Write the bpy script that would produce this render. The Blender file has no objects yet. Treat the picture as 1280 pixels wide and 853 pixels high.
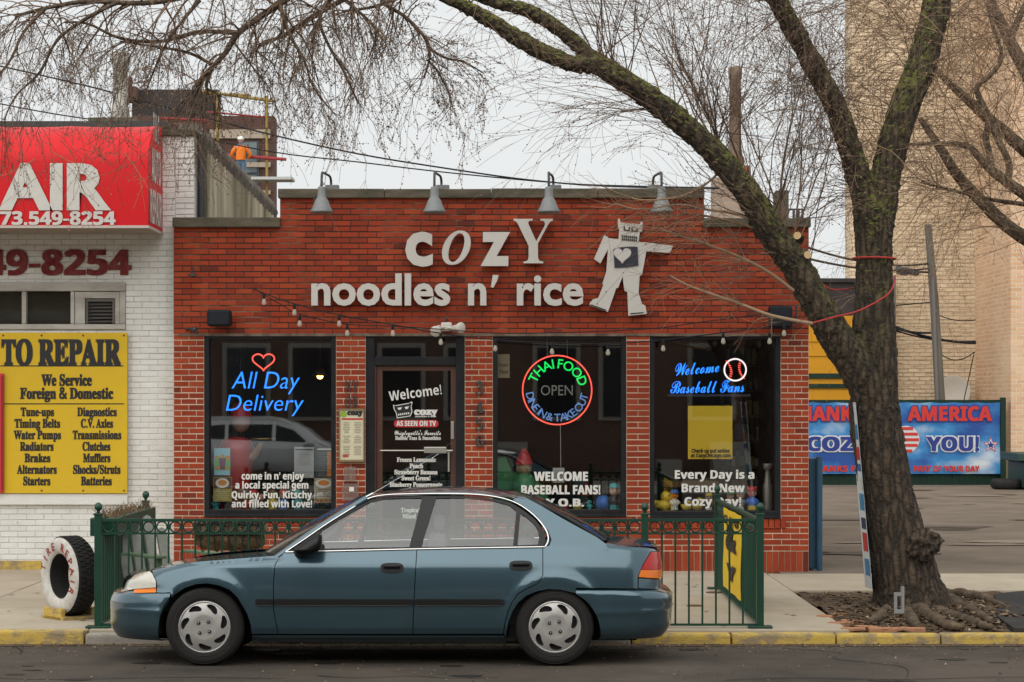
import bpy, bmesh, math, random
from mathutils import Vector, Matrix, noise as mnoise
from mathutils.geometry import delaunay_2d_cdt

SC = bpy.context.scene
COL = SC.collection
R = math.radians
random.seed(11)

# ------------------------------------------------------------------ camera
F, CX, HY, H = 2750.0, 640.0, 503.0, 1.974      # focal (px of the 1280 frame), vanishing point, eye height
cam_d = bpy.data.cameras.new('camera')
cam_d.sensor_width = 36.0
cam_d.lens = 36.0 * F / 1280.0
cam_d.shift_y = (HY - 426.5) / 1280.0
cam_d.clip_start, cam_d.clip_end = 0.1, 2000.0
cam = bpy.data.objects.new('camera', cam_d)
COL.objects.link(cam)
cam.location = (0, 0, H)
cam.rotation_euler = (R(90), 0, 0)
SC.camera = cam

# ------------------------------------------------------------------ world: overcast
SUN_EL, SUN_AZ = 42.0, 197.0
world = bpy.data.worlds.new('World')
SC.world = world
world.use_nodes = True
wn, wl = world.node_tree.nodes, world.node_tree.links
bg = wn['Background']
sky = wn.new('ShaderNodeTexSky')
sky.sky_type = 'NISHITA'
sky.sun_disc = False
sky.sun_elevation = R(SUN_EL)
sky.sun_rotation = R(SUN_AZ)
sky.air_density, sky.dust_density, sky.ozone_density = 1.0, 4.0, 1.0
hs = wn.new('ShaderNodeHueSaturation')
hs.inputs['Saturation'].default_value = 0.12
wl.new(sky.outputs[0], hs.inputs['Color'])
mx = wn.new('ShaderNodeMix'); mx.data_type = 'RGBA'
mx.inputs['Factor'].default_value = 0.90          # a closed cloud deck over the clear sky
wl.new(hs.outputs[0], mx.inputs[6])
mx.inputs[7].default_value = (4.85, 4.98, 4.98, 1)
wl.new(mx.outputs[2], bg.inputs['Color'])
bg.inputs['Strength'].default_value = 0.1
sun_d = bpy.data.lights.new('sun', 'SUN')
sun_d.energy = 1.5
sun_d.angle = R(110)            # a broad bright part of the cloud deck
sun_d.color = (1.0, 0.96, 0.9)
sun = bpy.data.objects.new('sun', sun_d)
COL.objects.link(sun)
# comes from behind the camera, high, a little from the left
_dir = Vector((0.30, 0.95, -math.tan(R(SUN_EL)))).normalized()
sun.rotation_euler = _dir.to_track_quat('-Z', 'Y').to_euler()
sun.location = (0, -10, 30)
SC.view_settings.view_transform = 'Standard'
SC.view_settings.look = 'None'
SC.view_settings.exposure = 0.80
SC.view_settings.gamma = 1.0
SC.view_settings.use_curve_mapping = False
SC.cycles.max_bounces = 8
SC.cycles.transparent_max_bounces = 24
SC.cycles.caustics_reflective = False
SC.cycles.caustics_refractive = False

# ------------------------------------------------------------------ coordinates
def P(px, py, Y):
    return Vector(((px - CX) * Y / F, Y, H - (py - HY) * Y / F))
def PX(px, Y): return (px - CX) * Y / F
def PZ(py, Y): return H - (py - HY) * Y / F

# ------------------------------------------------------------------ materials
MATS = {}
def mat(name, col, rough=0.6, metal=0.0, var=0.0, vscale=3.0, col2=None, bump=0.0, bscale=40.0,
        coat=0.0, island=None, emit=None, estr=0.0, spec=0.5, stretch=(1, 1, 1), rvar=0.0, vr=(0.38, 0.68), streak=None):
    """procedural principled material; var mixes col towards col2 by noise, island jitters per loose piece"""
    if name in MATS: return MATS[name]
    m = bpy.data.materials.new(name)
    m.use_nodes = True
    n, l = m.node_tree.nodes, m.node_tree.links
    b = n['Principled BSDF']
    b.inputs['Roughness'].default_value = rough
    b.inputs['Metallic'].default_value = metal
    b.inputs['Specular IOR Level'].default_value = min(spec, .22) if rough >= .55 and coat == 0 and metal == 0 else spec   # dusty rough surfaces barely gleam
    b.inputs['Coat Weight'].default_value = coat
    b.inputs['Coat Roughness'].default_value = 0.08
    c = (*col, 1)
    b.inputs['Base Color'].default_value = c
    tc = n.new('ShaderNodeTexCoord')
    mp = n.new('ShaderNodeMapping'); mp.inputs['Scale'].default_value = stretch
    l.new(tc.outputs['Object'], mp.inputs['Vector'])
    last = None
    if island:
        gi = n.new('ShaderNodeNewGeometry')
        cr = n.new('ShaderNodeValToRGB')
        el = cr.color_ramp.elements
        el[0].position, el[0].color = island[0][0], (*island[0][1], 1)
        el[1].position, el[1].color = island[-1][0], (*island[-1][1], 1)
        for p, cc in island[1:-1]:
            e = el.new(p); e.color = (*cc, 1)
        l.new(gi.outputs['Random Per Island'], cr.inputs['Fac'])
        last = cr.outputs['Color']
    if var > 0:
        nz = n.new('ShaderNodeTexNoise')
        nz.inputs['Scale'].default_value = vscale
        nz.inputs['Detail'].default_value = 7
        nz.inputs['Roughness'].default_value = 0.65
        l.new(mp.outputs[0], nz.inputs['Vector'])
        rp = n.new('ShaderNodeMapRange')
        rp.inputs['From Min'].default_value, rp.inputs['From Max'].default_value = vr
        rp.inputs['To Max'].default_value = var
        l.new(nz.outputs['Fac'], rp.inputs['Value'])
        x = n.new('ShaderNodeMix'); x.data_type = 'RGBA'
        l.new(rp.outputs[0], x.inputs['Factor'])
        if last: l.new(last, x.inputs[6])
        else: x.inputs[6].default_value = c
        x.inputs[7].default_value = (*(col2 or tuple(v * 0.5 for v in col)), 1)
        last = x.outputs[2]
        if rvar:
            rr = n.new('ShaderNodeMapRange')
            rr.inputs['To Min'].default_value, rr.inputs['To Max'].default_value = rough - rvar, rough + rvar
            l.new(nz.outputs['Fac'], rr.inputs['Value'])
            l.new(rr.outputs[0], b.inputs['Roughness'])
    if streak:      # long vertical weather stains: (amount, colour, (horizontal, vertical) frequency)
        m3 = n.new('ShaderNodeMapping'); m3.inputs['Scale'].default_value = (streak[2][0], streak[2][0], streak[2][1])
        n3_ = n.new('ShaderNodeTexNoise'); n3_.inputs['Scale'].default_value = 1; n3_.inputs['Detail'].default_value = 5
        r3 = n.new('ShaderNodeMapRange'); r3.inputs[1].default_value, r3.inputs[2].default_value, r3.inputs[4].default_value = .50, .72, streak[0]
        x3 = n.new('ShaderNodeMix'); x3.data_type = 'RGBA'; x3.inputs[7].default_value = (*streak[1], 1)
        l.new(tc.outputs['Object'], m3.inputs['Vector']); l.new(m3.outputs[0], n3_.inputs['Vector']); l.new(n3_.outputs['Fac'], r3.inputs[0]); l.new(r3.outputs[0], x3.inputs['Factor'])
        if last: l.new(last, x3.inputs[6])
        else: x3.inputs[6].default_value = c
        last = x3.outputs[2]
    if last: l.new(last, b.inputs['Base Color'])
    if bump > 0:
        nb = n.new('ShaderNodeTexNoise')
        nb.inputs['Scale'].default_value = bscale
        nb.inputs['Detail'].default_value = 6
        l.new(mp.outputs[0], nb.inputs['Vector'])
        bp = n.new('ShaderNodeBump')
        bp.inputs['Strength'].default_value = bump
        bp.inputs['Distance'].default_value = 0.02
        l.new(nb.outputs['Fac'], bp.inputs['Height'])
        l.new(bp.outputs[0], b.inputs['Normal'])
    if emit:
        b.inputs['Emission Color'].default_value = (*emit, 1)
        b.inputs['Emission Strength'].default_value = estr
    MATS[name] = m
    return m

def glass_mat(name, tint=(0.8, 0.85, 0.83), ior=1.5, dust=0.0, dustcol=(0.5, 0.52, 0.5), boost=0.0):
    if name in MATS: return MATS[name]
    m = bpy.data.materials.new(name); m.use_nodes = True
    n, l = m.node_tree.nodes, m.node_tree.links
    n.remove(n['Principled BSDF'])
    out = n['Material Output']
    tr = n.new('ShaderNodeBsdfTransparent'); tr.inputs[0].default_value = (*tint, 1)
    gl = n.new('ShaderNodeBsdfGlossy'); gl.inputs['Roughness'].default_value = 0.015
    fr = n.new('ShaderNodeLayerWeight'); fr.inputs['Blend'].default_value = 0.5     # same from both faces of the sheet
    pw = n.new('ShaderNodeMath'); pw.operation = 'POWER'; pw.inputs[1].default_value = 5.0
    l.new(fr.outputs['Facing'], pw.inputs[0])
    f0 = ((ior-1)/(ior+1))**2+boost
    ad = n.new('ShaderNodeMath'); ad.operation = 'MULTIPLY_ADD'; ad.inputs[1].default_value = 1-f0; ad.inputs[2].default_value = f0
    l.new(pw.outputs[0], ad.inputs[0])
    mixs = n.new('ShaderNodeMixShader')
    l.new(ad.outputs[0], mixs.inputs[0]); l.new(tr.outputs[0], mixs.inputs[1]); l.new(gl.outputs[0], mixs.inputs[2])
    last = mixs.outputs[0]
    if dust:
        df = n.new('ShaderNodeBsdfDiffuse'); df.inputs[0].default_value = (*dustcol, 1)
        m2 = n.new('ShaderNodeMixShader'); m2.inputs[0].default_value = dust
        l.new(last, m2.inputs[1]); l.new(df.outputs[0], m2.inputs[2]); last = m2.outputs[0]
    l.new(last, out.inputs['Surface'])
    MATS[name] = m
    return m

# ------------------------------------------------------------------ objects
ORI = {}
def tag(o, label=None, cat=None, group=None, kind=None):
    if label: o['label'] = label
    if cat: o['category'] = cat
    if group: o['group'] = group
    if kind: o['kind'] = kind
    return o
def thing(name, loc, label, cat, group=None):
    o = bpy.data.objects.new(name, None)
    o.empty_display_size = 0.2
    COL.objects.link(o)
    o.location = loc
    ORI[o.name] = Vector(loc)
    return tag(o, label, cat, group)
def copy_tree(o, delta, parent=None, label=None):
    c = o.copy(); COL.objects.link(c)
    if parent is None:
        c.location = Vector(o.location) + Vector(delta)
        ORI[c.name] = c.location.copy()
    else:
        c.parent = parent
    if label: c['label'] = label
    for ch in o.children:
        copy_tree(ch, delta, c)
    return c

class MB:
    def __init__(s): s.v = []; s.f = []; s.sm = []; s.nrm = {}
    def add(s, vs, fs, smooth=False):
        b = len(s.v)
        s.v += [Vector(v) for v in vs]
        s.f += [tuple(b + i for i in f) for f in fs]
        s.sm += [smooth] * len(fs)
        return s
    def box(s, x0, x1, y0, y1, z0, z1, bev=0.0):
        if x0 > x1: x0, x1 = x1, x0
        if y0 > y1: y0, y1 = y1, y0
        if z0 > z1: z0, z1 = z1, z0
        if bev <= 0:
            return s.add([(x0,y0,z0),(x1,y0,z0),(x1,y1,z0),(x0,y1,z0),(x0,y0,z1),(x1,y0,z1),(x1,y1,z1),(x0,y1,z1)],
                  [(0,3,2,1),(4,5,6,7),(0,1,5,4),(1,2,6,5),(2,3,7,6),(3,0,4,7)])
        bm = bmesh.new()
        bmesh.ops.create_cube(bm, size=1.0)
        for v in bm.verts:
            v.co = Vector(((x0+x1)/2 + v.co.x*(x1-x0), (y0+y1)/2 + v.co.y*(y1-y0), (z0+z1)/2 + v.co.z*(z1-z0)))
        b = min(bev, 0.45*min(x1-x0, y1-y0, z1-z0))
        bmesh.ops.bevel(bm, geom=bm.edges[:], offset=b, segments=2, affect='EDGES', profile=0.6)
        bm.verts.index_update()
        s.add([v.co.copy() for v in bm.verts], [[v.index for v in f.verts] for f in bm.faces])
        bm.free()
        return s
    def pbox(s, px0, px1, py0, py1, Y0, Y1, bev=0.0):
        """box whose front face (at Y0) fills a rectangle of the photo"""
        return s.box(PX(px0, Y0), PX(px1, Y0), Y0, Y1, PZ(py1, Y0), PZ(py0, Y0), bev)
    def tube(s, pts, r, n=6, cap=True, smooth=True, jit=0.0, closed=False):
        pts = [Vector(p) for p in pts]
        k = len(pts)
        rad = [r]*k if not hasattr(r, '__len__') else list(r)
        t0 = (pts[1]-pts[0]).normalized()
        up = Vector((0,0,1)) if abs(t0.z) < 0.9 else Vector((1,0,0))
        nrm = (up - t0*up.dot(t0)).normalized()
        vs, fs = [], []
        for i in range(k):
            if closed: t = (pts[(i+1)%k]-pts[i-1]).normalized()
            elif i == 0: t = (pts[1]-pts[0]).normalized()
            elif i == k-1: t = (pts[-1]-pts[-2]).normalized()
            else: t = (pts[i+1]-pts[i-1]).normalized()
            nrm = (nrm - t*nrm.dot(t))
            nrm = nrm.normalized() if nrm.length > 1e-6 else t.orthogonal().normalized()
            bn = t.cross(nrm)
            for j in range(n):
                a = 2*math.pi*j/n
                rr = rad[i]
                d = nrm*math.cos(a)+bn*math.sin(a)
                if jit:
                    q = pts[i]+d*rr
                    rr *= 1 + jit*(mnoise.noise(Vector((q.x*9, q.y*9, q.z*2.5)))+0.6*mnoise.noise(q*22))
                vs.append(pts[i]+d*rr)
        m = k if closed else k-1
        for i in range(m):
            i2 = (i+1) % k
            for j in range(n):
                fs.append((i*n+j, i*n+(j+1)%n, i2*n+(j+1)%n, i2*n+j))
        s.add(vs, fs, smooth)
        if cap and not closed:
            s.add(vs[:n], [tuple(reversed(range(n)))])
            s.add(vs[-n:], [tuple(range(n))])
        return s
    def lathe(s, prof, c=(0,0,0), n=24, axis='Z', smooth=True, cap=False):
        """prof: list of (radius, height) revolved about axis through c"""
        c = Vector(c)
        vs, fs = [], []
        for (r, h) in prof:
            for j in range(n):
                a = 2*math.pi*j/n
                u, w = r*math.cos(a), r*math.sin(a)
                vs.append(c + (Vector((u, w, h)) if axis == 'Z' else Vector((u, h, w)) if axis == 'Y' else Vector((h, u, w))))
        for i in range(len(prof)-1):
            for j in range(n):
                fs.append((i*n+j, i*n+(j+1)%n, (i+1)*n+(j+1)%n, (i+1)*n+j))
        s.add(vs, fs, smooth)
        if cap:
            s.add(vs[:n], [tuple(range(n))]); s.add(vs[-n:], [tuple(range(n))])
        return s
    def ball(s, c, r, n=12, m=8, sc=(1,1,1)):
        c = Vector(c)
        prof = [(r*math.sin(math.pi*i/m), -r*math.cos(math.pi*i/m)) for i in range(m+1)]
        b = len(s.v)
        s.lathe(prof, (0,0,0), n)
        for i in range(b, len(s.v)):
            v = s.v[i]; s.v[i] = c + Vector((v.x*sc[0], v.y*sc[1], v.z*sc[2]))
        return s
    def prism(s, outl, y0, y1):
        """outl: (x,z) polygon, extruded along Y"""
        o = list(outl)
        ar = sum(o[i-1][0]*o[i][1]-o[i][0]*o[i-1][1] for i in range(len(o)))
        if ar < 0: o.reverse()
        k = len(o)
        v2 = [Vector(p) for p in o]
        r = delaunay_2d_cdt(v2, [(i,(i+1)%k) for i in range(k)], [], 1, 1e-6)
        vs, ts = r[0], r[2]
        s.add([(v.x, y0, v.y) for v in vs], [tuple(t) for t in ts])
        s.add([(v.x, y1, v.y) for v in vs], [tuple(reversed(t)) for t in ts])
        for i in range(k):
            a, b = o[i], o[(i+1)%k]
            s.add([(a[0],y0,a[1]),(b[0],y0,b[1]),(b[0],y1,b[1]),(a[0],y1,a[1])], [(3,2,1,0)])
        return s
    def xform(s, M, start=0):
        for i in range(start, len(s.v)): s.v[i] = M @ s.v[i]
        return s
    def build(s, name, m, parent=None, origin=None, smooth=None):
        me = bpy.data.meshes.new(name)
        if parent is not None: o0 = ORI[parent.name]
        elif origin is not None: o0 = Vector(origin)
        else:
            xs = [v.x for v in s.v]; ys = [v.y for v in s.v]; zs = [v.z for v in s.v]
            o0 = Vector(((min(xs)+max(xs))/2, (min(ys)+max(ys))/2, min(zs)))
        me.from_pydata([v - o0 for v in s.v], [], s.f)
        if smooth is None: me.polygons.foreach_set('use_smooth', s.sm)
        else: me.polygons.foreach_set('use_smooth', [smooth]*len(s.f))
        me.validate(); me.update()
        if s.nrm:
            nn = [v.normal.copy() for v in me.vertices]
            for i, q in s.nrm.items(): nn[i] = q
            me.normals_split_custom_set_from_vertices(nn)
        if isinstance(m, (list, tuple)):
            for mm in m: me.materials.append(mm)
        else: me.materials.append(m)
        o = bpy.data.objects.new(name, me)
        COL.objects.link(o)
        if parent is not None:
            o.parent = parent
            ORI[o.name] = o0.copy()
        else:
            o.location = o0; ORI[o.name] = o0.copy()
        return o

def smooth_path(pts, sub=6, rad=None):
    """Catmull-Rom through pts (and radii)"""
    pts = [Vector(p) for p in pts]
    out, ro = [], []
    k = len(pts)
    for i in range(k-1):
        p0, p1, p2, p3 = pts[max(i-1,0)], pts[i], pts[i+1], pts[min(i+2,k-1)]
        for j in range(sub):
            t = j/sub
            out.append(0.5*((2*p1)+(-p0+p2)*t+(2*p0-5*p1+4*p2-p3)*t*t+(-p0+3*p1-3*p2+p3)*t**3))
            if rad: ro.append(rad[i]*(1-t)+rad[i+1]*t)
    out.append(pts[-1])
    if rad:
        ro.append(rad[-1]); return out, ro
    return out

# ------------------------------------------------------------------ lettering
_fd = bpy.utils.system_resource('DATAFILES', path='fonts')
def _font(fn):
    try: return bpy.data.fonts.load(_fd + '/' + fn)
    except Exception: return None
F_MATH, F_INTER = _font('NotoSansMath-Regular.woff2'), _font('Inter.woff2')
STY = {'mathit': (0x1D434, 0x1D44E, 0), 'serif': (0x1D400, 0x1D41A, 0x1D7CE), 'sans': (0x1D5D4, 0x1D5EE, 0x1D7EC), 'script': (0x1D4D0, 0x1D4EA, 0),
       'serifit': (0x1D468, 0x1D482, 0x1D7CE), 'sansit': (0x1D63C, 0x1D656, 0x1D7EC)}
def _glyphs(t, style):
    if style not in STY or F_MATH is None: return t
    u, l, d = STY[style]; o = ''
    for c in t:
        if 'A' <= c <= 'Z': o += chr(u+ord(c)-65)
        elif 'a' <= c <= 'z': o += chr(l+ord(c)-97)
        elif '0' <= c <= '9' and d: o += chr(d+ord(c)-48)
        else: o += c
    return o
_tc = {}
def raw_text(t, style='sans', off=0.0, ext=0.0, res=3):
    """flat lettering in its own units -> (verts, faces, xmin, xmax, cap height)"""
    key = (t, style, off, ext, res)
    if key in _tc: return _tc[key]
    lay0 = 1 if style in STY and F_MATH else 0
    def one(body):
        c = bpy.data.curves.new('lettering', 'FONT')
        c.body = _glyphs(body, style)
        if style in STY and F_MATH: c.font = F_MATH
        elif style == 'inter' and F_INTER: c.font = F_INTER
        c.offset = off if lay0 == 0 else 0; c.extrude = ext; c.resolution_u = res
        o = bpy.data.objects.new('lettering', c)
        COL.objects.link(o)
        dg = bpy.context.evaluated_depsgraph_get()
        me = bpy.data.meshes.new_from_object(o.evaluated_get(dg))
        vs = [v.co.copy() for v in me.vertices]; fs = [tuple(p.vertices) for p in me.polygons]
        bpy.data.objects.remove(o); bpy.data.curves.remove(c); bpy.data.meshes.remove(me)
        return vs, fs
    lay = off if style in STY and F_MATH else 0
    if lay: off = 0
    vs, fs = one(t)
    if lay > 0:
        v0, f0 = vs, fs; vs, fs = [], []
        for i, (dx, dy) in enumerate(((0, 0), (lay, lay*.6), (-lay, lay*.6), (lay, -lay*.6), (-lay, -lay*.6))):
            k0 = len(vs); dz = i*(.02 if ext else .0004)
            vs += [Vector((v.x+dx, v.y+dy, v.z+dz)) for v in v0]; fs += [tuple(k0+q for q in f) for f in f0]
    hk = ('cap', style, off)
    if hk not in _tc:
        hv, _ = one('H'); _tc[hk] = max(v.y for v in hv)
    r = (vs, fs, min(v.x for v in vs), max(v.x for v in vs), _tc[hk])
    _tc[key] = r
    return r
def letter(mb, t, px0, px1, base, cap, Y, style='sans', off=0.0, depth=0.0, shear=0.0, rot=0.0):
    """write t with its ink between photo columns px0..px1, baseline at row base, cap height cap px, on the plane Y"""
    vs, fs, a, b, h = raw_text(t, style, off, 0.5 if depth else 0.0)
    k = Y/F
    sx = (px1-px0)/(b-a); sy = cap/h
    ca, sa = math.cos(rot), math.sin(rot)
    out = []
    for v in vs:
        x = (v.x-a)*sx; y = v.y*sy; x += shear*y
        x, y = x*ca-y*sa, x*sa+y*ca
        out.append(Vector(((px0+x-CX)*k, Y - v.z*depth*2 if depth else Y - v.z, H-(base-y-HY)*k)))
    mb.add(out, fs)
    return mb
# ================================================================== SETTING: ground, road, kerb, pavement, lot
YF = 24.8            # shop front
YK = 18.24           # kerb face
SWZ = 0.07           # pavement level
M_ASPH = mat('asphalt', (0.100, 0.082, 0.066), 0.85, var=0.9, vscale=0.7, col2=(0.036, 0.031, 0.026), bump=0.7, bscale=120)
M_LOT = mat('old_asphalt', (0.20, 0.162, 0.125), 0.9, var=0.7, vscale=.8, col2=(0.12, 0.098, 0.076), bump=0.6, bscale=60, vr=(.40, .62))
M_CONC = mat('concrete', (0.42, 0.39, 0.35), 0.88, var=0.6, vscale=1.6, col2=(0.30, 0.25, 0.185), bump=0.25, bscale=90,
             island=[(0, (0.40, 0.345, 0.265)), (1, (0.49, 0.43, 0.335))])
M_DIRT = mat('soil', (0.13, 0.088, 0.055), 0.95, var=0.9, vscale=5, col2=(0.05, 0.036, 0.024), bump=1.0, bscale=35)
M_PATCH = mat('asphalt_patch', (0.035, 0.034, 0.034), 0.9, var=0.7, vscale=3, col2=(0.06, 0.055, 0.05), bump=0.8, bscale=90)
M_YELK = mat('yellow_kerb_paint', (0.54, 0.375, 0.085), 0.7, var=0.9, vscale=7, col2=(0.27, 0.215, 0.14), bump=0.4, bscale=50, vr=(.46, .60), streak=(.5, (.2, .16, .10), (6, 30)))
M_KERB = mat('kerb_concrete', (0.33, 0.30, 0.26), 0.9, var=0.7, vscale=5, col2=(0.17, 0.15, 0.13), bump=0.4, bscale=50)

g = MB().box(-400, 400, -60, 700, -0.6, -0.3)
tag(g.build('ground', M_LOT), kind='structure')

# road: cambered sheet
def road_z(Y):
    return -0.035 + 0.0195*(YK-Y) if Y > 11 else -0.035 + 0.0195*(Y-3.76)
mb = MB()
xs = [-60, -20, -8, -4, 0, 4, 8, 20, 60]
ys = [3.7 + (YK+0.02-3.7)*i/40 for i in range(41)]
vs = [(x, y, road_z(y)) for y in ys for x in xs]
n = len(xs)
mb.add(vs, [(j*n+i, j*n+i+1, (j+1)*n+i+1, (j+1)*n+i) for j in range(40) for i in range(n-1)], True)
tag(mb.build('road', M_ASPH), kind='structure')
# damp grit along the gutter
mb = MB()
for k in range(90):
    x = -9 + k*0.2
    a, b = 0.20+0.12*mnoise.noise(Vector((x*0.7, 3, 0))), 0.2
    x1 = x+0.2; a1 = 0.20+0.12*mnoise.noise(Vector((x1*0.7, 3, 0)))
    mb.add([(x, YK-0.004-a, road_z(YK-a)+0.004), (x1, YK-0.004-a1, road_z(YK-a1)+0.004), (x1, YK-0.004, road_z(YK)+0.005), (x, YK-0.004, road_z(YK)+0.005)], [(0,1,2,3)])
tag(mb.build('gutter_grit', M_DIRT), kind='structure')
# pavement on the camera's side
mb = MB().box(-60, 60, -6, 3.7, -0.3, 0.06)
tag(mb.build('far_pavement', M_KERB), kind='structure')

# kerb: painted and bare lengths
def kx(px): return PX(px, YK)
def kerb(name, px0, px1, m, zt=0.052):
    b = MB()
    x0, x1 = kx(px0), kx(px1)
    L = max(1, round((x1-x0)/0.9))
    for i in range(L):
        a, c = x0+(x1-x0)*i/L, x0+(x1-x0)*(i+1)/L
        b.box(a+0.004, c-0.004, YK, YK+0.16, -0.2, zt+random.uniform(-.003,.003), 0.022)
    tag(b.build(name, m), kind='structure')
kerb('yellow_kerb', -320, 105, M_YELK, 0.075)
kerb('kerb', 105.5, 789, M_KERB)
kerb('yellow_kerb', 789.5, 914, M_YELK)
kerb('yellow_kerb', 914.5, 1700, M_YELK)

# pavement slabs
mb = MB()
xcut = [-13.0, -11.4, -9.8, -8.2, -6.6, -5.0, -3.55, -2.0, -0.5, 1.0, 2.83, 4.4, 6.0, 7.6, 9.2]
ycut = [YK+0.168, 20.3, 22.3, YF+0.25]
for i in range(len(xcut)-1):
    for j in range(3):
        if xcut[i] >= 2.8 and j < 2: continue
        y1 = ycut[j+1]
        if xcut[i] >= 2.8: y1 = YF-0.35
        mb.box(xcut[i]+.006, xcut[i+1]-.006, ycut[j]+.006, y1-.006, -0.2, SWZ+random.uniform(-.002,.003), 0.01)
tag(mb.build('pavement', M_CONC), kind='structure')
mb = MB().box(-13, 9.3, YK+0.165, YF+0.2, -0.25, 0.045)
tag(mb.build('pavement_bed', M_DIRT), kind='structure')
# car park beside the shop
mb = MB()
nx, ny = 12, 24
vs = [(3.0+i*2.6, YF-0.36+j*(62-YF)/ny, 0.066-0.05*min(1, j/6)) for j in range(ny+1) for i in range(nx+1)]
mb.add(vs, [(j*(nx+1)+i, j*(nx+1)+i+1, (j+1)*(nx+1)+i+1, (j+1)*(nx+1)+i) for j in range(ny) for i in range(nx)], True)
tag(mb.build('car_park', M_LOT), kind='structure')

mb = MB()
rl_ = random.Random(31)
for k in range(34):
    x, y, r_ = rl_.uniform(3.6, 13), rl_.uniform(25.5, 50), rl_.uniform(.04, .35)
    zz0 = 0.066-0.05*min(1, (y-YF+.36)/((62-YF)/24)/6)
    mb.add([(x+2.2*r_*math.cos(i*.25)*(1+.6*mnoise.noise(Vector((k, i*.4, 0)))), y+r_*math.sin(i*.25)*(1+.6*mnoise.noise(Vector((k, i*.4, 3)))), zz0+.012) for i in range(25)], [tuple(range(25))])
tag(mb.build('car_park_stains', mat('worn_tarmac_stain', (.10, .083, .066), .9, island=[(0, (.095, .077, .06)), (.6, (.125, .10, .078)), (.61, (.21, .172, .134)), (1, (.25, .205, .16))])), kind='structure')
# tree pit: lumpy soil
mb = MB()
nx, ny = 44, 44
x0, x1, y0, y1 = 2.84, 5.2, YK+0.17, 22.28
vs = []
for j in range(ny+1):
    for i in range(nx+1):
        x, y = x0+(x1-x0)*i/nx, y0+(y1-y0)*j/ny
        d = math.hypot(x-3.66, y-20.2)
        z = 0.045+0.075*math.exp(-(d/0.9)**2)+0.03*mnoise.noise(Vector((x*3, y*3, 0)))+0.022*mnoise.noise(Vector((x*9, y*9, 4)))
        vs.append((x, y, z))
mb.add(vs, [(j*(nx+1)+i, j*(nx+1)+i+1, (j+1)*(nx+1)+i+1, (j+1)*(nx+1)+i) for j in range(ny) for i in range(nx)], False)
tag(mb.build('tree_pit_soil', M_DIRT), kind='structure')
# newer asphalt patch right of the pit
mb = MB()
pl = [(4.2, YK+.17), (9.3, YK+.17), (9.3, 22.29), (5.4, 22.29), (4.75, 21.7), (4.55, 20.6), (4.3, 19.6)]
mb.add([(x, y, 0.086) for x, y in pl], [tuple(range(len(pl)))])
mb.add([(x, y, 0.086) for x, y in pl]+[(x, y, 0.0) for x, y in pl], [(i, i+len(pl), (i+1)%len(pl)+len(pl), (i+1)%len(pl)) for i in range(len(pl))])
tag(mb.build('asphalt_patch', M_PATCH), kind='structure')
# leaf litter, bark chips and pebbles over the pit
mb = MB()
rnd = random.Random(5)
for k in range(1700):
    x, y = rnd.uniform(2.86, 4.7), rnd.uniform(YK+.2, 22.2)
    if rnd.random() < 0.35: x, y = rnd.gauss(3.7, .5), rnd.gauss(19.3, .5)
    if not (2.86 < x < 4.8 and YK+.2 < y < 22.2): continue
    d = math.hypot(x-3.66, y-20.2)
    z = 0.05+0.075*math.exp(-(d/0.9)**2)+0.03*mnoise.noise(Vector((x*3, y*3, 0)))+0.012
    s = rnd.uniform(.004, .016); a = rnd.uniform(0, 6.3); l = s*rnd.uniform(1, 4)
    ux, uy = math.cos(a), math.sin(a)
    h = rnd.uniform(.002, .02)
    mb.add([(x-ux*l-uy*s, y-uy*l+ux*s, z), (x-ux*l+uy*s, y-uy*l-ux*s, z+h), (x+ux*l+uy*s, y+uy*l-ux*s, z), (x+ux*l-uy*s, y+uy*l+ux*s, z+h*.6)], [(0,1,2,3)])
M_LITTER = mat('litter', (0.2, 0.15, 0.1), 0.95, island=[(0, (0.04, 0.03, 0.02)), (0.6, (0.13, 0.088, 0.056)), (0.93, (0.22, 0.155, 0.10)), (1, (0.42, 0.36, 0.28))])
tag(mb.build('leaf_litter', M_LITTER), kind='stuff')
# grit and cigarette-end sized bits along the road
mb = MB()
for k in range(1500):
    x = rnd.uniform(-4.8, 5.5); y = YK-abs(rnd.gauss(0, .35))-.01
    if rnd.random() < .3: y = rnd.uniform(14.6, 18.2)
    s = rnd.uniform(.004, .013); z = road_z(y)+.006
    mb.add([(x-s, y, z), (x, y-s*1.3, z+s*.3), (x+s, y, z), (x, y+s, z+s)], [(0,1,2), (0,2,3), (0,1,3), (1,2,3)])
tag(mb.build('road_grit', M_LITTER), kind='stuff')
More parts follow.
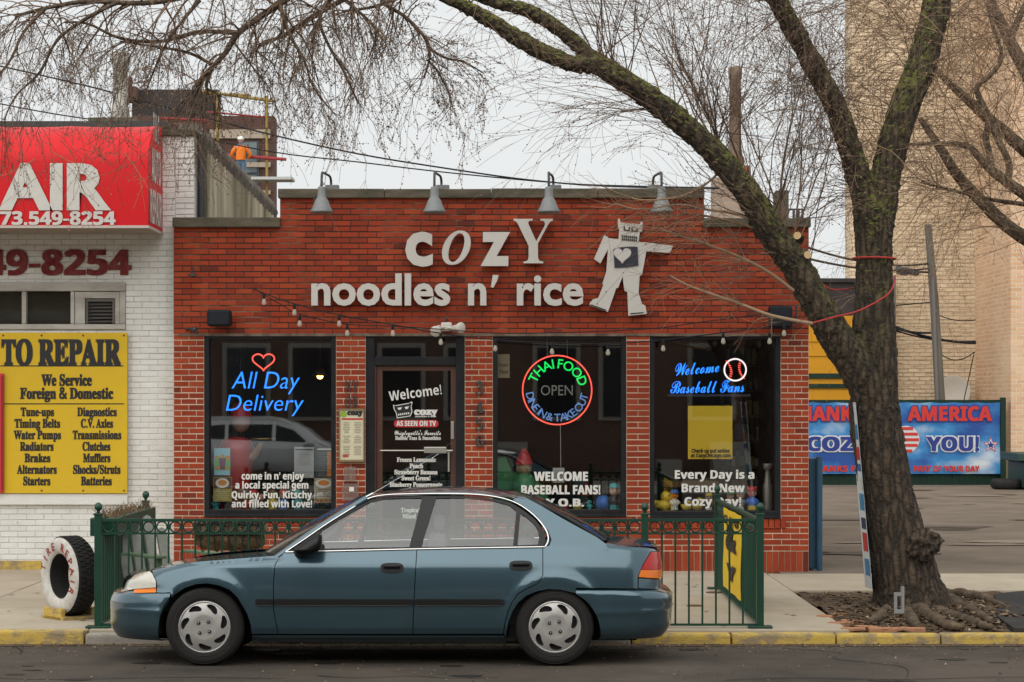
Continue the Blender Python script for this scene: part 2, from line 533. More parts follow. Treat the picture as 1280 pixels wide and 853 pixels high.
# tar-filled cracks in the road and gum spots on the pavement
M_TAR = mat('tar_crack', (0.018, 0.017, 0.016), 0.7)
mb = MB()
for pts in ([(-1.4, 15.75), (-1.1, 15.6), (-.7, 15.72), (-.45, 15.58), (-.1, 15.62)], [(-5, 15.5), (-4, 15.62), (-3.2, 15.5), (-2.4, 15.64), (-1.6, 15.55)], [(1.5, 15.45), (2.0, 15.6), (2.7, 15.5), (3.6, 15.66), (4.6, 15.55)], [(2.2, 17.9), (2.6, 17.5), (2.5, 17.0), (2.9, 16.4), (2.8, 15.6)], [(-4.1, 18.1), (-3.9, 17.4), (-4.2, 16.6), (-4.0, 15.5)]):
    a = smooth_path([(x, y, 0) for x, y in pts], 8)
    for i in range(len(a)-1):
        w0 = .008+.006*abs(mnoise.noise(a[i]*5)); w1 = .008+.006*abs(mnoise.noise(a[i+1]*5)); j0 = .02*mnoise.noise(a[i]*9); j1 = .02*mnoise.noise(a[i+1]*9)
        z0, z1 = road_z(a[i].y)+.005, road_z(a[i+1].y)+.005
        mb.add([(a[i].x-w0*.4, a[i].y-w0+j0, z0), (a[i+1].x-w1*.4, a[i+1].y-w1+j1, z1), (a[i+1].x+w1*.4, a[i+1].y+w1+j1, z1), (a[i].x+w0*.4, a[i].y+w0+j0, z0)], [(0,1,2,3)])
tag(mb.build('road_cracks', M_TAR), kind='structure')
mb = MB()
ro = random.Random(14)
for k in range(26):
    x, y, r_ = ro.uniform(-4.6, 4.9), ro.choice([ro.uniform(15, 16.2), ro.uniform(16.3, 18)]), ro.uniform(.02, .13)
    pts = [(x+1.5*r_*math.cos(i*.35)*(1+.5*mnoise.noise(Vector((k, i*.5, 0)))), y+r_*math.sin(i*.35)*(1+.5*mnoise.noise(Vector((k, i*.5, 3))))) for i in range(18)]
    pts = [p for p in pts if p[1] < YK-.05]
    if len(pts) > 5: mb.add([(a, c, road_z(c)+.0035) for a, c in pts], [tuple(range(len(pts)))])
tag(mb.build('oil_stains', mat('oil_stain', (.026, .023, .02), .6)), kind='structure')
mb = MB()
rg_ = random.Random(9)
for k in range(90):
    x, y, r_ = rg_.uniform(-5, 2.7), rg_.uniform(18.6, 24.6), rg_.uniform(.008, .03)
    mb.add([(x+r_*math.cos(i*.9)*rg_.uniform(.8, 1.2), y+r_*math.sin(i*.9)*rg_.uniform(.8, 1.2), SWZ+.005) for i in range(7)], [tuple(range(7))])
tag(mb.build('gum_spots', mat('trodden_gum', (.12, .105, .085), .9)), kind='stuff')
# red brick edging of the pit, loose pavers: each one a thing
M_PAVER = mat('red_paver', (0.42, 0.20, 0.105), 0.85, var=0.7, vscale=12, col2=(0.2, 0.13, 0.09), bump=.3, bscale=60)
pv = [(1036,771,-.5),(1052,768,-.5),(1050,779,-.4),(1066,777,-.3),(1068,787,-.1),(1086,784,.1),(1105,789,0),(1125,790,.05),(1148,790,-.04)]
for k, (px, py, a) in enumerate(pv):
    Y = F*(H-0.07)/(py-HY); x = PX(px, Y)
    b = MB().box(-.1, .1, -.05, .05, 0, .05, .006)
    b.xform(Matrix.Translation((x, max(Y, YK+.25), .030)) @ Matrix.Rotation(a, 4, 'Z') @ Matrix.Rotation(random.uniform(-.06,.06), 4, 'Y'))
    tag(b.build('paver_brick', M_PAVER), 'loose red paver brick sunk along the edge of the tree pit', 'brick', 'red paver bricks edging the tree pit')
# ================================================================== RESTAURANT
rb = random.Random(21)
def brick_wall(mb, mo, x0, x1, z0, z1, Y, holes, course=0.0655, L=0.2, joint=0.0125, proud=0.005, soldier=None, mside=None):
    """running-bond bricks (each its own loose piece) over a mortar backing with openings"""
    xs = sorted({x0, x1, *[h[0] for h in holes], *[h[1] for h in holes]}); zs = sorted({z0, z1, *[h[2] for h in holes], *[h[3] for h in holes]})
    xs = [x for x in xs if x0 <= x <= x1]; zs = [z for z in zs if z0 <= z <= z1]
    for i in range(len(xs)-1):
        for j in range(len(zs)-1):
            cx, cz = (xs[i]+xs[i+1])/2, (zs[j]+zs[j+1])/2
            if any(h[0] < cx < h[1] and h[2] < cz < h[3] for h in holes): continue
            mo.box(xs[i], xs[i+1], Y+proud, Y+0.28, zs[j], zs[j+1])
    nr = int(round((z1-z0)/course)); course = (z1-z0)/nr
    for r in range(nr):
        za, zb = z0+r*course+joint/2, z0+(r+1)*course-joint/2
        zc = (za+zb)/2
        segs = [(x0, x1)]
        for h in holes:
            if h[2] < zc < h[3]:
                ns = []
                for a, b in segs:
                    if h[1] <= a or h[0] >= b: ns.append((a, b)); continue
                    if h[0] > a: ns.append((a, h[0]))
                    if h[1] < b: ns.append((h[1], b))
                segs = ns
        for a, b in segs:
            if b-a < .02: continue
            k = max(1, round((b-a)/L)); w = (b-a)/k
            cuts = [a+w*i for i in range(k+1)] if r % 2 == 0 else [a]+[a+w*(i+.5) for i in range(k)]+[b]
            for i in range(len(cuts)-1):
                p, q = cuts[i]+joint*.32, cuts[i+1]-joint*.32
                if q-p < .01: continue
                y = Y+rb.uniform(-.0025, .0025)
                t = [rb.uniform(-.0014, .0014) for _ in range(4)]
                e = .003
                mb.add([(p+e,y+t[0],za+e),(q-e,y+t[1],za+e),(q-e,y+t[2],zb-e),(p+e,y+t[3],zb-e),
                        (p,y+e,za),(q,y+e,za),(q,y+e,zb),(p,y+e,zb),
                        (p,Y+proud+.002,za),(q,Y+proud+.002,za),(q,Y+proud+.002,zb),(p,Y+proud+.002,zb)],
                       [(0,1,2,3),(4,5,1,0),(5,6,2,1),(6,7,3,2),(7,4,0,3),(8,9,5,4),(9,10,6,5),(10,11,7,6),(11,8,4,7)])

M_BRICK = mat('red_brick', (0.3, 0.08, 0.035), 0.9, spec=.25, var=0.5, vscale=5, col2=(0.19, 0.042, 0.022), bump=.35, bscale=110,
    island=[(0, (0.10, 0.026, 0.018)), (0.03, (0.17, 0.030, 0.018)), (0.07, (0.26, 0.039, 0.018)), (0.6, (0.335, 0.048, 0.020)), (1, (0.395, 0.068, 0.025))], streak=(.6, (.16, .038, .022), (1.3, .35)))
M_MORTD = mat('dark_mortar', (0.045, 0.033, 0.026), 0.95, var=0.9, vscale=1.6, col2=(0.26, 0.19, 0.13), vr=(.50, .68))
M_MORTL = mat('pale_mortar', (0.60, 0.47, 0.35), 0.95, var=0.8, vscale=3, col2=(0.34, 0.25, 0.18))
M_CAP = mat('weathered_stone', (0.13, 0.11, 0.08), 0.9, var=0.95, vscale=2.5, col2=(0.05, 0.05, 0.035), bump=.5, bscale=30, stretch=(1, 1, 3))
M_BLACK = mat('black_frame_paint', (0.009, 0.009, 0.012), 0.55, spec=.22, var=.5, vscale=4, col2=(0.03, 0.03, 0.035))
M_BROWN = mat('brown_door_paint', (0.085, 0.032, 0.020), 0.5, var=.5, vscale=5, col2=(.045, .02, .014))
M_PANE = glass_mat('shop_glass', (0.95, 0.96, 0.955), 1.52, boost=0.075)
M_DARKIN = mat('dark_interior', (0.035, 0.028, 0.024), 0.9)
M_ROOF = mat('tar_roof', (0.06, 0.06, 0.06), 0.95)
M_WHITE = mat('white_vinyl', (0.68, 0.68, 0.65), 0.6)

sx0, sx1 = PX(217, YF), PX(1011, YF)
def zf(py): return PZ(py, YF)
def xf(px): return PX(px, YF)
zb_ = SWZ-0.02
z_main, z_step = zf(247), zf(283)
shop = thing('restaurant', ((sx0+sx1)/2, YF, SWZ), 'single storey red brick restaurant with stepped parapet and three dark shop windows', 'restaurant')
W1 = (xf(255), xf(420), zf(646), zf(418)); DR = (xf(457), xf(581), zb_, zf(418))
W2 = (xf(616), xf(783), zf(646), zf(418)); W3 = (xf(812), xf(976), zf(648), zf(418))
bk, mo_lo, mo_hi = MB(), MB(), MB()
z_sol = zf(689)
brick_wall(bk, mo_lo, sx0, sx1, z_sol, zf(418), YF, [W1, DR, W2, W3])
brick_wall(bk, mo_hi, sx0, sx1, zf(418), z_step, YF, [])
brick_wall(bk, mo_hi, xf(350), xf(880), z_step, z_main, YF, [])
# soldier course at the foot and rowlock sills
mo_lo.box(sx0, DR[0], YF+.004, YF+.28, zb_-.1, z_sol); mo_lo.box(DR[1], sx1, YF+.004, YF+.28, zb_-.1, z_sol)
def soldiers(x0, x1, z0, z1, y):
    k = round((x1-x0)/.068); w = (x1-x0)/k
    for i in range(k):
        yy = y+rb.uniform(-.003, .003)
        bk.box(x0+w*i+.005, x0+w*(i+1)-.005, yy, y+.03, z0+.005, z1-.005)
soldiers(sx0, DR[0], zb_, z_sol, YF-.006); soldiers(DR[1], sx1, zb_, z_sol, YF-.006)
for w in (W1, W2, W3): soldiers(w[0]-.06, w[1]+.06, w[2]-.115, w[2]-.005, YF-.016)
wall = bk.build('wall', M_BRICK, shop)
mo_lo.build('lower_mortar', M_MORTL, wall); mo_hi.build('upper_mortar', M_MORTD, wall)
# side and rear walls, roof deck
b = MB()
b.box(sx0, sx0+.25, YF+.28, 38, -.2, z_step-.05); b.box(sx1-.25, sx1, YF+.28, 38, -.2, z_step-.05); b.box(sx0+.25, sx1-.25, 37.7, 38, -.2, z_step-.05)
b.build('rear_wall', mat('common_brick', (0.3, 0.12, 0.07), .9, var=.7, vscale=3, col2=(.2, .1, .07), bump=.5, bscale=15), shop)
MB().box(sx0+.251, sx1-.251, YF+.281, 37.69, z_step-.35, z_step-.25).build('roof', M_ROOF, shop)
# parapet coping stones
def coping(px0, px1, py0, py1, dy=.06):
    c = MB(); x0, x1 = PX(px0, YF-dy), PX(px1, YF-dy)
    k = max(1, round((x1-x0)/1.1))
    for i in range(k):
        c.box(x0+(x1-x0)*i/k+.002, x0+(x1-x0)*(i+1)/k-.002, YF-dy, YF+.33, PZ(py1, YF-dy), PZ(py0, YF-dy)+rb.uniform(-.006, .006), .012)
    c.build('coping', M_CAP, shop)
coping(347, 881, 236, 247.5); coping(215, 350, 272, 284); coping(879, 1014, 272, 284)
# steel lintel line and pier caps
b = MB().box(sx0+.05, sx1-.25, YF-.012, YF-.002, zf(420.5), zf(417))
b.build('lintel', mat('rusty_lintel', (0.09, 0.06, 0.045), .8, var=.8, vscale=6, col2=(.25, .2, .15)), shop)

YG = YF+0.10        # glass plane
def window(wd, name='window'):
    x0, x1, z0, z1 = wd
    f = MB(); t = .055
    f.box(x0, x0+t, YF+.012, YF+.18, z0, z1, .006); f.box(x1-t, x1, YF+.012, YF+.18, z0, z1, .006)
    f.box(x0+t, x1-t, YF+.014, YF+.178, z1-t, z1, .006); f.box(x0+t, x1-t, YF+.014, YF+.178, z0, z0+t*1.4, .006)
    f.box(x0+.01, x1-.01, YF-.03, YF+.012, z0-.005, z0+.03, .006)
    fr = f.build(name, M_BLACK, shop)
    MB().box(x0+t, x1-t, YG, YG+.008, z0+t*1.4, z1-t).build('pane', M_PANE, fr)
    return fr
wf1, wf2, wf3 = window(W1), window(W2), window(W3)
# door bay: black surround, transom, brown door set back a little
x0, x1, z0, z1 = DR
f = MB()
f.box(x0, x0+.10, YF+.012, YF+.2, z0, z1, .006); f.box(x1-.10, x1, YF+.012, YF+.2, z0, z1, .006)
f.box(x0+.1, x1-.1, YF+.014, YF+.2, z1-.05, z1, .006); f.box(x0+.1, x1-.1, YF+.014, YF+.2, zf(457), zf(446), .006)
f.box(x0+.1, x1-.1, YF+.02, YF+.2, z0, z0+.1)
dfm = f.build('door_surround', M_BLACK, shop)
MB().box(x0+.1, x1-.1, YG, YG+.008, zf(446), z1-.05).build('transom_pane', M_PANE, dfm)
dx0, dx1, dz1 = xf(470), xf(571), zf(457)
d = MB(); tt = .07
d.box(dx0, dx0+tt, YF+.06, YF+.11, z0+.1, dz1, .005); d.box(dx1-tt, dx1, YF+.06, YF+.11, z0+.1, dz1, .005)
d.box(dx0+tt, dx1-tt, YF+.061, YF+.109, dz1-.06, dz1, .005); d.box(dx0+tt, dx1-tt, YF+.061, YF+.109, z0+.1, z0+.36, .005)
d.box(dx0-.03, dx0, YF+.03, YF+.15, z0+.1, dz1, .004); d.box(dx1, dx1+.05, YF+.03, YF+.15, z0+.1, dz1, .004)
door = d.build('door', M_BROWN, shop)
MB().box(dx0+tt, dx1-tt, YF+.08, YF+.088, z0+.36, dz1-.06).build('door_pane', M_PANE, door)
M_STEEL = mat('brushed_steel', (0.55, 0.53, 0.48), 0.35, 1.0)
p = MB(); p.tube([P(475, 563.5, YF+.03), P(566, 563.5, YF+.03)], .008, 8)
p.pbox(530, 558, 559, 566.5, YF+.015, YF+.045, .006)
p.build('push_bar', M_STEEL, door)
p = MB(); p.tube([P(561, 566, YF+.02), P(561, 590, YF+.02)], .012, 8); p.pbox(563.5, 567.5, 527, 549, YF+.045, YF+.06, .003)
p.build('handle', M_STEEL, door)

# inside: room shell, floor, back counter, window shelf
ri = MB()
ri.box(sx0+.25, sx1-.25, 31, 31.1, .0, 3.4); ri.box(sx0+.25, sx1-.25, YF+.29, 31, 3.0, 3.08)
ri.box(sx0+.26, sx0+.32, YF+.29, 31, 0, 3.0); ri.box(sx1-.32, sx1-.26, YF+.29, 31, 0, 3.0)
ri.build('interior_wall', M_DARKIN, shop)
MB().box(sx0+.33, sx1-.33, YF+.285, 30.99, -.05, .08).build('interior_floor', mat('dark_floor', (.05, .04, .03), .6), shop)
sh = MB()
for w in (W1, W2, W3): sh.box(w[0]+.02, w[1]-.02, YF+.181, YF+.62, w[2]-.05, w[2]+.06)
sh.build('window_shelf', mat('shelf_board', (.08, .05, .035), .6), shop)
# lettering on the glass (thin vinyl, part of the panes)
YV = YG-.004
def decal(frame, rows, m=M_WHITE, name='window_lettering', Y=YV):
    for r in rows:
        t, a, c, base, cap = r[:5]
        letter(MB(), t, a, c, base, cap, Y, *(r[5:] if len(r) > 5 else ('sans', .014))).build(name, m, frame)
decal(wf1, [("come in n' enjoy", 302, 380, 599.5, 8.6), ('a local special gem', 294, 385.5, 610.8, 8.6),
            ('Quirky, Fun, Kitschy', 289.5, 390, 623, 8.6), ('and filled with Love!', 289.5, 390, 634.3, 8.6)])
decal(wf2, [('WELCOME', 667.5, 735, 601, 10.8, 'sans', .022), ('BASEBALL FANS!', 651.5, 750.5, 617.8, 10.8, 'sans', .022), ('B.Y.O.B.', 668, 730, 633, 9.2, 'sans', .022)])
decal(wf3, [('Every Day is a', 843.5, 943, 598.5, 10.3), ('Brand New', 852, 931, 615.3, 10.3), ('Cozy Day!', 855.5, 926.5, 632.2, 10.3)])
# door lettering
YD = YF+.074
def dl_(*a, **k): letter(MB(), *a, **k).build('door_lettering', M_WHITE, door)
dl_('Welcome!', 487, 553, 501.5, 12, YD, 'sans', .0, rot=.13)
dl_('cozy', 517.5, 547, 518.5, 8.5, YD, 'serif', .03)
dl_('Bubble Teas & Smoothies', 494, 551, 550, 4.6, YD, 'serif', .015)
dl_("Wrigleyville's Favorite", 493, 551, 544, 5.5, YD, 'script', .012)
dl_('noodles & rice', 519, 545, 521.7, 2.2, YD, 'sans', .01)
for t, a, c, yb in (('Frozen Lemonade', 496, 545, 577.5), ('Peach', 512, 529, 585.3), ('Strawberry Banana', 493, 547, 593), ('Sweet Green!', 502, 538, 600.6), ('Blueberry Pomegranate', 487, 553, 608.6), ('Tropical', 501, 525, 640.5), ('Mixed', 503, 520, 648)):
    dl_(t, a, c, yb, 5.4, YD, 'serif', .02)
M_REDV = mat('red_vinyl', (0.5, 0.02, 0.025), .5)
b = MB()
k = [(PX(493.5+3*math.cos(a)*1.0 if abs(a) > 1.57 else 545+3*math.cos(a), YD), PZ(529.8+4.1*math.sin(a), YD)) for a in [math.pi*(1-i/8)+math.pi/2*0 for i in range(0)]]
pill = []
for i in range(9): a = math.pi/2+math.pi*i/8; pill.append((PX(496.5+4.2*math.cos(a), YD), PZ(529.8-4.4*math.sin(a), YD)))
for i in range(9): a = -math.pi/2+math.pi*i/8; pill.append((PX(544+4.2*math.cos(a), YD), PZ(529.8-4.4*math.sin(a), YD)))
b.prism(pill, YD, YD+.002)
b.build('red_sticker', M_REDV, door)
letter(MB(), 'AS SEEN ON TV', 495.5, 545, 532.6, 6.2, YD-.003, 'sans', .02).build('door_lettering', M_WHITE, door)
# little mask-like robot head emblem on the door
M_INK = mat('black_ink', (0.01, 0.01, 0.012), .5)
def poly_px(pts, Y): return [(PX(a, Y), PZ(c, Y)) for a, c in pts]
def zz(pts): return [(480+a/5.69, 470+c/5.69) for a, c in pts]
hd = [(64,205),(80,210),(180,192),(190,184),(203,186),(196,215),(202,258),(188,288),(92,303),(84,262),(70,240)]
MB().prism(poly_px(zz(hd), YD), YD, YD+.002).build('robot_emblem', M_WHITE, door)
cx_, cy_ = 135, 243
hd2 = [((a-cx_)*.9+cx_, (c-cy_)*.88+cy_) for a, c in hd]
e = MB().prism(poly_px(zz(hd2), YD-.002), YD-.002, YD-.0005)
eb = e.build('robot_emblem', M_INK, door)
e = MB()
for ex in (112, 162):
    e.prism(poly_px(zz([(ex-16, 228-(ex-112)*.12), (ex+16, 222-(ex-112)*.12), (ex+8, 240-(ex-112)*.12), (ex-8, 243-(ex-112)*.12)]), YD-.004), YD-.004, YD-.0025)
for i in range(6):
    q = 100+14*i
    e.prism(poly_px(zz([(q, 270-i*2), (q+9, 268.6-i*2), (q+9, 282-i*2), (q, 283.4-i*2)]), YD-.004), YD-.004, YD-.0025)
e.build('robot_emblem', M_WHITE, door)

# ------------------------------------------------------------------ wall letters of the shop sign
M_LET = mat('sign_letter_face', (0.54, 0.52, 0.485), 0.55, var=.3, vscale=6, col2=(.5, .47, .43))
sign = thing('shop_sign', P(560, 382, YF-.03), 'large raised pale grey letters on the brick reading cozy noodles n\' rice', 'shop sign')
def sign_letters(text, px0, px1, base, cap, style, off=0.0):
    """split into single raised letters, one part each"""
    vs, fs, a, bb, h = raw_text(text, style, off, 0.5)
    par = list(range(len(vs)))
    def fd(i):
        while par[i] != i: par[i] = par[par[i]]; i = par[i]
        return i
    key = {}
    for i, v in enumerate(vs):
        kk = (round(v.x, 4), round(v.y, 4), round(v.z, 3))
        if kk in key: par[fd(i)] = fd(key[kk])
        else: key[kk] = i
    for f_ in fs:
        for i in f_[1:]: par[fd(i)] = fd(f_[0])
    isl = {}
    for f_ in fs: isl.setdefault(fd(f_[0]), []).append(f_)
    grp = sorted(isl.values(), key=lambda g: min(vs[i].x for q in g for i in q))
    merged = []
    for g_ in grp:
        lo = min(vs[i].x for q in g_ for i in q); hi = max(vs[i].x for q in g_ for i in q)
        if merged and lo < merged[-1][1]-.01 and hi < merged[-1][1]+.03: merged[-1][0].extend(g_)
        else: merged.append([list(g_), hi])
    Y = YF-.075; k = Y/F; sxx = (px1-px0)/(bb-a); sy = cap/h
    for g_, _ in merged:
        ids = sorted({i for q in g_ for i in q}); mpp = {i: j for j, i in enumerate(ids)}
        b = MB()
        b.add([((px0+(vs[i].x-a)*sxx-CX)*k, Y-vs[i].z*.07, H-(base-vs[i].y*sy-HY)*k) for i in ids], [tuple(mpp[i] for i in q) for q in g_])
        b.build('letter', M_LET, sign)
sign_letters('c', 506.7, 541, 330.3, 58.5, 'bfont', .034)
sign_letters('o', 552.6, 588.5, 330, 60, 'mathit', .006)
sign_letters('z', 600.8, 637.5, 330, 58.5, 'bfont', .036)
sign_letters('Y', 641.9, 691, 329.5, 55.5, 'serif', -.012)
sign_letters('noodles', 389.4, 563, 380.7, 38.5, 'bfont', .028)
sign_letters('n', 585, 608, 380.7, 38.5, 'bfont', .028)
sign_letters('rice', 646, 729.4, 380.7, 38.5, 'bfont', .028)
ap = [(616, 344), (623.5, 344), (621, 352), (616.5, 360), (613.5, 359)]
MB().prism(poly_px(ap, YF-.1), YF-.11, YF-.04).build('letter', M_LET, sign)
# cut-out robot figure
def q4(pts): return [(720+a/4, 260+c/4) for a, c in pts]
rob = thing('robot_sign', P(785, 394, YF-.03), 'pale grey cut-out robot figure with a dark apron and a heart, fixed to the brick', 'sign')
YR = YF-.1
out = [(210,55),(220,55),(222,73),(321,82),(323,70),(334,72),(331,118),(319,121),(313,171),(345,172),(485,190),(470,225),(352,217),(330,335),(318,340),(313,425),(330,480),(347,490),(354,530),(262,540),(257,420),(243,415),(233,343),(210,402),(202,400),(160,520),(68,488),(70,475),(85,457),(112,450),(137,385),(132,380),(152,318),(160,207),(122,278),(90,255),(142,135),(166,152),(213,158),(217,106),(211,102)]
MB().prism(poly_px(q4(out), YR), YR, YR+.06).build('robot_body', M_LET, rob)
M_NAVY = mat('dark_navy_panel', (0.02, 0.022, 0.04), .5)
MB().prism(poly_px(q4([(187,207),(215,198),(275,193),(308,195),(312,288),(255,297),(193,300)]), YR-.012), YR-.012, YR-.002).build('apron', M_NAVY, rob)
ht = []
for i in range(40):
    t = 2*math.pi*i/40
    ht.append((232+2.75*16*math.sin(t)**3, 235-2.75*(13*math.cos(t)-5*math.cos(2*t)-2*math.cos(3*t)-math.cos(4*t))))
MB().prism(poly_px(q4(ht), YR-.022), YR-.022, YR-.013).build('heart', M_LET, rob)
fb = MB()
for a, c in (((238, 92), (270, 116)), ((277, 98), (309, 121))):
    fb.prism(poly_px(q4([a, (a[0]+6, a[1]), (a[0]+8, c[1]-8), (c[0]-8, c[1]-6), (c[0]-6, a[1]+3), (c[0], a[1]+4), (c[0]-1, c[1]), (a[0], c[1]-3)]), YR-.006), YR-.006, YR-.001)
for r_ in range(2):
    for i in range(8):
        x = 228+i*10; y = 136+r_*15+i*1.0
        fb.prism(poly_px(q4([(x, y), (x+7.5, y+.7), (x+7.5, y+11.7), (x, y+11)]), YR-.006), YR-.006, YR-.001)
fb.prism(poly_px(q4([(70,487),(74,482),(152,510),(150,516)]), YR-.006), YR-.006, YR-.001)
fb.prism(poly_px(q4([(272,527),(338,521),(338,526),(272,532)]), YR-.006), YR-.006, YR-.001)
fb.build('face_and_shoe_lines', M_INK, rob)

# ------------------------------------------------------------------ gooseneck lamps over the parapet
M_ZINC = mat('galvanised_steel', (0.22, 0.23, 0.23), 0.6, 0.3, var=.6, vscale=8, col2=(.12, .125, .125))
M_DKMET = mat('dark_conduit', (0.045, 0.045, 0.05), 0.5, 0.3)
def gooseneck(px, side, lab):
    YL = YF-.42
    x = PX(px, YL)
    zt = PZ(266, YL)
    root = thing('gooseneck_lamp', (x, YF+.1, zf(236)), lab, 'wall lamp', 'gooseneck lamps along the parapet')
    zc = PZ(214, YL)
    xb = x+side*.06
    pts = [(xb, YF+.12, zf(236)), (xb, YF+.12, zc-.06), (xb-side*.01, YF+.06, zc-.01), (x+side*.02, YF-.1, zc), (x, YL+.12, zc-.005), (x, YL+.03, zc-.04), (x, YL, zc-.12), (x, YL, zt+.27)]
    MB().tube(smooth_path(pts, 5), .014, 8).build('arm', M_DKMET, root)
    MB().box(xb-.06, xb+.09, YF+.06, YF+.2, zf(236)-.004, zf(236)+.05, .008).build('mount', M_ZINC, root)
    sh = MB().lathe([(.02, .29), (.038, .285), (.045, .26), (.047, .17), (.06, .155), (.075, .13), (.10, .06), (.125, .02), (.128, 0), (.122, 0), (.095, .06), (.055, .14), (.03, .15)], (x, YL, zt), 28)
    s_ = sh.build('lamp_shade', M_ZINC, root)
    MB().ball((x, YL, zt+.05), .035).build('bulb', mat('frosted_bulb', (.75, .73, .68), .4), s_)
    return root
for px, sd, lab in ((402, 1, 'leftmost gooseneck lamp over the parapet, left of the word cozy'), (543, 1, 'gooseneck lamp hanging over the letter o of cozy'), (686, 1, 'gooseneck lamp hanging over the letter Y of cozy'), (827, -1, 'gooseneck lamp hanging over the robot figure, among twigs')):
    gooseneck(px, sd, lab)

# ------------------------------------------------------------------ loudspeakers, floodlight, small fittings
M_SPK = mat('black_plastic', (0.011, 0.012, 0.016), 0.55, spec=.3)
def speaker(px0, px1, py0, py1, lab, br):
    Y = YF-.26
    root = thing('loudspeaker', P((px0+px1)/2, py1, YF-.05), lab, 'loudspeaker')
    MB().pbox(px0, px1, py0, py1, Y, Y+.18, .035).build('cabinet', M_SPK, root)
    MB().pbox(px0+2.5, px1-2.5, py0+2.5, py1-2.5, Y-.006, Y+.002, .02).build('grille', mat('speaker_mesh', (.02, .023, .03), .8, bump=.6, bscale=300), root)
    g_ = MB().box(PX((px0+px1)/2, YF)-.03, PX((px0+px1)/2, YF)+.03, YF-.08, YF-.001, PZ((py0+py1)/2, YF)-.05, PZ((py0+py1)/2, YF)+.05)
    if br: g_.tube([P(px1+1, py0-1, Y+.1), P(px1+5, py0+1, Y+.1), P(px1+5, py1-3, Y+.1), P(px1-2, py1+2, Y+.1)], .012, 6); g_.tube([P(px1+4, (py0+py1)/2, Y+.1), P(px1+5, (py0+py1)/2, YF)], .014, 6)
    g_.build('bracket', M_DKMET, root)
speaker(258, 288, 387, 408, 'black loudspeaker on the brick above the left shop window', False)
speaker(962, 991, 382, 410, 'black loudspeaker on the brick above the right shop window, beside the leaning tree limb', True)
fl = thing('floodlight', P(558, 418, YF-.02), 'white twin-headed security floodlight above the door', 'floodlight')
M_OFFW = mat('offwhite_plastic', (0.55, 0.52, 0.46), .5)
MB().pbox(551, 565, 403, 414, YF-.12, YF-.001, .02).build('junction_box', M_OFFW, fl)
MB().tube([P(558, 404, YF-.07), P(558, 398, YF-.07)], .018, 8).build('sensor', M_DKMET, fl)
for px, py, dx, dz in ((544.5, 414.5, -.3, -.35), (576, 410, .9, .05)):
    c = P(px, py, YF-.28)
    d = Vector((dx, -1, dz)).normalized()
    st = MB().tube([P(558, 409, YF-.1), c-d*.14], .012, 8)
    h0 = len(st.v)
    q = d.to_track_quat('Z', 'Y').to_matrix().to_4x4()
    st.lathe([(.015, -.15), (.035, -.13), (.04, -.06), (.06, -.01), (.062, .01), (.05, .018), (.0, .022)], (0, 0, 0), 18)
    st.xform(Matrix.Translation(c) @ q, h0)
    st.build('lamp_head', M_OFFW, fl)
# rusty little hooks and lamp holders left of the speaker
hk = MB(); hk.tube([P(240, 335, YF), P(240, 341, YF-.12), P(241, 346, YF-.14)], .014, 6); hk.lathe([(.01, .02), (.05, 0), (.055, -.01)], P(240.5, 344, YF-.13), 14)
tag(hk.build('wall_bracket', M_DKMET), 'small dark lamp bracket on the upper left of the brick front', 'bracket')
hk = MB(); hk.tube([P(233, 412, YF), P(241, 411, YF-.1), P(247, 416, YF-.16)], .016, 6); hk.ball(P(243, 412, YF-.13), .035)
tag(hk.build('wall_light', M_DKMET), 'small dark wall light at the top left corner of the left shop window', 'wall light')

# ------------------------------------------------------------------ house number and letters on the piers
M_IRON = mat('blackened_metal', (0.06, 0.055, 0.05), .5, .4)
hn = thing('house_number', P(599, 560, YF), 'vertical row of dark metal house number digits on the pier right of the door', 'house number')
for ch, py in (('3', 493.5), ('4', 516.5), ('5', 538), ('6', 559)):
    letter(MB(), ch, 594, 604.5, py, 16 if ch == '3' else 14, YF-.018, 'serif', 0, .008).build('digit', M_IRON, hn)
pl_ = thing('pier_letters', P(441, 510, YF), 'four small dark metal ornament letters above the menu on the pier left of the door', 'ornament')
for ch, px, py in (('N', 435, 491), ('Y', 444, 491), ('O', 435, 510), ('R', 444, 510)):
    letter(MB(), ch, px-3.6, px+3.6, py, 15, YF-.018, 'serif', 0, .006).build('letter', M_IRON, pl_)

# ------------------------------------------------------------------ framed menu on the pier
M_PAPER = mat('cream_paper', (0.62, 0.58, 0.42), .8)
mn = thing('menu_board', P(439.5, 577, YF), 'framed cream menu board hung on the pier left of the door', 'menu board')
Ym = YF-.05
fm_ = MB(); fm_.pbox(423.5, 455.5, 511, 513, Ym, YF-.012); fm_.pbox(423.5, 455.5, 575, 577.5, Ym, YF-.012); fm_.pbox(423.5, 425, 513, 575, Ym+.001, YF-.012); fm_.pbox(454, 455.5, 513, 575, Ym+.001, YF-.012)
fm_.build('frame', mat('old_brass', (.25, .2, .11), .5, .5), mn)
MB().pbox(425, 454, 513, 575, Ym+.012, YF-.014).build('sheet', M_PAPER, mn)
letter(MB(), 'cozy', 434, 453.5, 518.8, 6.4, Ym+.008, 'serif', .04).build('menu_lettering', M_INK, mn)
MB().pbox(427, 453.5, 523, 525, Ym+.009, Ym+.011).build('red_band', M_REDV, mn); b = MB(); letter(b, 'FOOD', 428.5, 436, 572.2, 3.4, Ym+.008, 'sans', .03, rot=.12)
b.build('red_print', M_REDV, mn)
b = MB(); b.lathe([(0, 0), (.036, 0)], (PX(429.5, Ym), Ym+.009, PZ(518, Ym)), 12, 'Y'); b.build('green_badge', mat('leaf_green_ink', (.25, .4, .04), .6), mn)
b = MB()
rl = random.Random(3)
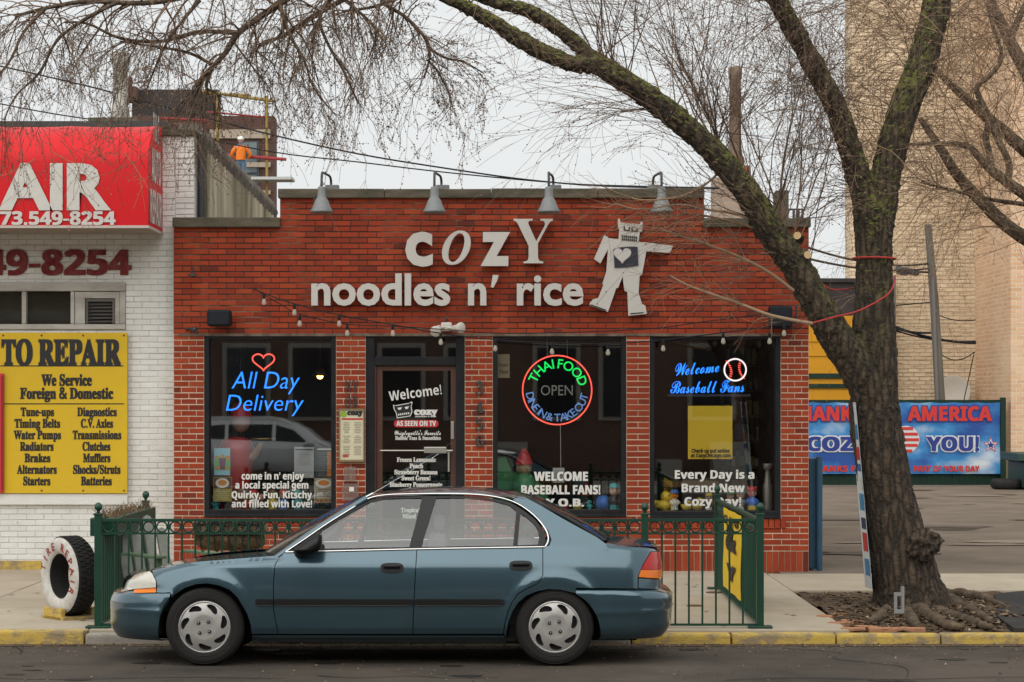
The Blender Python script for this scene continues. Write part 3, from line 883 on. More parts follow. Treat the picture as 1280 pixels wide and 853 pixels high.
for cxm in (433, 447):
    for i in range(20):
        if i in (7, 13): continue
        w_ = rl.uniform(3.2, 6)
        b.pbox(cxm-w_*.85, cxm+w_*.85, 528+i*2.1, 528.8+i*2.1, Ym+.009, Ym+.011)
b.build('print_lines', mat('grey_ink', (.3, .28, .22), .8), mn)
# two clear literature holders under it
bh = MB()
M_ACR = glass_mat('acrylic', (.9, .88, .86), 1.49, dust=.15, dustcol=(.5, .45, .42))
h1 = MB().pbox(430, 445, 584, 601, YF-.06, YF-.012, .005); h1.pbox(427, 448, 605, 626, YF-.06, YF-.012, .005)
bxh = thing('leaflet_holder', P(438, 626, YF), 'clear plastic leaflet holders under the menu board on the pier', 'leaflet holder')
h1.build('clear_box', M_ACR, bxh)
MB().pbox(436.5, 442.5, 609, 614.5, YF-.066, YF-.061).build('white_card', M_WHITE, bxh)
# ================================================================== NEON SIGNS, POSTERS AND FIGURES IN THE WINDOWS
def neon(name, col, s): return mat(name, tuple(c*.25 for c in col), .4, emit=col, estr=s)
M_NBLUE = neon('blue_neon', (0.015, 0.20, 1.0), 1.5)
M_NRED = neon('red_neon', (1.0, 0.10, 0.07), 1.15)
M_NGREEN = neon('green_neon', (0.0, 0.75, 0.10), 0.9)
M_NWHITE = neon('white_neon', (1.0, 0.85, 0.82), .9)
M_NDIM = mat('unlit_tube', (.30, .29, .27), .4)
M_NPALE = neon('pale_blue_neon', (0.14, 0.28, 0.62), .55)
YN = YG+.09
def loop_px(pts, Y, mb, r, closed=True):
    mb.tube([P(a, c, Y) for a, c in pts], r, 6, closed=closed)
# All Day Delivery + heart
n1 = thing('neon_sign', P(332, 516, YN), 'blue neon sign reading All Day Delivery under a red neon heart', 'neon sign')
def script_neon(rows, m, root, off=.004, dp=.008):
    b = MB()
    for t, a, c, base, cap, sh_, ro, st in rows:
        letter(b, t, a, c, base, cap, YN, st, off, dp, sh_, ro)
    return b.build('neon_lettering', m, root)
script_neon([('All Day', 289.5, 372, 486, 21, .2, 0, 'bfont'), ('Delivery', 282.5, 377, 513.8, 20, .2, 0, 'bfont')], M_NBLUE, n1, -.010)
hp = []
for i in range(44):
    t = 2*math.pi*i/44
    hp.append((329.3+.86*16*math.sin(t)**3, 451.5-.72*(13*math.cos(t)-5*math.cos(2*t)-2*math.cos(3*t)-math.cos(4*t))))
loop_px(hp, YN, b := MB(), .0085); b.build('heart', M_NRED, n1)
b = MB()
for a, c in ((300, 470), (362, 470)): b.tube([P(a, c, YN+.02), P(a+3, 421, YN+.02)], .003, 4)
b.build('hanging_cord', M_DKMET, n1)
# Thai food ring
n2 = thing('neon_sign', P(696.5, 532, YN), 'round neon sign reading Thai Food Open Dine In & Take Out in a red ring', 'neon sign')
cx2, cy2 = 696.5, 487.8
loop_px([(cx2+43.2*math.cos(2*math.pi*i/64), cy2+43.2*math.sin(2*math.pi*i/64)) for i in range(64)], YN, b := MB(), .0075); b.build('ring', M_NRED, n2)
def arc_text(mb, t, a0, a1, rad, size, top=True, st='bfont', off=.006):
    k = len(t)
    ws = []
    for ch in t:
        if ch == ' ': ws.append(.34); continue
        r = raw_text(ch, st, off, .5); ws.append((r[3]-r[2])/r[4]+.22)
    tot = sum(ws); acc = 0
    for ch, w in zip(t, ws):
        a = a0+(a1-a0)*(acc+w/2)/tot; acc += w
        if ch == ' ': continue
        vs, fs, xa, xb, h = raw_text(ch, st, off, .5)
        sc = size/h; kk = YN/F
        th = a-math.pi/2 if top else a+math.pi/2
        out = []
        for v in vs:
            x = (v.x-(xa+xb)/2)*sc; y = v.y*sc-size/2
            px = cx2+rad*math.cos(a)+x*math.cos(th)-y*math.sin(th)
            py = cy2-(rad*math.sin(a)+x*math.sin(th)+y*math.cos(th))
            out.append(((px-CX)*kk, YN-v.z*.016, H-(py-HY)*kk))
        mb.add(out, fs)
arc_text(b := MB(), 'THAI FOOD', R(162), R(10), 33, 11.5); b.build('green_lettering', M_NGREEN, n2)
arc_text(b := MB(), 'DINE IN & TAKE OUT', R(186), R(352), 34.5, 9.5, False); b.build('blue_lettering', M_NPALE, n2)
letter(MB(), 'OPEN', 676, 716, 494.3, 12.5, YN, 'bfont', .0, .006).build('unlit_lettering', M_NDIM, n2)
b = MB(); b.tube([P(700.5, 531, YN+.01), P(701, 585, YN+.01)], .004, 5); b.tube([P(684, 446, YN+.02), P(684, 421, YN+.02)], .003, 4); b.tube([P(709, 446, YN+.02), P(709, 421, YN+.02)], .003, 4)
b.build('hanging_cord', mat('pale_cord', (.45, .43, .4), .6), n2)
# Welcome Baseball Fans
n3 = thing('neon_sign', P(884, 493, YN), 'blue neon script reading Welcome Baseball Fans with a white neon baseball', 'neon sign')
script_neon([('Welcome', 844, 899, 470, 15, .12, .09, 'script'), ('Baseball Fans', 838, 930, 492, 15, .05, .02, 'script')], M_NBLUE, n3, .0)
loop_px([(919+13.6*math.cos(2*math.pi*i/36), 462.5+13.6*math.sin(2*math.pi*i/36)) for i in range(36)], YN, b := MB(), .009); b.build('ball_ring', M_NWHITE, n3)
b = MB()
for s in (-1, 1):
    for i in range(9):
        t = -1+2*i/8
        x = 919+s*(5.2+3.4*t*t)+2*t*.9; y = 462.5+10.5*t*(1 if s < 0 else 1)
        b.tube([P(x-1.5, y-.6, YN), P(x+1.5, y+.6, YN)], .006, 5)
b.build('stitches', M_NRED, n3)
b = MB(); b.pbox(835, 938, 493, 496, YN+.02, YN+.05); b.tube([P(868, 448, YN+.02), P(862, 424, YN+.02)], .003, 4); b.tube([P(910, 448, YN+.02), P(912, 424, YN+.02)], .003, 4)
b.build('mount_and_cords', M_DKMET, n3)

# posters taped inside the glass
YP = YG+.02
rp = random.Random(8)
def ink(n, c): return mat(n, c, .75)
def poster(name, px0, px1, py0, py1, m, lab, cat='poster'):
    t = thing(name, P((px0+px1)/2, py1, YP), lab, cat)
    MB().pbox(px0, px1, py0, py1, YP, YP+.004).build('sheet', m, t)
    return t
def lines(t, px0, px1, py0, py1, step, m, ragged=.35, th=.9, name='print_lines'):
    b = MB(); y = py0
    while y < py1:
        w = (px1-px0)*(1-ragged*rp.random())/2; c = (px0+px1)/2
        b.pbox(c-w, c+w, y, y+th, YP-.002, YP-.0005); y += step
    return b.build(name, m, t)
def disc(t, px, py, rx, ry, m, name, dy=.002):
    b = MB(); k = 20
    pts = [(PX(px+rx*math.cos(2*math.pi*i/k), YP), PZ(py+ry*math.sin(2*math.pi*i/k), YP)) for i in range(k)]
    b.prism(pts, YP-dy, YP-dy+.0012); return b.build(name, m, t)
I_SKY, I_GRN, I_PUR, I_ORG = ink('sky_ink', (.25, .5, .62)), ink('green_ink', (.12, .4, .1)), ink('purple_ink', (.16, .04, .13)), ink('orange_ink', (.6, .22, .05))
I_OLV, I_WHT, I_BRN, I_GRY, I_DRK = ink('olive_ink', (.33, .28, .1)), ink('white_ink', (.65, .65, .62)), ink('brown_ink', (.12, .06, .03)), ink('grey_print', (.33, .34, .35)), ink('dark_ink', (.05, .06, .07))
p1 = poster('drink_poster', 267.6, 287.7, 560.5, 594.3, I_SKY, 'bright poster of a purple iced drink in the left shop window')
b = MB()
b.pbox(268.5, 287, 571, 588, YP-.002, YP-.001); b.build('green_field', I_GRN, p1)
b = MB()
for a, c, r_ in ((271, 572, 2.4), (284, 572, 2.6), (272.5, 585, 2.6), (283.5, 586, 2.2), (278, 570.5, 2)): b.lathe([(0, 0), (r_*YP/F, 0)], (PX(a, YP), YP-.003, PZ(c, YP)), 10, 'Y')
b.build('fruit', I_ORG, p1)
MB().prism(poly_px([(273.5, 573), (282.5, 573), (280.8, 587), (275.2, 587)], YP-.004), YP-.004, YP-.0032).build('purple_drink', I_PUR, p1)
p2 = poster('menu_poster', 266.3, 290, 596.3, 627.2, I_OLV, 'olive menu poster with a dish photo, below the purple drink poster')
MB().pbox(267, 289.3, 597.2, 611, YP-.002, YP-.001).build('photo_ground', I_BRN, p2)
disc(p2, 278, 604, 8.5, 6, I_WHT, 'bowl', .003); disc(p2, 278, 603.5, 5.4, 3.6, I_ORG, 'noodles', .0045)
lines(p2, 269, 287, 614, 625, 2.4, ink('pale_print', (.5, .45, .25)))
p3 = poster('flyer', 367.8, 392.4, 559, 597.6, I_GRY, 'pale grey text flyer in the right half of the left shop window', 'flyer')
lines(p3, 369, 391, 561.3, 563.5, 3, I_DRK, .05, 1.7, 'heading'); lines(p3, 370, 390, 566, 583, 1.9, ink('mid_print', (.2, .2, .21)), .4, .7)
p4 = poster('food_poster', 393.7, 417, 560, 597, I_DRK, 'dark food poster at the right edge of the left shop window')
lines(p4, 397, 409, 566, 595, 2.2, ink('dim_print', (.16, .17, .18)), .4, .7); lines(p4, 396, 416, 561, 563, 4, I_WHT, .1, 1.4, 'heading')
b = MB()
for i in range(7):
    for j in range(2): b.lathe([(0, 0), (.019+.006*rp.random(), 0)], (PX(411+j*3.6, YP), YP-.003-.0005*j, PZ(567+i*4.4, YP)), 9, 'Y')
b.build('dishes', I_ORG, p4)
p5 = poster('menu_poster', 392.7, 416.7, 597.8, 628.8, ink('tan_ink', (.36, .32, .25)), 'tan menu poster with a plate of food, below the dark food poster')
disc(p5, 404.5, 604.5, 10.5, 5.6, I_WHT, 'plate', .002); disc(p5, 404.5, 603.8, 7, 3.4, I_ORG, 'food', .0035)
lines(p5, 395, 414, 612, 622, 2.1, I_BRN, .4, .7)
b = MB()
for i in range(4): b.pbox(394+i*5.6, 398.6+i*5.6, 623.5, 627.8, YP-.002, YP-.001)
b.build('small_pictures', ink('rust_ink', (.3, .12, .05)), p5)
M_POSTY = mat('yellow_sign_face', (0.78, 0.53, 0.03), .6, var=.35, vscale=4, col2=(.64, .43, .04))
p6 = poster('yellow_poster', 860, 915.5, 507.5, 574, M_POSTY, 'yellow poster inviting people to check us out online, in the right shop window')
b = MB(); letter(b, 'Check us out online', 864.5, 912, 566, 4.6, YP-.003, 'sans', .02); letter(b, 'at CozyChicago.com', 863.5, 913.5, 571.8, 4.6, YP-.003, 'sans', .02); b.build('poster_lettering', M_INK, p6)
p7 = poster('cream_card', 621, 637, 443, 472.6, ink('cream_card_ink', (.3, .25, .16)), 'cream card hung in the top left corner of the middle shop window', 'card')
b = MB(); letter(b, 'Sweet', 623, 635.5, 458.5, 4.5, YP-.003, 'serifit'); letter(b, 'Yum', 624, 635, 467, 5, YP-.003, 'serifit'); b.build('card_lettering', M_INK, p7)
p8 = poster('white_card', 691, 705.5, 585, 603.5, ink('plaque_ink', (.42, .44, .44)), 'small pale plaque hanging from the cord under the round neon sign', 'plaque')
lines(p8, 693, 704, 588, 601, 3, I_GRY, .3)

# --- figures on the window shelves
shelf_z = W1[2]+.061
C_ = dict(yellow=(.80, .56, .04), orange=(.75, .22, .02), blue=(.04, .20, .66), red=(.62, .03, .03), white=(.74, .72, .65), skin=(.68, .42, .28), teal=(.05, .40, .42), brown=(.14, .07, .035), green=(.06, .28, .1), pink=(.6, .28, .25), grey=(.3, .3, .3), dark=(.03, .03, .035), tan=(.42, .3, .16))
def cm(c): return mat('glazed_'+c, C_[c], .35)
def duck(px, w, lab, name='rubber_duck', y=.22, hat=None, dirn=1, grp=None):
    Y = YF+y; x = PX(px, Y); s = w*Y/F
    t = thing(name, (x, Y, shelf_z), lab, 'rubber duck', grp)
    b = MB(); b.ball((x, Y, shelf_z+.30*s), .5*s, 16, 10, (1, .75, .62))
    b.ball((x-dirn*.38*s, Y, shelf_z+.46*s), .2*s, 10, 6, (1.1, .5, .7))
    b.ball((x+dirn*.2*s, Y, shelf_z+.82*s), .32*s, 14, 10, (1, .9, 1))
    b.build('body', cm('yellow'), t)
    MB().ball((x+dirn*.53*s, Y-.02*s, shelf_z+.77*s), .15*s, 10, 6, (1.2, .8, .5)).build('beak', cm('orange'), t)
    e = MB(); e.ball((x+dirn*.38*s, Y-.23*s, shelf_z+.88*s), .05*s, 8, 6); e.build('eye', cm('dark'), t)
    if hat: MB().ball((x+dirn*.18*s, Y, shelf_z+1.02*s), .3*s, 12, 8, (1.05, .95, .5)).build('cap', cm(hat), t)
    return t
def figurine(px, hpx, body, head, hat, lab, y=.21, legs='white', ears=False, name='figurine', grp=None):
    Y = YF+y; x = PX(px, Y); s = hpx*Y/F
    t = thing(name, (x, Y, shelf_z), lab, 'figurine', grp)
    b = MB()
    for q in (-1, 1): b.ball((x+q*.09*s, Y-.03*s, shelf_z+.05*s), .1*s, 10, 6, (1, 1.2, .55))
    b.lathe([(.16*s, .02*s), (.17*s, .1*s), (.17*s, .22*s)], (x, Y, shelf_z), 14)
    b.build('legs', cm(legs), t)
    b = MB(); b.lathe([(.17*s, .2*s), (.21*s, .28*s), (.2*s, .42*s), (.12*s, .53*s), (.08*s, .58*s)], (x, Y, shelf_z), 16)
    for q in (-1, 1): b.tube([(x+q*.13*s, Y, shelf_z+.48*s), (x+q*.25*s, Y-.04*s, shelf_z+.36*s), (x+q*.13*s, Y-.2*s, shelf_z+.32*s)], .055*s, 8)
    b.build('torso', cm(body), t)
    b = MB(); b.ball((x, Y, shelf_z+.73*s), .2*s, 16, 10, (1, .95, 1))
    b.ball((x, Y-.19*s, shelf_z+.70*s), .05*s, 8, 6)
    if ears:
        for q in (-1, 1): b.add([(x+q*.05*s, Y, shelf_z+.9*s), (x+q*.2*s, Y, shelf_z+.82*s), (x+q*.19*s, Y, shelf_z+1.02*s), (x+q*.12*s, Y-.05*s, shelf_z+.86*s)], [(0,1,2), (0,2,3), (1,3,2), (0,3,1)])
    b.build('head', cm(head), t)
    e = MB()
    for q in (-1, 1): e.ball((x+q*.075*s, Y-.175*s, shelf_z+.77*s), .028*s, 8, 5)
    e.build('eyes', cm('dark'), t)
    if hat: MB().lathe([(.24*s, .84*s), (.2*s, .86*s), (.18*s, .95*s), (.1*s, 1.0*s), (0, 1.01*s)], (x, Y, shelf_z), 16).build('hat', cm(hat), t)
    return t
duck(828, 21, 'large yellow rubber duck at the left end of the right window shelf')
figurine(843, 26, 'white', 'orange', 'blue', 'figurine in white with a blue cap, beside the large rubber duck')
duck(858, 13, 'small yellow duck wearing a blue cap on the right window shelf', hat='blue')
duck(871.5, 14, 'plain small yellow rubber duck right of the blue capped duck', y=.25)
figurine(886, 22, 'brown', 'tan', 'yellow', 'brown figurine with a yellow hat on the right window shelf')
duck(899, 13, 'small yellow rubber duck beside the fence finial in the right window', dirn=-1, y=.25)
figurine(913, 24, 'tan', 'skin', 'green', 'tan figurine with a green hat in the right window', y=.28)
figurine(925.5, 26, 'grey', 'skin', 'teal', 'grey figurine with a teal hat, left of the pig', y=.25)
figurine(940, 30, 'blue', 'pink', 'red', 'pink pig figurine with a red hat and blue shirt', ears=True, legs='yellow')
Y = YF+.3; x = PX(959.5, Y)
b = MB().lathe([(.055, 0), (.056, .27), (.05, .29), (.04, .31), (.038, .36), (.028, .39), (.03, .42), (.022, .45), (.05, .47), (.056, .52), (.05, .53), (0, .5)], (x, Y, shelf_z), 20)
tag(b.build('silver_trophy', mat('dull_silver', (.32, .29, .27), .4, .5)), 'tall stepped silver trophy at the right end of the right window shelf', 'trophy')
b = MB(); b.pbox(829, 898, 601.5, 609, YF+.55, YF+.8)
tag(b.build('wooden_shelf', mat('plain_wood', (.22, .12, .055), .7, var=.6, vscale=4, stretch=(.3, 2, 8))), 'plain wooden shelf board seen through the right shop window', 'shelf')
# middle window
Y = YF+.25; xx = PX(753.8, Y)
b = MB().ball((xx, Y, shelf_z+.085), .088, 20, 14)
tag(b.build('blue_globe', cm('blue')), 'glossy blue ball shaped jar on the middle window shelf', 'jar')
figurine(768, 34, 'dark', 'skin', 'teal', 'dark suited figurine with a teal hat, right of the blue ball', legs='teal')
figurine(737, 14, 'teal', 'teal', None, 'small teal figurine left of the blue ball', legs='teal')
b = MB().lathe([(.03, 0), (.05, .01), (.055, .075), (.05, .08), (0, .07)], (PX(722, Y), Y, shelf_z), 16)
tag(b.build('yellow_cup', cm('yellow')), 'small yellow cup on the middle window shelf', 'cup')
figurine(707, 16, 'red', 'pink', None, 'small red figurine under the letter B in the middle window', legs='red')
# green ride-on toy with a doll in a red cap
tc_ = thing('toy_car', (PX(640, YF+.7), YF+.7, shelf_z), 'green ride-on toy car in the lower left of the middle shop window', 'toy car')
Y = YF+.7
b = MB(); b.prism(poly_px([(606, 640), (606, 585), (614, 574), (632, 572), (640, 590), (668, 600), (684, 612), (686, 640)], Y), Y, Y+.5)
b.build('body', cm('green'), tc_)
b = MB()
for a in (622, 668): b.tube([P(a, 640, Y-.04), P(a, 640, Y-.005)], .12, 20, smooth=False)
b.build('wheels', cm('dark'), tc_)
dl = thing('doll', (PX(655, YF+.6), YF+.6, shelf_z), 'seated doll with a red cap above the green toy car', 'doll')
c = P(655, 585, YF+.6)
MB().ball(c, .09, 14, 10).build('head', cm('tan'), dl)
MB().lathe([(.1, 0), (.1, .03), (.06, .12), (.02, .18), (0, .19)], c+Vector((0, 0, .04)), 16).build('cap', cm('red'), dl)
b = MB(); b.lathe([(.13, -.3), (.15, -.2), (.11, -.1), (.05, -.06)], c, 14); b.build('torso', cm('green'), dl)
# left window: row of small figures
row = [(270, 'teal', 'white', None), (283, 'dark', 'white', None), (293, 'brown', 'tan', 'brown'), (302, 'brown', 'tan', None), (309, 'red', 'tan', None), (317, 'white', 'skin', 'red'), (327, 'brown', 'pink', None), (341, 'yellow', 'yellow', 'brown'), (354.5, 'blue', 'pink', 'red'), (372, 'teal', 'teal', 'teal'), (386, 'dark', 'grey', None), (404, 'dark', 'tan', None)]
place = ['below the olive menu poster', 'right of the teal one at the far left', 'in a brown hat under the word and', 'bare headed, next to the brown hatted one', 'in red left of the red hatted white one', 'in white with a red hat', 'brown with a pink face under the word with', 'all yellow with a brown hat', 'in blue with a pink face and a red hat', 'all teal beneath the word Love', 'dark with a grey head, right of the teal one', 'dark with a tan head below the tan menu poster']
for (px, bo, he, ha), pl_t in zip(row, place):
    figurine(px, 22 if ha is None else 26, bo, he, ha, 'small figurine '+pl_t+', left window', y=.20+.06*rp.random(), legs=bo)
# waiter mannequin holding a tray
def skin_body(name, verts, edges, radii, m, parent=None, sub=2):
    me = bpy.data.meshes.new(name)
    o0 = ORI[parent.name] if parent is not None else Vector(verts[0])
    me.from_pydata([Vector(v)-o0 for v in verts], edges, [])
    o = bpy.data.objects.new(name, me); COL.objects.link(o)
    md = o.modifiers.new('skin', 'SKIN'); md.use_smooth_shade = True
    for i, r_ in enumerate(radii): me.skin_vertices[0].data[i].radius = (r_, r_) if not hasattr(r_, '__len__') else r_
    me.skin_vertices[0].data[0].use_root = True
    s2 = o.modifiers.new('sub', 'SUBSURF'); s2.levels = s2.render_levels = sub
    dg = bpy.context.evaluated_depsgraph_get()
    nm = bpy.data.meshes.new_from_object(o.evaluated_get(dg))
    bpy.data.objects.remove(o)
    nm.materials.clear(); nm.materials.append(m); nm.name = name
    nm.polygons.foreach_set('use_smooth', [True]*len(nm.polygons))
    ob = bpy.data.objects.new(name, nm); COL.objects.link(ob)
    if parent is not None: ob.parent = parent
    else: ob.location = o0
    ORI[ob.name] = o0.copy()
    return ob
YW = YF+.8
wt = thing('waiter_statue', (PX(296, YW), YW, .08), 'painted statue in red holding a round tray inside the left shop window', 'statue')
q = lambda a, c, d=0: P(a, c, YW+d)
skin_body('body', [q(296, 628), q(296, 600), q(297, 572), q(299, 556), q(300, 545), q(309, 560), q(316, 574, -.1), q(327, 553, -.2), q(284, 560), q(270, 575, -.05), q(274, 590, -.1), q(292, 660), q(291, 700)],
          [(0,1),(1,2),(2,3),(3,4),(3,5),(5,6),(6,7),(3,8),(8,9),(9,10),(0,11),(11,12)], [.19, .15, .16, .12, .05, .07, .045, .03, .07, .05, .035, .2, .2], mat('statue_skin', (.5, .3, .2), .5), wt)
b = MB().lathe([(.27, 0), (.25, .25), (.2, .5), (.165, .72), (.19, .95), (.20, 1.12), (.21, 1.22), (.17, 1.30), (.08, 1.335), (.05, 1.34)], (PX(295.5, YW), YW, PZ(690, YW)), 22); b.build('red_dress', cm('red'), wt)
b = MB(); b.ball(q(309, 564), .10, 12, 8); b.build('white_sleeve', cm('white'), wt)
MB().ball(q(301, 527), .11, 16, 12, (1, 1, 1.15)).build('head', mat('statue_skin', (.5, .3, .2)), wt)
MB().lathe([(.13, 0), (.12, .03), (.11, .10), (.06, .15), (0, .16)], q(301, 521), 18).build('red_cap', cm('red'), wt)
MB().lathe([(0, 0), (.15, 0), (.16, .02), (.155, .022), (.14, .008), (0, .008)], q(330, 550, -.22), 24).build('tray', mat('brass_tray', (.4, .27, .1), .35, .8), wt)
# small warm pendant lamp glowing deep in the room
pd = thing('pendant_lamp', P(400, 480, YF+1.6), 'small lit pendant lamp with a warm glow high inside the left shop window', 'lamp')
Yp_ = YF+1.6; c = P(400, 468, Yp_)
MB().tube([c+Vector((0, 0, .06)), Vector((c.x, c.y, 2.98))], .006, 5).build('cord', M_DKMET, pd)
MB().lathe([(.02, .08), (.05, .05), (.09, -.02), (.085, -.02), (.045, .045)], c, 16).build('lamp_shade', mat('brass_shade', (.35, .2, .06), .4, .7), pd)
MB().ball(c+Vector((0, 0, -.02)), .04, 10, 8).build('bulb', mat('warm_bulb', (.8, .5, .2), emit=(1, .45, .12), estr=6), pd)
# brick-like back partition and hanging clutter deeper in the room: shelving behind the windows
for px0, px1, lab in ((258, 300, 'dark shelf unit deep inside the left shop window'), (905, 960, 'dark shelf unit deep inside the right shop window')):
    b = MB(); Y = YF+2.2
    b.pbox(px0, px1, 430, 436, Y, Y+.3)
    for i in range(6): b.pbox(px0, px1, 455+i*32, 458+i*32, Y+.001, Y+.3)
    b.pbox(px0-2, px0, 430, 690, Y, Y+.3); b.pbox(px1, px1+2, 430, 690, Y, Y+.3)
    sh_ = thing('shelf_unit', P((px0+px1)/2, 690, Y), lab, 'shelf')
    b.build('boards', mat('shelf_board', (.08, .05, .035)), sh_)
    b = MB()
    for i in range(6):
        x = px0+2
        while x < px1-4:
            w = rp.uniform(3, 8); h_ = rp.uniform(8, 22)
            b.pbox(x, min(x+w, px1-1), 487+i*32-32-h_, 454.5+i*32, Y+.02, Y+.2); x += w+rp.uniform(.5, 4)
    b.build('packets', mat('packets', (.2, .1, .1), .6, island=[(0, (.12, .02, .02)), (.3, (.25, .2, .05)), (.5, (.05, .1, .2)), (.7, (.3, .27, .22)), (1, (.05, .12, .06))]), sh_)

# ------------------------------------------------------------------ festoon lights across the front
YS = YF-.42
st = thing('string_lights', P(650, 430, YS), 'festoon string of clear bulbs draped on black cable across the restaurant front', 'string lights')
ca = [(318, 361), (330, 367), (368, 380), (424, 394), (491, 406), (551, 417), (619, 425), (690, 429), (760, 430), (829, 425), (904, 416), (962, 408), (990, 400)]
cb = [(318, 361), (346, 378), (374.6, 393), (434, 405.5), (493, 408), (553, 412), (640, 417), (800, 412), (880, 402.5), (965, 391)]
w_ = MB(); w_.tube(smooth_path([P(a, c, YS) for a, c in ca], 4), .007, 5); w_.tube(smooth_path([P(a, c, YS+.06) for a, c in cb], 4), .006, 5)
w_.tube([P(318, 361, YF), P(318, 361, YS)], .01, 5); w_.tube([P(990, 400, YF-.05), P(990, 400, YS)], .01, 5)
w_.build('cable', M_SPK, st)
M_BULB = glass_mat('clear_bulb', (.92, .9, .86), 1.45, dust=.35, dustcol=(.75, .7, .62))
for a, c in [(330, 367), (368, 380), (424, 394), (491, 406), (551, 417), (619, 425), (690, 429), (760, 430), (829, 425), (904, 416), (962, 416), (980, 406), (374.6, 394), (434, 406)]:
    p = P(a, c, YS)
    b = MB().lathe([(.013, .0), (.016, -.01), (.016, -.055), (.014, -.06)], p, 8); so = b.build('socket', M_SPK, st)
    MB().lathe([(.012, -.058), (.017, -.072), (.024, -.095), (.025, -.108), (.02, -.122), (.0, -.13)], p, 12).build('bulb', M_BULB, so)
# ================================================================== AUTO REPAIR SHOP ON THE LEFT
YA = 25.0
def xa(px): return PX(px, YA)
def za(py): return PZ(py, YA)
M_WBR = mat('white_painted_brick', (0.66, 0.64, 0.60), 0.8, var=.4, vscale=2.5, col2=(0.54, .52, .48), bump=.4, bscale=90,
    island=[(0, (.72, .72, .69)), (1, (.79, .79, .765))], streak=(.35, (.45, .42, .37), (1.2, .3)))
M_WMORT = mat('painted_mortar', (0.62, 0.61, 0.575), .9, var=.9, vscale=3, col2=(.30, .28, .25))
M_WWOOD = mat('weathered_white_wood', (0.50, 0.48, 0.44), .8, var=.8, vscale=5, col2=(.28, .25, .22), bump=.3, bscale=40, stretch=(.4, 1, 1))
ar = thing('auto_repair_shop', (xa(60), YA, SWZ), 'white painted brick auto repair building at the left edge', 'building')
xl, xr = -9.2, sx0-.012
bk, mo = MB(), MB()
wz0, wz1 = za(412), za(355)
hole = (xl+.4, xa(157), wz0, wz1)
z0_ = SWZ-.02
brick_wall(bk, mo, xl, xr, z0_, za(170), YA, [hole], joint=.009)
brick_wall(bk, mo, xr, xa(243), z_step+.02, za(170), YA, [])
wl_ = bk.build('wall', M_WBR, ar); mo.build('mortar', M_WMORT, wl_)
b = MB(); b.box(xl, xr-.001, YA+.29, 40, 0, za(175)); b.build('rear_wall', M_WMORT, ar)
b = MB(); b.box(xl, xa(245), YA-.05, YA+.35, za(170), za(163), .01); b.build('coping', M_CAP, ar)
MB().box(xl, xr, YA-.012, YA-.003, z0_, za(701)).build('yellow_base_stripe', M_YELK, ar)
# ledge under the sign
b = MB(); b.box(xl, xa(160), YA-.05, YA, za(631), za(617), .008); b.build('ledge', M_WBR, ar)
# gable fire wall rising over the restaurant roof, stained concrete
M_STAIN = mat('stained_render', (0.62, 0.54, 0.40), .9, var=1.0, vscale=1.1, col2=(.075, .065, .025), bump=.3, bscale=20, stretch=(1, .62, .13), vr=(.40, .62), streak=(.75, (.07, .06, .025), (.9, .10)))
xg = xa(246.5); yg1 = 33.4
b = MB()
zt0, zt1 = za(168), PZ(268, yg1)
b.add([(xg, YA+.3, 3.2), (xg, yg1, 3.2), (xg, yg1, zt1), (xg, YA+.3, zt0), (xg-.25, YA+.3, 3.2), (xg-.25, yg1, 3.2), (xg-.25, yg1, zt1), (xg-.25, YA+.3, zt0)],
      [(0,1,2,3), (7,6,5,4), (3,2,6,7), (1,5,6,2), (0,3,7,4)])
b.build('gable_wall', M_STAIN, ar)
b = MB()
for i in range(22):
    t0_, t1_ = i/22, (i+1)/22-.004
    a = Vector((xg-.12, YA+.3+(yg1-YA-.3)*t0_, zt0+(zt1-zt0)*t0_)); c = Vector((xg-.12, YA+.3+(yg1-YA-.3)*t1_, zt0+(zt1-zt0)*t1_))
    b.tube([a+Vector((0, 0, .03)), c+Vector((0, 0, .015))], [.17, .15], 8, smooth=False)
b.build('coping_tiles', mat('dark_coping_tile', (.12, .1, .09), .8, var=.7, vscale=3, col2=(.3, .27, .22)), ar)
MB().tube([(xg+.02, YA+.2, z_step), (xg+.02, YA+.2, zt0+.02)], .045, 8).build('downpipe', M_DKMET, ar)
# transom windows
yw = YA+.06
b = MB()
b.box(hole[0], hole[1], YA-.02, YA+.1, za(364), za(353), .006)
b.box(hole[0], hole[1], YA-.02, YA+.1, wz0, za(405.5), .006)
for a, c in ((27.5, 33), (88.5, 93), (150, 157)): b.box(xa(a), xa(c), YA-.015, YA+.1, za(405), za(364.5), .005)
fr = b.build('window_frame', M_WWOOD, ar)
b = MB(); b.box(xa(93.5), xa(106), YA+.0, YA+.09, za(405), za(365)); b.box(xa(144), xa(149.5), YA+.0, YA+.09, za(405), za(365)); b.box(xa(106.2), xa(143.8), YA+.001, YA+.09, za(373), za(365))
b.build('window_board', M_WWOOD, fr)
M_DGL = glass_mat('dark_shop_glass', (.5, .5, .48), 1.5, dust=.05, dustcol=(.3, .28, .22))
b = MB(); b.box(hole[0]+.02, xa(27), yw, yw+.008, za(405), za(364.5)); b.box(xa(33.5), xa(88), yw, yw+.008, za(405), za(364.5)); b.build('pane', M_DGL, fr)
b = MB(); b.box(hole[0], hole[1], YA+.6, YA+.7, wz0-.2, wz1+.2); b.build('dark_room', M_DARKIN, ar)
b = MB()
for a, c in ((36, 48), (57, 72), (4, 12)): b.box(xa(a), xa(c), YA+.5, YA+.53, za(391.5), za(390))
b.build('strip_lamp', mat('lit_strip', (.8, .6, .3), emit=(1, .7, .35), estr=.8), ar)
b = MB()
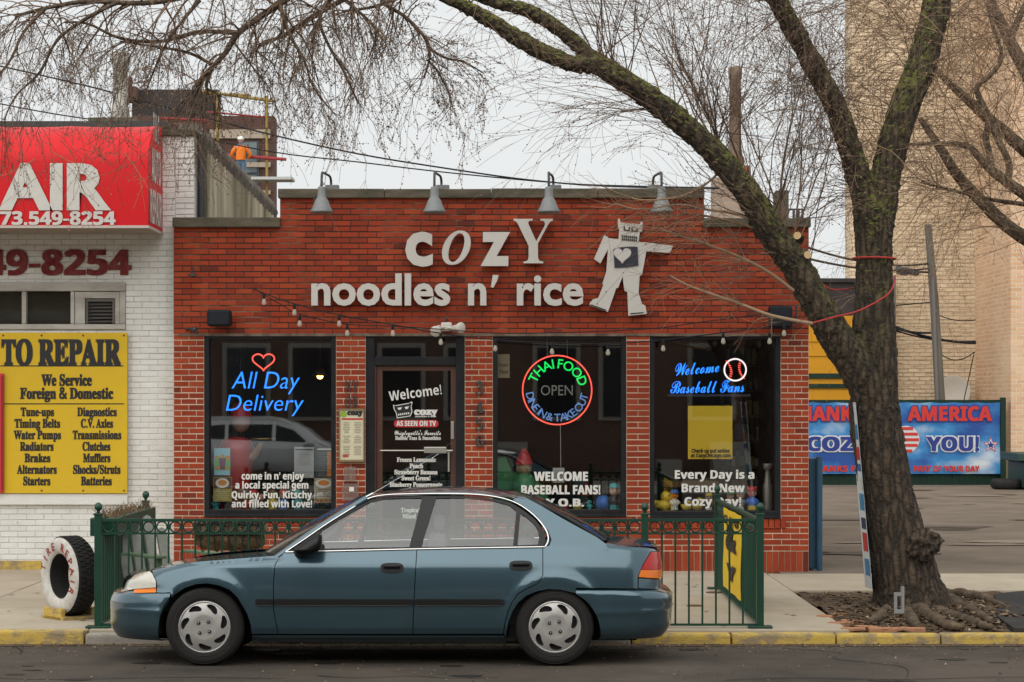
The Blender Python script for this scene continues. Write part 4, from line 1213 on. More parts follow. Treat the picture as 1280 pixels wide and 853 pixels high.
for i in range(7):
    z = za(403-i*4.4); b.add([(xa(107.5), yw-.02, z), (xa(142.5), yw-.02, z), (xa(142.5), yw+.03, z+.03), (xa(107.5), yw+.03, z+.03)], [(0,1,2,3)])
b.pbox(107, 110, 374, 404.5, YA+.02, YA+.08); b.pbox(140.5, 143.5, 374, 404.5, YA+.02, YA+.08); b.pbox(110, 140.5, 374, 377, YA+.021, YA+.08)
b.build('louvre', mat('grey_louvre', (.13, .12, .11), .6), fr)
# painted phone number on the brick
letter(MB(), '49-8254', -21.5, 164.5, 343.5, 30.5, YA-.012, 'sans', .02).build('painted_number', mat('oxblood_paint', (.16, .015, .02), .8, var=.5, vscale=10, col2=(.3, .12, .1)), wl_)
# ---- awning
M_AWN = mat('red_awning_vinyl', (0.60, 0.009, 0.014), 0.5, var=.35, vscale=2, col2=(.5, .010, .014), spec=.22)
aw = thing('awning', P(100, 290, 24.0), 'red quarter barrel awning over the auto repair front with white lettering', 'awning')
ya0 = 24.0; xe = PX(185, ya0)
zb0, zfr, ztp = PZ(283, ya0), PZ(203, ya0), PZ(157.5, 24.85)
prof = [(ya0, zb0), (ya0, (zb0+zfr)/2), (ya0, zfr)]
for i in range(1, 13):
    a = math.pi/2*i/12
    prof.append((ya0+(YA-.01-ya0)*(1-math.cos(a)), zfr+(ztp-zfr)*math.sin(a)))
b = MB(); vs = []; nxs = 120; x0_ = -9.1
for i in range(nxs+1):
    x = x0_+(xe-x0_)*i/nxs
    u = ((xe-x)/.98) % 1.0
    sag = .035*(4*u*(1-u))
    for j, (y, z) in enumerate(prof):
        w = 0 if j < 2 else min(1, (j-2)/4)*math.sin(math.pi*min(1, (j-1)/13))
        wr = .006*mnoise.noise(Vector((x*2.2, y*2, z*2.4)))
        vs.append((x, y+sag*w*.6+wr, z-sag*w))
np_ = len(prof)
b.add(vs, [(i*np_+j, (i+1)*np_+j, (i+1)*np_+j+1, i*np_+j+1) for i in range(nxs) for j in range(np_-1)], True)
b.build('canopy', M_AWN, aw)
b = MB(); b.add([(xe+.002, y, z) for y, z in prof]+[(xe+.002, YA-.01, zb0)], [tuple(range(np_+1))]); b.build('end_panel', M_AWN, aw)
b = MB(); b.box(x0_, xe, ya0+.01, YA-.02, zb0-.008, zb0-.002); b.build('soffit', mat('awning_lining', (.36, .31, .27), .8, var=.5, vscale=2), aw)
b = MB(); b.box(x0_, xe+.012, ya0-.012, ya0+.012, zb0-.02, zb0+.008); b.box(xe-.01, xe+.014, ya0+.013, YA-.02, zb0-.02, zb0+.008); b.build('edge_trim', mat('pale_trim', (.5, .44, .4), .6), aw)
M_AWL = mat('awning_lettering', (.58, .56, .52), .6, var=.35, vscale=14, col2=(.46, .42, .38))
yl = ya0-.016
b = MB(); letter(b, 'AIR', -2, 139, 259.7, 55.5, yl, 'bfont', .045); letter(b, 'REP', -162, -9, 259.7, 55.5, yl, 'bfont', .045)
letter(b, '773.549-8254', -14.5, 144.6, 281, 16.3, yl, 'sans', .016)
b.build('lettering', M_AWL, aw)
b = MB()
def side_text(t, z0, hgt, y0, y1, xs_):
    vs, fs, a, bb, h = raw_text(t, 'sans', .016)
    b.add([(xs_+v.z, y0+(v.x-a)/(bb-a)*(y1-y0), z0+v.y/h*hgt) for v in vs], fs)
side_text('REPAIR', zb0+.06, .36, ya0+.12, YA-.1, xe+.006); side_text('AUTO', zb0+.52, .36, ya0+.2, YA-.16, xe+.006); side_text('T & S', zb0+.98, .3, ya0+.3, YA-.3, xe+.006)
b.build('side_lettering', M_AWL, aw)
# ---- big yellow price board
bd = thing('repair_sign', P(60, 617, YA), 'large yellow auto repair sign board listing services in black lettering', 'sign')
ys = YA-.07
MB().pbox(-90, 159, 416, 617, ys, ys+.03, .004).build('board', mat('yellow_board', (.66, .44, .022), .6, var=.5, vscale=1.5, col2=(.55, .36, .035), bump=.1, bscale=6), bd)
b = MB(); yt = ys-.003
letter(b, 'TO REPAIR', 1.5, 151.5, 456, 30.5, yt, 'serif', .03); letter(b, 'AU', -46, -1.5, 456, 30.5, yt, 'serif', .03)
b.pbox(-85, 154, 457, 458.2, yt-.001, yt+.001); b.pbox(-85, 155, 504.4, 505.6, yt-.001, yt+.001)
letter(b, 'We Service', 51.6, 115, 482, 13.5, yt, 'serif', .028); letter(b, 'Foreign & Domestic', 24.8, 141.8, 498.5, 13.2, yt, 'serif', .028)
c1 = [('Tune-ups', 25.8, 67.6), ('Timing Belts', 18, 75.3), ('Water Pumps', 17, 76.3), ('Radiators', 24.8, 67), ('Brakes', 30.4, 63), ('Alternators', 21, 71), ('Starters', 29, 63)]
c2 = [('Diagnostics', 96.4, 146), ('C.V. Axles', 101, 141.3), ('Transmissions', 90.8, 151.6), ('Clutches', 103, 138), ('Mufflers', 103.7, 138), ('Shocks/Struts', 91.3, 150.6), ('Batteries', 101, 139.8)]
for i in range(7):
    for t, a, c in (c1[i], c2[i]): letter(b, t, a, c, 520.2+i*14.4, 10.4, yt, 'serif', .025)
b.build('lettering', M_INK, bd)
b = MB()
for a in (4, 52, 104, 155):
    for c in (419.5, 613.5): b.lathe([(0, -.004), (.012, -.002), (.014, .002)], P(a, c, ys), 8, 'Y')
b.build('screws', mat('rusty_screw', (.2, .09, .04), .7), bd)
rs = thing('red_sign', P(-20, 616, YA), 'red sign board cut off by the left edge of the picture', 'sign')
MB().pbox(-60, 4.5, 467, 616, ys-.04, ys-.005, .006).build('board', mat('red_board', (.5, .02, .03), .5), rs)
MB().pbox(1.5, 3.6, 470, 613, ys-.043, ys-.0405).build('edge_line', mat('dark_red', (.2, .01, .015), .5), rs)
# ---- flue on the roof
fl_ = thing('roof_flue', P(150, 150, 30), 'grey round flue with a flared hood standing on the auto repair roof', 'flue')
c = P(150.5, 148, 30); k = 30/F
MB().lathe([(14*k, -.6), (13*k, 0), (10*k, .12), (9.2*k, .3), (9.2*k, 66*k), (9.4*k, 66*k)], c, 20).build('pipe', mat('grey_masonry_pipe', (.46, .44, .39), .9, var=.9, vscale=4, col2=(.25, .23, .2), bump=.4, bscale=25), fl_)
MB().lathe([(9*k, 65*k), (12.5*k, 70*k), (13*k, 80*k), (11*k, 82*k), (0, 82*k)], c, 20).build('hood', mat('grey_masonry_pipe', (.3, .28, .25)), fl_)
b = MB(); b.pbox(110, 172, 147, 157, 29.6, 31); b.build('base_slab', M_CAP, fl_)
b = MB(); b.pbox(-40, 208, 151.5, 158, 27, 27.4)
b.build('roof_edge', M_ROOF, ar)
# ================================================================== STREET FURNITURE ON THE PAVEMENT
M_FGREEN = mat('green_iron_paint', (0.006, 0.050, 0.028), 0.4, var=.5, vscale=6, col2=(.005, .03, .02))
YN0 = 18.55                          # front run of the railing
fxl, fxr = PX(123, YN0), PX(950, YN0)
zt_r, zl_r, zb_r = PZ(650.5, YN0), PZ(667, YN0), PZ(781, YN0)
fence = thing('iron_fence', ((fxl+fxr)/2, YN0, SWZ), 'green iron railing with a row of rings enclosing the pavement seating behind the car', 'railing')
def fpost(x, y, h=None):
    b = MB(); zt = h or zt_r+.045
    b.box(x-.03, x+.03, y-.03, y+.03, SWZ, zt, .004); b.box(x-.038, x+.038, y-.038, y+.038, zt, zt+.014, .003)
    b.lathe([(.014, .0), (.014, .02), (.03, .035), (.034, .055), (.028, .078), (.012, .09), (0, .094)], (x, y, zt+.012), 14)
    b.box(x-.1, x+.1, y-.06, y+.06, SWZ-.0, SWZ+.02, .004)
    b.build('post', M_FGREEN, fence)
def fpanel(a, c, step=.111, name='panel', skip=0):
    a, c = Vector(a), Vector(c); d = c-a; L = d.length; u = d/L
    nrm = Vector((-u.y, u.x, 0))
    b = MB()
    def bar(p, q, w, h_):
        o = [p-nrm*w-Vector((0,0,h_)), p+nrm*w-Vector((0,0,h_)), p+nrm*w+Vector((0,0,h_)), p-nrm*w+Vector((0,0,h_))]
        o2 = [v+(q-p) for v in o]
        b.add(o+o2, [(0,1,2,3), (7,6,5,4), (0,4,5,1), (1,5,6,2), (2,6,7,3), (3,7,4,0)])
    for z, w, h_ in ((zt_r, .02, .012), (zl_r, .012, .008), (zb_r, .014, .009)):
        bar(a+Vector((0, 0, z)), c+Vector((0, 0, z)), w, h_)
    k = max(1, round(L/step)); st_ = L/k
    for i in range(1, k):
        p = a+u*st_*i; b.tube([p+Vector((0, 0, zb_r)), p+Vector((0, 0, zt_r))], .0085, 6, cap=False)
    rr = min(.048, (zt_r-zl_r)/2-.012)
    for i in range(k):
        p = a+u*st_*(i+.5)+Vector((0, 0, (zt_r+zl_r)/2))
        b.tube([p+u*rr*math.cos(2*math.pi*j/16)+Vector((0, 0, rr*math.sin(2*math.pi*j/16))) for j in range(16)], .0075, 5, closed=True)
    b.build(name, M_FGREEN, fence)
pxs = [123, 465, 806, 950]
xsf = [PX(a, YN0) for a in pxs]
for x in xsf: fpost(x, YN0)
for i in range(3): fpanel((xsf[i]+.03, YN0, 0), (xsf[i+1]-.03, YN0, 0))
yl_far, yr_far = 20.95, 22.4
fpost(fxl, yl_far); fpost(fxr, yr_far)
fpanel((fxl, YN0+.03, 0), (fxl, yl_far-.03, 0), .09); fpanel((fxr, YN0+.03, 0), (fxr, yr_far-.03, 0), .115)
# yellow banner hung on the right hand side panel
yb = thing('yellow_banner', (fxr-.03, 20.6, zb_r+.1), 'yellow banner with black print hung on the right end of the green railing', 'banner')
z1, z0 = zt_r-.03, zt_r-.80
ya_, yb_ = F*fxr/(905-CX)*.99, F*fxr/(927-CX)*.99
b = MB(); n_ = 10
vs = []
for i in range(n_+1):
    for j in range(7):
        y = yb_+(ya_-yb_)*i/n_; z = z0+(z1-z0)*j/6
        vs.append((fxr-.026-.006*math.sin(i*1.3+j), y, z))
b.add(vs, [(i*7+j, (i+1)*7+j, (i+1)*7+j+1, i*7+j+1) for i in range(n_) for j in range(6)], True)
b.build('sheet', M_POSTY, yb)
b = MB()
def bnr(t, zc, hgt, u0, u1):
    vs, fs, a, bb, h = raw_text(t, 'sans', .03)
    b.add([(fxr-.037-v.z, ya_+(yb_-ya_)*(u0+(u1-u0)*(v.x-a)/(bb-a)), zc+v.y/h*hgt) for v in vs], fs)
bnr('&', z0+.40, .22, .2, .8); bnr('O', z0+.64, .07, .1, .3); bnr('X', z0+.64, .07, .4, .6); bnr('O', z0+.64, .07, .7, .9); bnr('Y', z0+.12, .14, .25, .75)
b.build('black_print', M_INK, yb)
# ---- coir planters
M_COIR = mat('coir_fibre', (0.33, 0.22, 0.12), .95, var=.9, vscale=18, col2=(.10, .065, .035), bump=1.0, bscale=60)
M_STEM = mat('dry_stems', (.26, .18, .10), .9, island=[(0, (.07, .04, .025)), (.6, (.18, .105, .06)), (1, (.34, .25, .15))])
rc = random.Random(4)
def trough(px0, px1, py0, py1, Y, lab):
    x0, x1 = PX(px0, Y), PX(px1, Y); z1, z0 = PZ(py0, Y), PZ(py1, Y)
    t = thing('coir_planter', ((x0+x1)/2, Y, z0), lab, 'planter')
    b = MB(); vs = []; nx, na = 40, 16
    for i in range(nx+1):
        x = x0+(x1-x0)*i/nx
        e = 1-.25*abs(2*i/nx-1)**6
        for j in range(na+1):
            a = math.pi*j/na
            r = (z1-z0)*e; y = -math.cos(a)*.15*e; z = -math.sin(a)**.7*r*.95
            q_ = Vector((x*14, y*14, z*14)); nzv = mnoise.noise(q_)
            top = .025*mnoise.noise(Vector((x*9, j//15, 2))) if j in (0, na) else 0
            vs.append((x, Y+y*(1+.15*nzv), z1+z*(1+.08*nzv)+top))
    b.add(vs, [(i*(na+1)+j, (i+1)*(na+1)+j, (i+1)*(na+1)+j+1, i*(na+1)+j+1) for i in range(nx) for j in range(na)], True)
    for i in (0, nx): b.add(vs[i*(na+1):(i+1)*(na+1)], [tuple(range(na+1))])
    for k in range(420):
        i = rc.randrange(nx); j = rc.randrange(0, na//2+2); p = Vector(vs[i*(na+1)+j])
        d = Vector((rc.uniform(-1, 1), rc.uniform(-.6, 0), rc.uniform(-.5, .7)))*.035
        b.add([p, p+Vector((.004, 0, .002)), p+d], [(0,1,2)])
    b.build('coir_liner', M_COIR, t)
    b = MB()
    for i in range(5):
        x = x0+(x1-x0)*(i+.5)/5
        b.tube([(x, Y-math.cos(math.pi*j/10)*.165, z1-math.sin(math.pi*j/10)**.7*(z1-z0)) for j in range(11)], .006, 5)
    b.tube([(x0, Y-.16, z1), (x1, Y-.16, z1)], .007, 5); b.tube([(x0, Y+.14, z1), (x1, Y+.14, z1)], .007, 5)
    b.build('wire_frame', M_DKMET, t)
    b = MB(); b.box(x0+.03, x1-.03, Y-.12, Y+.12, z1-.06, z1-.03)
    for k in range(160):
        x = rc.uniform(x0+.03, x1-.03); p = Vector((x, Y+rc.uniform(-.11, .11), z1-.03))
        d = Vector((rc.uniform(-.5, .5), rc.uniform(-.5, .3), rc.uniform(.1, 1))).normalized()*rc.uniform(.02, .09)
        b.tube([p, p+d*.6, p+d+Vector((rc.uniform(-.02, .02), 0, -.01))], [.003, .002, .001], 3, cap=False)
    b.build('dead_plants', M_STEM, t)
trough(245, 332, 654, 690, YN0+.17, 'coir lined planter hung on the railing behind the bonnet of the car')
trough(692, 762, 664, 692, YN0+.17, 'coir lined planter with dry stems hung on the railing behind the boot of the car')
t = thing('dry_planter', (fxl-.02, 19.7, zt_r-.2), 'long planter of dry brown twigs along the left end of the green railing', 'planter')
b = MB(); b.box(fxl-.12, fxl+.12, 18.8, 20.8, zt_r-.15, zt_r+.005, .01); b.build('trough', M_FGREEN, t)
b = MB()
for k in range(260):
    p = Vector((fxl+rc.uniform(-.11, .11), rc.uniform(18.9, 20.7), zt_r-.01)); d = Vector((rc.uniform(-.6, .6), rc.uniform(-.6, .6), rc.uniform(.1, .8))).normalized()*rc.uniform(.03, .12)
    b.tube([p, p+d*.6+Vector((0, 0, .01)), p+d], [.004, .003, .001], 3, cap=False)
b.build('dead_twigs', M_STEM, t)
# ---- garden chair
ch = thing('garden_chair', (PX(197, 19.6), 19.6, SWZ), 'slatted garden chair with grey rounded back slats and green arms, inside the railing', 'chair')
M_GREYW = mat('grey_slats', (.26, .27, .24), .8, var=.6, vscale=9, col2=(.15, .16, .14)); M_PGREEN = mat('pale_green_wood', (.13, .2, .12), .7, var=.5, vscale=8, col2=(.07, .1, .06))
Yc_ = 19.6; xc_ = PX(214, Yc_)
b = MB()
for i, (dx, h_) in enumerate(((-.2, .80), (-.07, .92), (.07, .92), (.2, .80))):
    s0 = len(b.v)
    ol = [(dx-.045, .36), (dx+.045, .36), (dx+.05, h_-.06), (dx+.036, h_-.018), (dx, h_), (dx-.036, h_-.018), (dx-.05, h_-.06)]
    b.prism(ol, 0, .025)
    b.xform(Matrix.Translation((xc_, Yc_-.1, SWZ)) @ Matrix.Rotation(.7, 4, 'Z') @ Matrix.Translation((0, .25, 0)) @ Matrix.Rotation(-.28, 4, 'X'), s0)
b.build('back_slat', M_GREYW, ch)
Mch = Matrix.Translation((xc_, Yc_-.1, SWZ)) @ Matrix.Rotation(.7, 4, 'Z')
b = MB()
for i in range(5): b.box(-.25, .25, -.32+i*.11, -.22+i*.11, .36-i*.02, .385-i*.02, .004)
b.xform(Mch).build('seat', M_GREYW, ch)
for sx in (-1, 1):
    MB().box(sx*.31-.055, sx*.31+.055, -.38, .22, .55, .575, .006).xform(Mch).build('arm', M_PGREEN, ch)
    MB().box(sx*.29-.02, sx*.29+.02, -.33, -.25, 0, .549, .005).xform(Mch).build('leg', M_PGREEN, ch)
    MB().add([(sx*.27-.018, -.1, .36), (sx*.27+.018, -.1, .36), (sx*.27+.018, .42, 0), (sx*.27-.018, .42, 0), (sx*.27-.018, -.1, .26), (sx*.27+.018, -.1, .26), (sx*.27+.018, .32, 0), (sx*.27-.018, .32, 0)],
             [(0,1,2,3), (7,6,5,4), (0,4,5,1), (3,2,6,7), (0,3,7,4), (1,5,6,2)]).xform(Mch).build('leg', M_PGREEN, ch)
# ---- upright tyre used as a sign
M_RUB = mat('tyre_rubber', (0.018, 0.018, 0.018), 0.75, var=.5, vscale=12, col2=(.035, .033, .03), bump=.3, bscale=60)
M_WPT = mat('chalky_white_paint', (0.60, 0.585, 0.54), .8, var=.7, vscale=10, col2=(.36, .33, .29))
ty = thing('tyre_sign', (PX(88, 19.4), 19.4, SWZ), 'old tyre standing on edge, sidewall painted white with red words, advertising repairs', 'tyre sign')
Rt, wt_ = .345, .22
MT = Matrix.Translation((PX(87, 19.4), 19.4, SWZ+Rt+.03)) @ Matrix.Rotation(R(-50), 4, 'Z')      # local -Y axis = painted face
prof_t = [(.20, -.085), (.205, -.10), (.24, -.112), (.29, -.115), (.325, -.105), (.340, -.085), (.345, -.04), (.345, .04), (.340, .085), (.325, .105), (.29, .115), (.24, .112), (.205, .10), (.20, .085), (.195, .0), (.20, -.085)]
b = MB().lathe(prof_t, (0, 0, 0), 56, 'Y')
for i in range(46):
    a = 2*math.pi*i/46
    for j in range(3):
        s0 = len(b.v); b.box(-.014, .014, -.075+j*.052, -.031+j*.052, .342, .352)
        b.xform(Matrix.Rotation(a+j*.06, 4, 'Y'), s0)
b.xform(MT).build('rubber', M_RUB, ty)
pw = [(.198, -.088), (.205, -.103), (.24, -.1155), (.29, -.1185), (.326, -.108), (.338, -.094)]
MB().lathe(pw, (0, 0, 0), 56, 'Y').xform(MT).build('white_sidewall', M_WPT, ty)
b = MB()
def tyre_text(t, a0, a1, rad, size):
    k = len(t)
    for i, chh in enumerate(t):
        if chh == ' ': continue
        a = a0+(a1-a0)*(i+.5)/k
        vs, fs, xa_, xb_, h = raw_text(chh, 'bfont', .02)
        sc = size/h; th = a-math.pi/2; o = []
        for v in vs:
            x = (v.x-(xa_+xb_)/2)*sc; y = v.y*sc-size/2
            o.append((rad*math.cos(a)+x*math.cos(th)-y*math.sin(th), -.1215, rad*math.sin(a)+x*math.sin(th)+y*math.cos(th)))
        b.add(o, fs)
tyre_text('TIRE REPAIR', R(175), R(-35), .268, .07)
b.xform(MT).build('red_lettering', mat('faded_red_paint', (.3, .045, .04), .8), ty)
b = MB(); b.box(-.16, .16, -.17, -.13, -.03, .07, .004); b.box(-.16, .16, .13, .17, -.03, .07, .004); b.box(-.2, .2, -.17, .17, -.03, .0, .004)
b.xform(Matrix.Translation((PX(87, 19.4), 19.4, SWZ+.03)) @ Matrix.Rotation(R(-50), 4, 'Z')).build('yellow_base', M_YELK, ty)
# ---- small round covers in the pavement
for px, py, r_, lab in ((868, 757.5, .075, 'small round rusty cover in the pavement behind the railing, nearer the kerb'), (893, 741, .085, 'small round rusty cover in the pavement close to the foot of the yellow banner')):
    Y = F*(H-SWZ)/(py-HY)
    b = MB().lathe([(0, .006), (r_*.8, .006), (r_, .004), (r_, 0)], (PX(px, Y), Y, SWZ+.002), 20)
    tag(b.build('drain_cover', mat('rust', (.12, .06, .03), .8, var=.6, vscale=14, col2=(.2, .12, .07))), lab, 'cover')
# ---- blue gate folded against the side wall
xg_ = sx1+.03
bg_ = thing('blue_gate', (xg_+.05, 25.4, .06), 'blue sheet metal gate folded back against the right side wall of the restaurant', 'gate')
M_BLUE = mat('blue_gate_paint', (0.018, 0.075, 0.14), .5, var=.5, vscale=4, col2=(.012, .045, .085))
MB().box(xg_, xg_+.085, 25.0, 26.6, .08, PZ(573, 25), .01).build('leaf', M_BLUE, bg_)
MB().tube([(xg_+.11, 24.95, .06), (xg_+.11, 24.95, PZ(571, 25))], .035, 10).build('post', M_BLUE, bg_)
# orange corner bead up the shop's right edge
# ---- narrow printed board leaning on the tree
lb = thing('leaning_board', (3.2, 20.0, SWZ), 'tall narrow printed board leaning against the tree trunk, seen almost edge on', 'board')
M_EDGE = mat('white_board_edge', (.55, .6, .64), .6)
def lbq(px, py, Y): return P(px, py, Y)
A_, B_, C2, D_ = P(1081.5, 734, 20.35), P(1063, 503, 20.35), P(1069, 503, 19.9), P(1090, 737, 19.9)
th = Vector((.006, .012, 0))
b = MB(); b.add([A_, B_, C2, D_, A_+th, B_+th, C2+th, D_+th], [(0,1,2,3), (7,6,5,4), (0,4,5,1), (1,5,6,2), (2,6,7,3), (3,7,4,0)])
b.build('panel', M_EDGE, lb)
cols = [((.04, .2, .38), .12, .2), ((.5, .03, .03), .24, .31), ((.03, .12, .3), .33, .37), ((.55, .55, .5), .40, .47), ((.04, .2, .36), .49, .58), ((.02, .04, .08), .62, .68), ((.45, .04, .04), .70, .80), ((.05, .2, .4), .84, .93)]
for c_, t0, t1 in cols:
    e = Vector((-.004, 0, 0))
    def pt(u, v): return (A_*(1-u)+D_*u)*(1-v)+(B_*(1-u)+C2*u)*v+e+Vector((0, -.001, 0))
    MB().add([pt(.3, 1-t1), pt(.98, 1-t1), pt(.98, 1-t0), pt(.3, 1-t0)], [(0,1,2,3)]).build('print_block', mat('board_print_%d' % int(t0*100), c_, .6), lb)
# ---- grey metal bracket by the roots
mbk = thing('metal_bracket', P(1125, 768, 18.6), 'small grey bent metal bracket sticking up from the soil in front of the tree', 'bracket')
M_GALV = mat('dull_grey_metal', (.30, .31, .31), .6, .3, var=.5, vscale=15, col2=(.18, .18, .18))
Yb = 18.75
b = MB(); b.pbox(1118, 1121.5, 741, 767, Yb, Yb+.03); b.pbox(1121.6, 1127, 741, 745, Yb+.001, Yb+.03); b.pbox(1121.6, 1127, 762, 767, Yb+.001, Yb+.03); b.pbox(1127.1, 1130.5, 734, 767, Yb, Yb+.05)
b.build('frame', M_GALV, mbk)
# ================================================================== BEHIND: car park fence, banner, buildings, poles
YB = 52.0
M_DKGREEN = mat('dark_green_boards', (0.010, 0.035, 0.022), .6, var=.5, vscale=2, col2=(.006, .02, .014))
bf = thing('board_fence', P(1110, 607, YB), 'low dark green board fence across the back of the car park', 'fence')
b = MB()
x = PX(985, YB); xe2 = PX(1257, YB)
zf0, zf1 = 0.0, PZ(501, YB)
while x < xe2-.05:
    b.box(x, min(x+.145, xe2), YB+.06, YB+.1, zf0, zf1+rb.uniform(-.01, .01)); x += .15
b.build('boards', M_DKGREEN, bf)
b = MB(); b.pbox(985, 1257, 500, 504, YB+.1, YB+.2); b.pbox(1251, 1257.5, 497, 607, YB-.05, YB+.055); b.build('frame', M_DKGREEN, bf)
# banner: printed vinyl with clouds
m = bpy.data.materials.new('printed_clouds'); m.use_nodes = True
n, l = m.node_tree.nodes, m.node_tree.links
tc = n.new('ShaderNodeTexCoord'); mp = n.new('ShaderNodeMapping'); mp.inputs['Scale'].default_value = (1, 1, 1.6)
nz = n.new('ShaderNodeTexNoise'); nz.inputs['Scale'].default_value = .75; nz.inputs['Detail'].default_value = 6
cr = n.new('ShaderNodeValToRGB'); e = cr.color_ramp.elements
e[0].position, e[0].color = .40, (.006, .06, .28, 1); e[1].position, e[1].color = .72, (.60, .66, .70, 1)
e2 = e.new(.53); e2.color = (.03, .22, .50, 1)
l.new(tc.outputs['Object'], mp.inputs[0]); l.new(mp.outputs[0], nz.inputs['Vector']); l.new(nz.outputs['Fac'], cr.inputs[0])
l.new(cr.outputs[0], n['Principled BSDF'].inputs['Base Color']); n['Principled BSDF'].inputs['Roughness'].default_value = .5
bn = thing('vinyl_banner', P(1110, 593, YB-.02), 'blue cloud printed vinyl banner thanking America, tied to the green fence', 'banner')
b = MB(); vs = []; nx, nz_ = 60, 10; bx0, bx1, bz0, bz1 = PX(958, YB), PX(1250, YB), PZ(592.5, YB), PZ(503, YB)
def bny(x, z): return YB-.02+.012*math.sin(x*3.1+z*2.2)+.01*math.sin(x*7+2*z)
for i in range(nx+1):
    for j in range(nz_+1):
        x = bx0+(bx1-bx0)*i/nx; z = bz0+(bz1-bz0)*j/nz_
        zz_ = z-.02*abs(math.sin(i*math.pi/6))*(j/nz_)**3
        vs.append((x, bny(x, z), zz_))
b.add(vs, [(i*(nz_+1)+j, (i+1)*(nz_+1)+j, (i+1)*(nz_+1)+j+1, i*(nz_+1)+j+1) for i in range(nx) for j in range(nz_)], True)
b.build('sheet', m, bn)
yv = YB-.055
M_BRED, M_BBLU, M_BWHT = mat('banner_red', (.55, .025, .015), .5), mat('banner_blue', (.012, .03, .22), .5), mat('banner_white', (.62, .63, .64), .5)
def two_tone(t, a, c, base, cap, m1, m2, o1, o2):
    letter(MB(), t, a, c, base, cap, yv, 'sans', o1).build('lettering', m1, bn)
    letter(MB(), t, a-.7, c+.7, base+.5, cap+1, yv+.012, 'sans', o2).build('lettering_outline', m2, bn)
two_tone('THANK YOU', 985, 1120, 526, 17.5, M_BRED, M_BBLU, .02, .05)
two_tone('AMERICA', 1134.5, 1240, 526, 17.5, M_BRED, M_BBLU, .02, .05)
two_tone('COZY', 1008, 1088, 563.5, 17, M_BBLU, M_BWHT, .02, .06)
two_tone('YOU!', 1158, 1224, 563.5, 17, M_BBLU, M_BWHT, .02, .06)
b = MB(); letter(b, 'THANKS FOR BEING A', 1012, 1138, 589.5, 7, yv, 'sans', .02); letter(b, 'PART OF YOUR DAY', 1142, 1224.5, 589.5, 7, yv, 'sans', .02); b.build('lettering', M_BRED, bn)
def disc_px(b, px, py, r_, Y): b.prism([(PX(px+r_*math.cos(2*math.pi*i/28), Y), PZ(py+r_*math.sin(2*math.pi*i/28), Y)) for i in range(28)], Y, Y+.004)
disc_px(bb := MB(), 1132.5, 549.5, 17, yv+.012); bb.build('flag_disc', M_BWHT, bn)
b = MB()
for i in range(5):
    y0 = 534+i*7; h2 = 3.6; yc = y0+1.8; w = math.sqrt(max(1, 16.3**2-(yc-549.5)**2)); b.pbox(1132.5-w, 1132.5+w, y0, y0+h2, yv, yv+.004)
b.build('flag_stripes', M_BRED, bn)
def star(b, px, py, r_, Y): b.prism([(PX(px+(r_ if i % 2 == 0 else r_*.42)*math.sin(math.pi*i/5), Y), PZ(py-(r_ if i % 2 == 0 else r_*.42)*math.cos(math.pi*i/5), Y)) for i in range(10)], Y, Y+.003)
star(b := MB(), 1238.5, 556.5, 10.5, yv+.012); b.build('star', M_BRED, bn)
star(b := MB(), 1238.5, 556.5, 8.3, yv+.006); b.build('star', M_BWHT, bn)
star(b := MB(), 1238.5, 556.5, 5.5, yv); b.build('star', M_BBLU, bn)
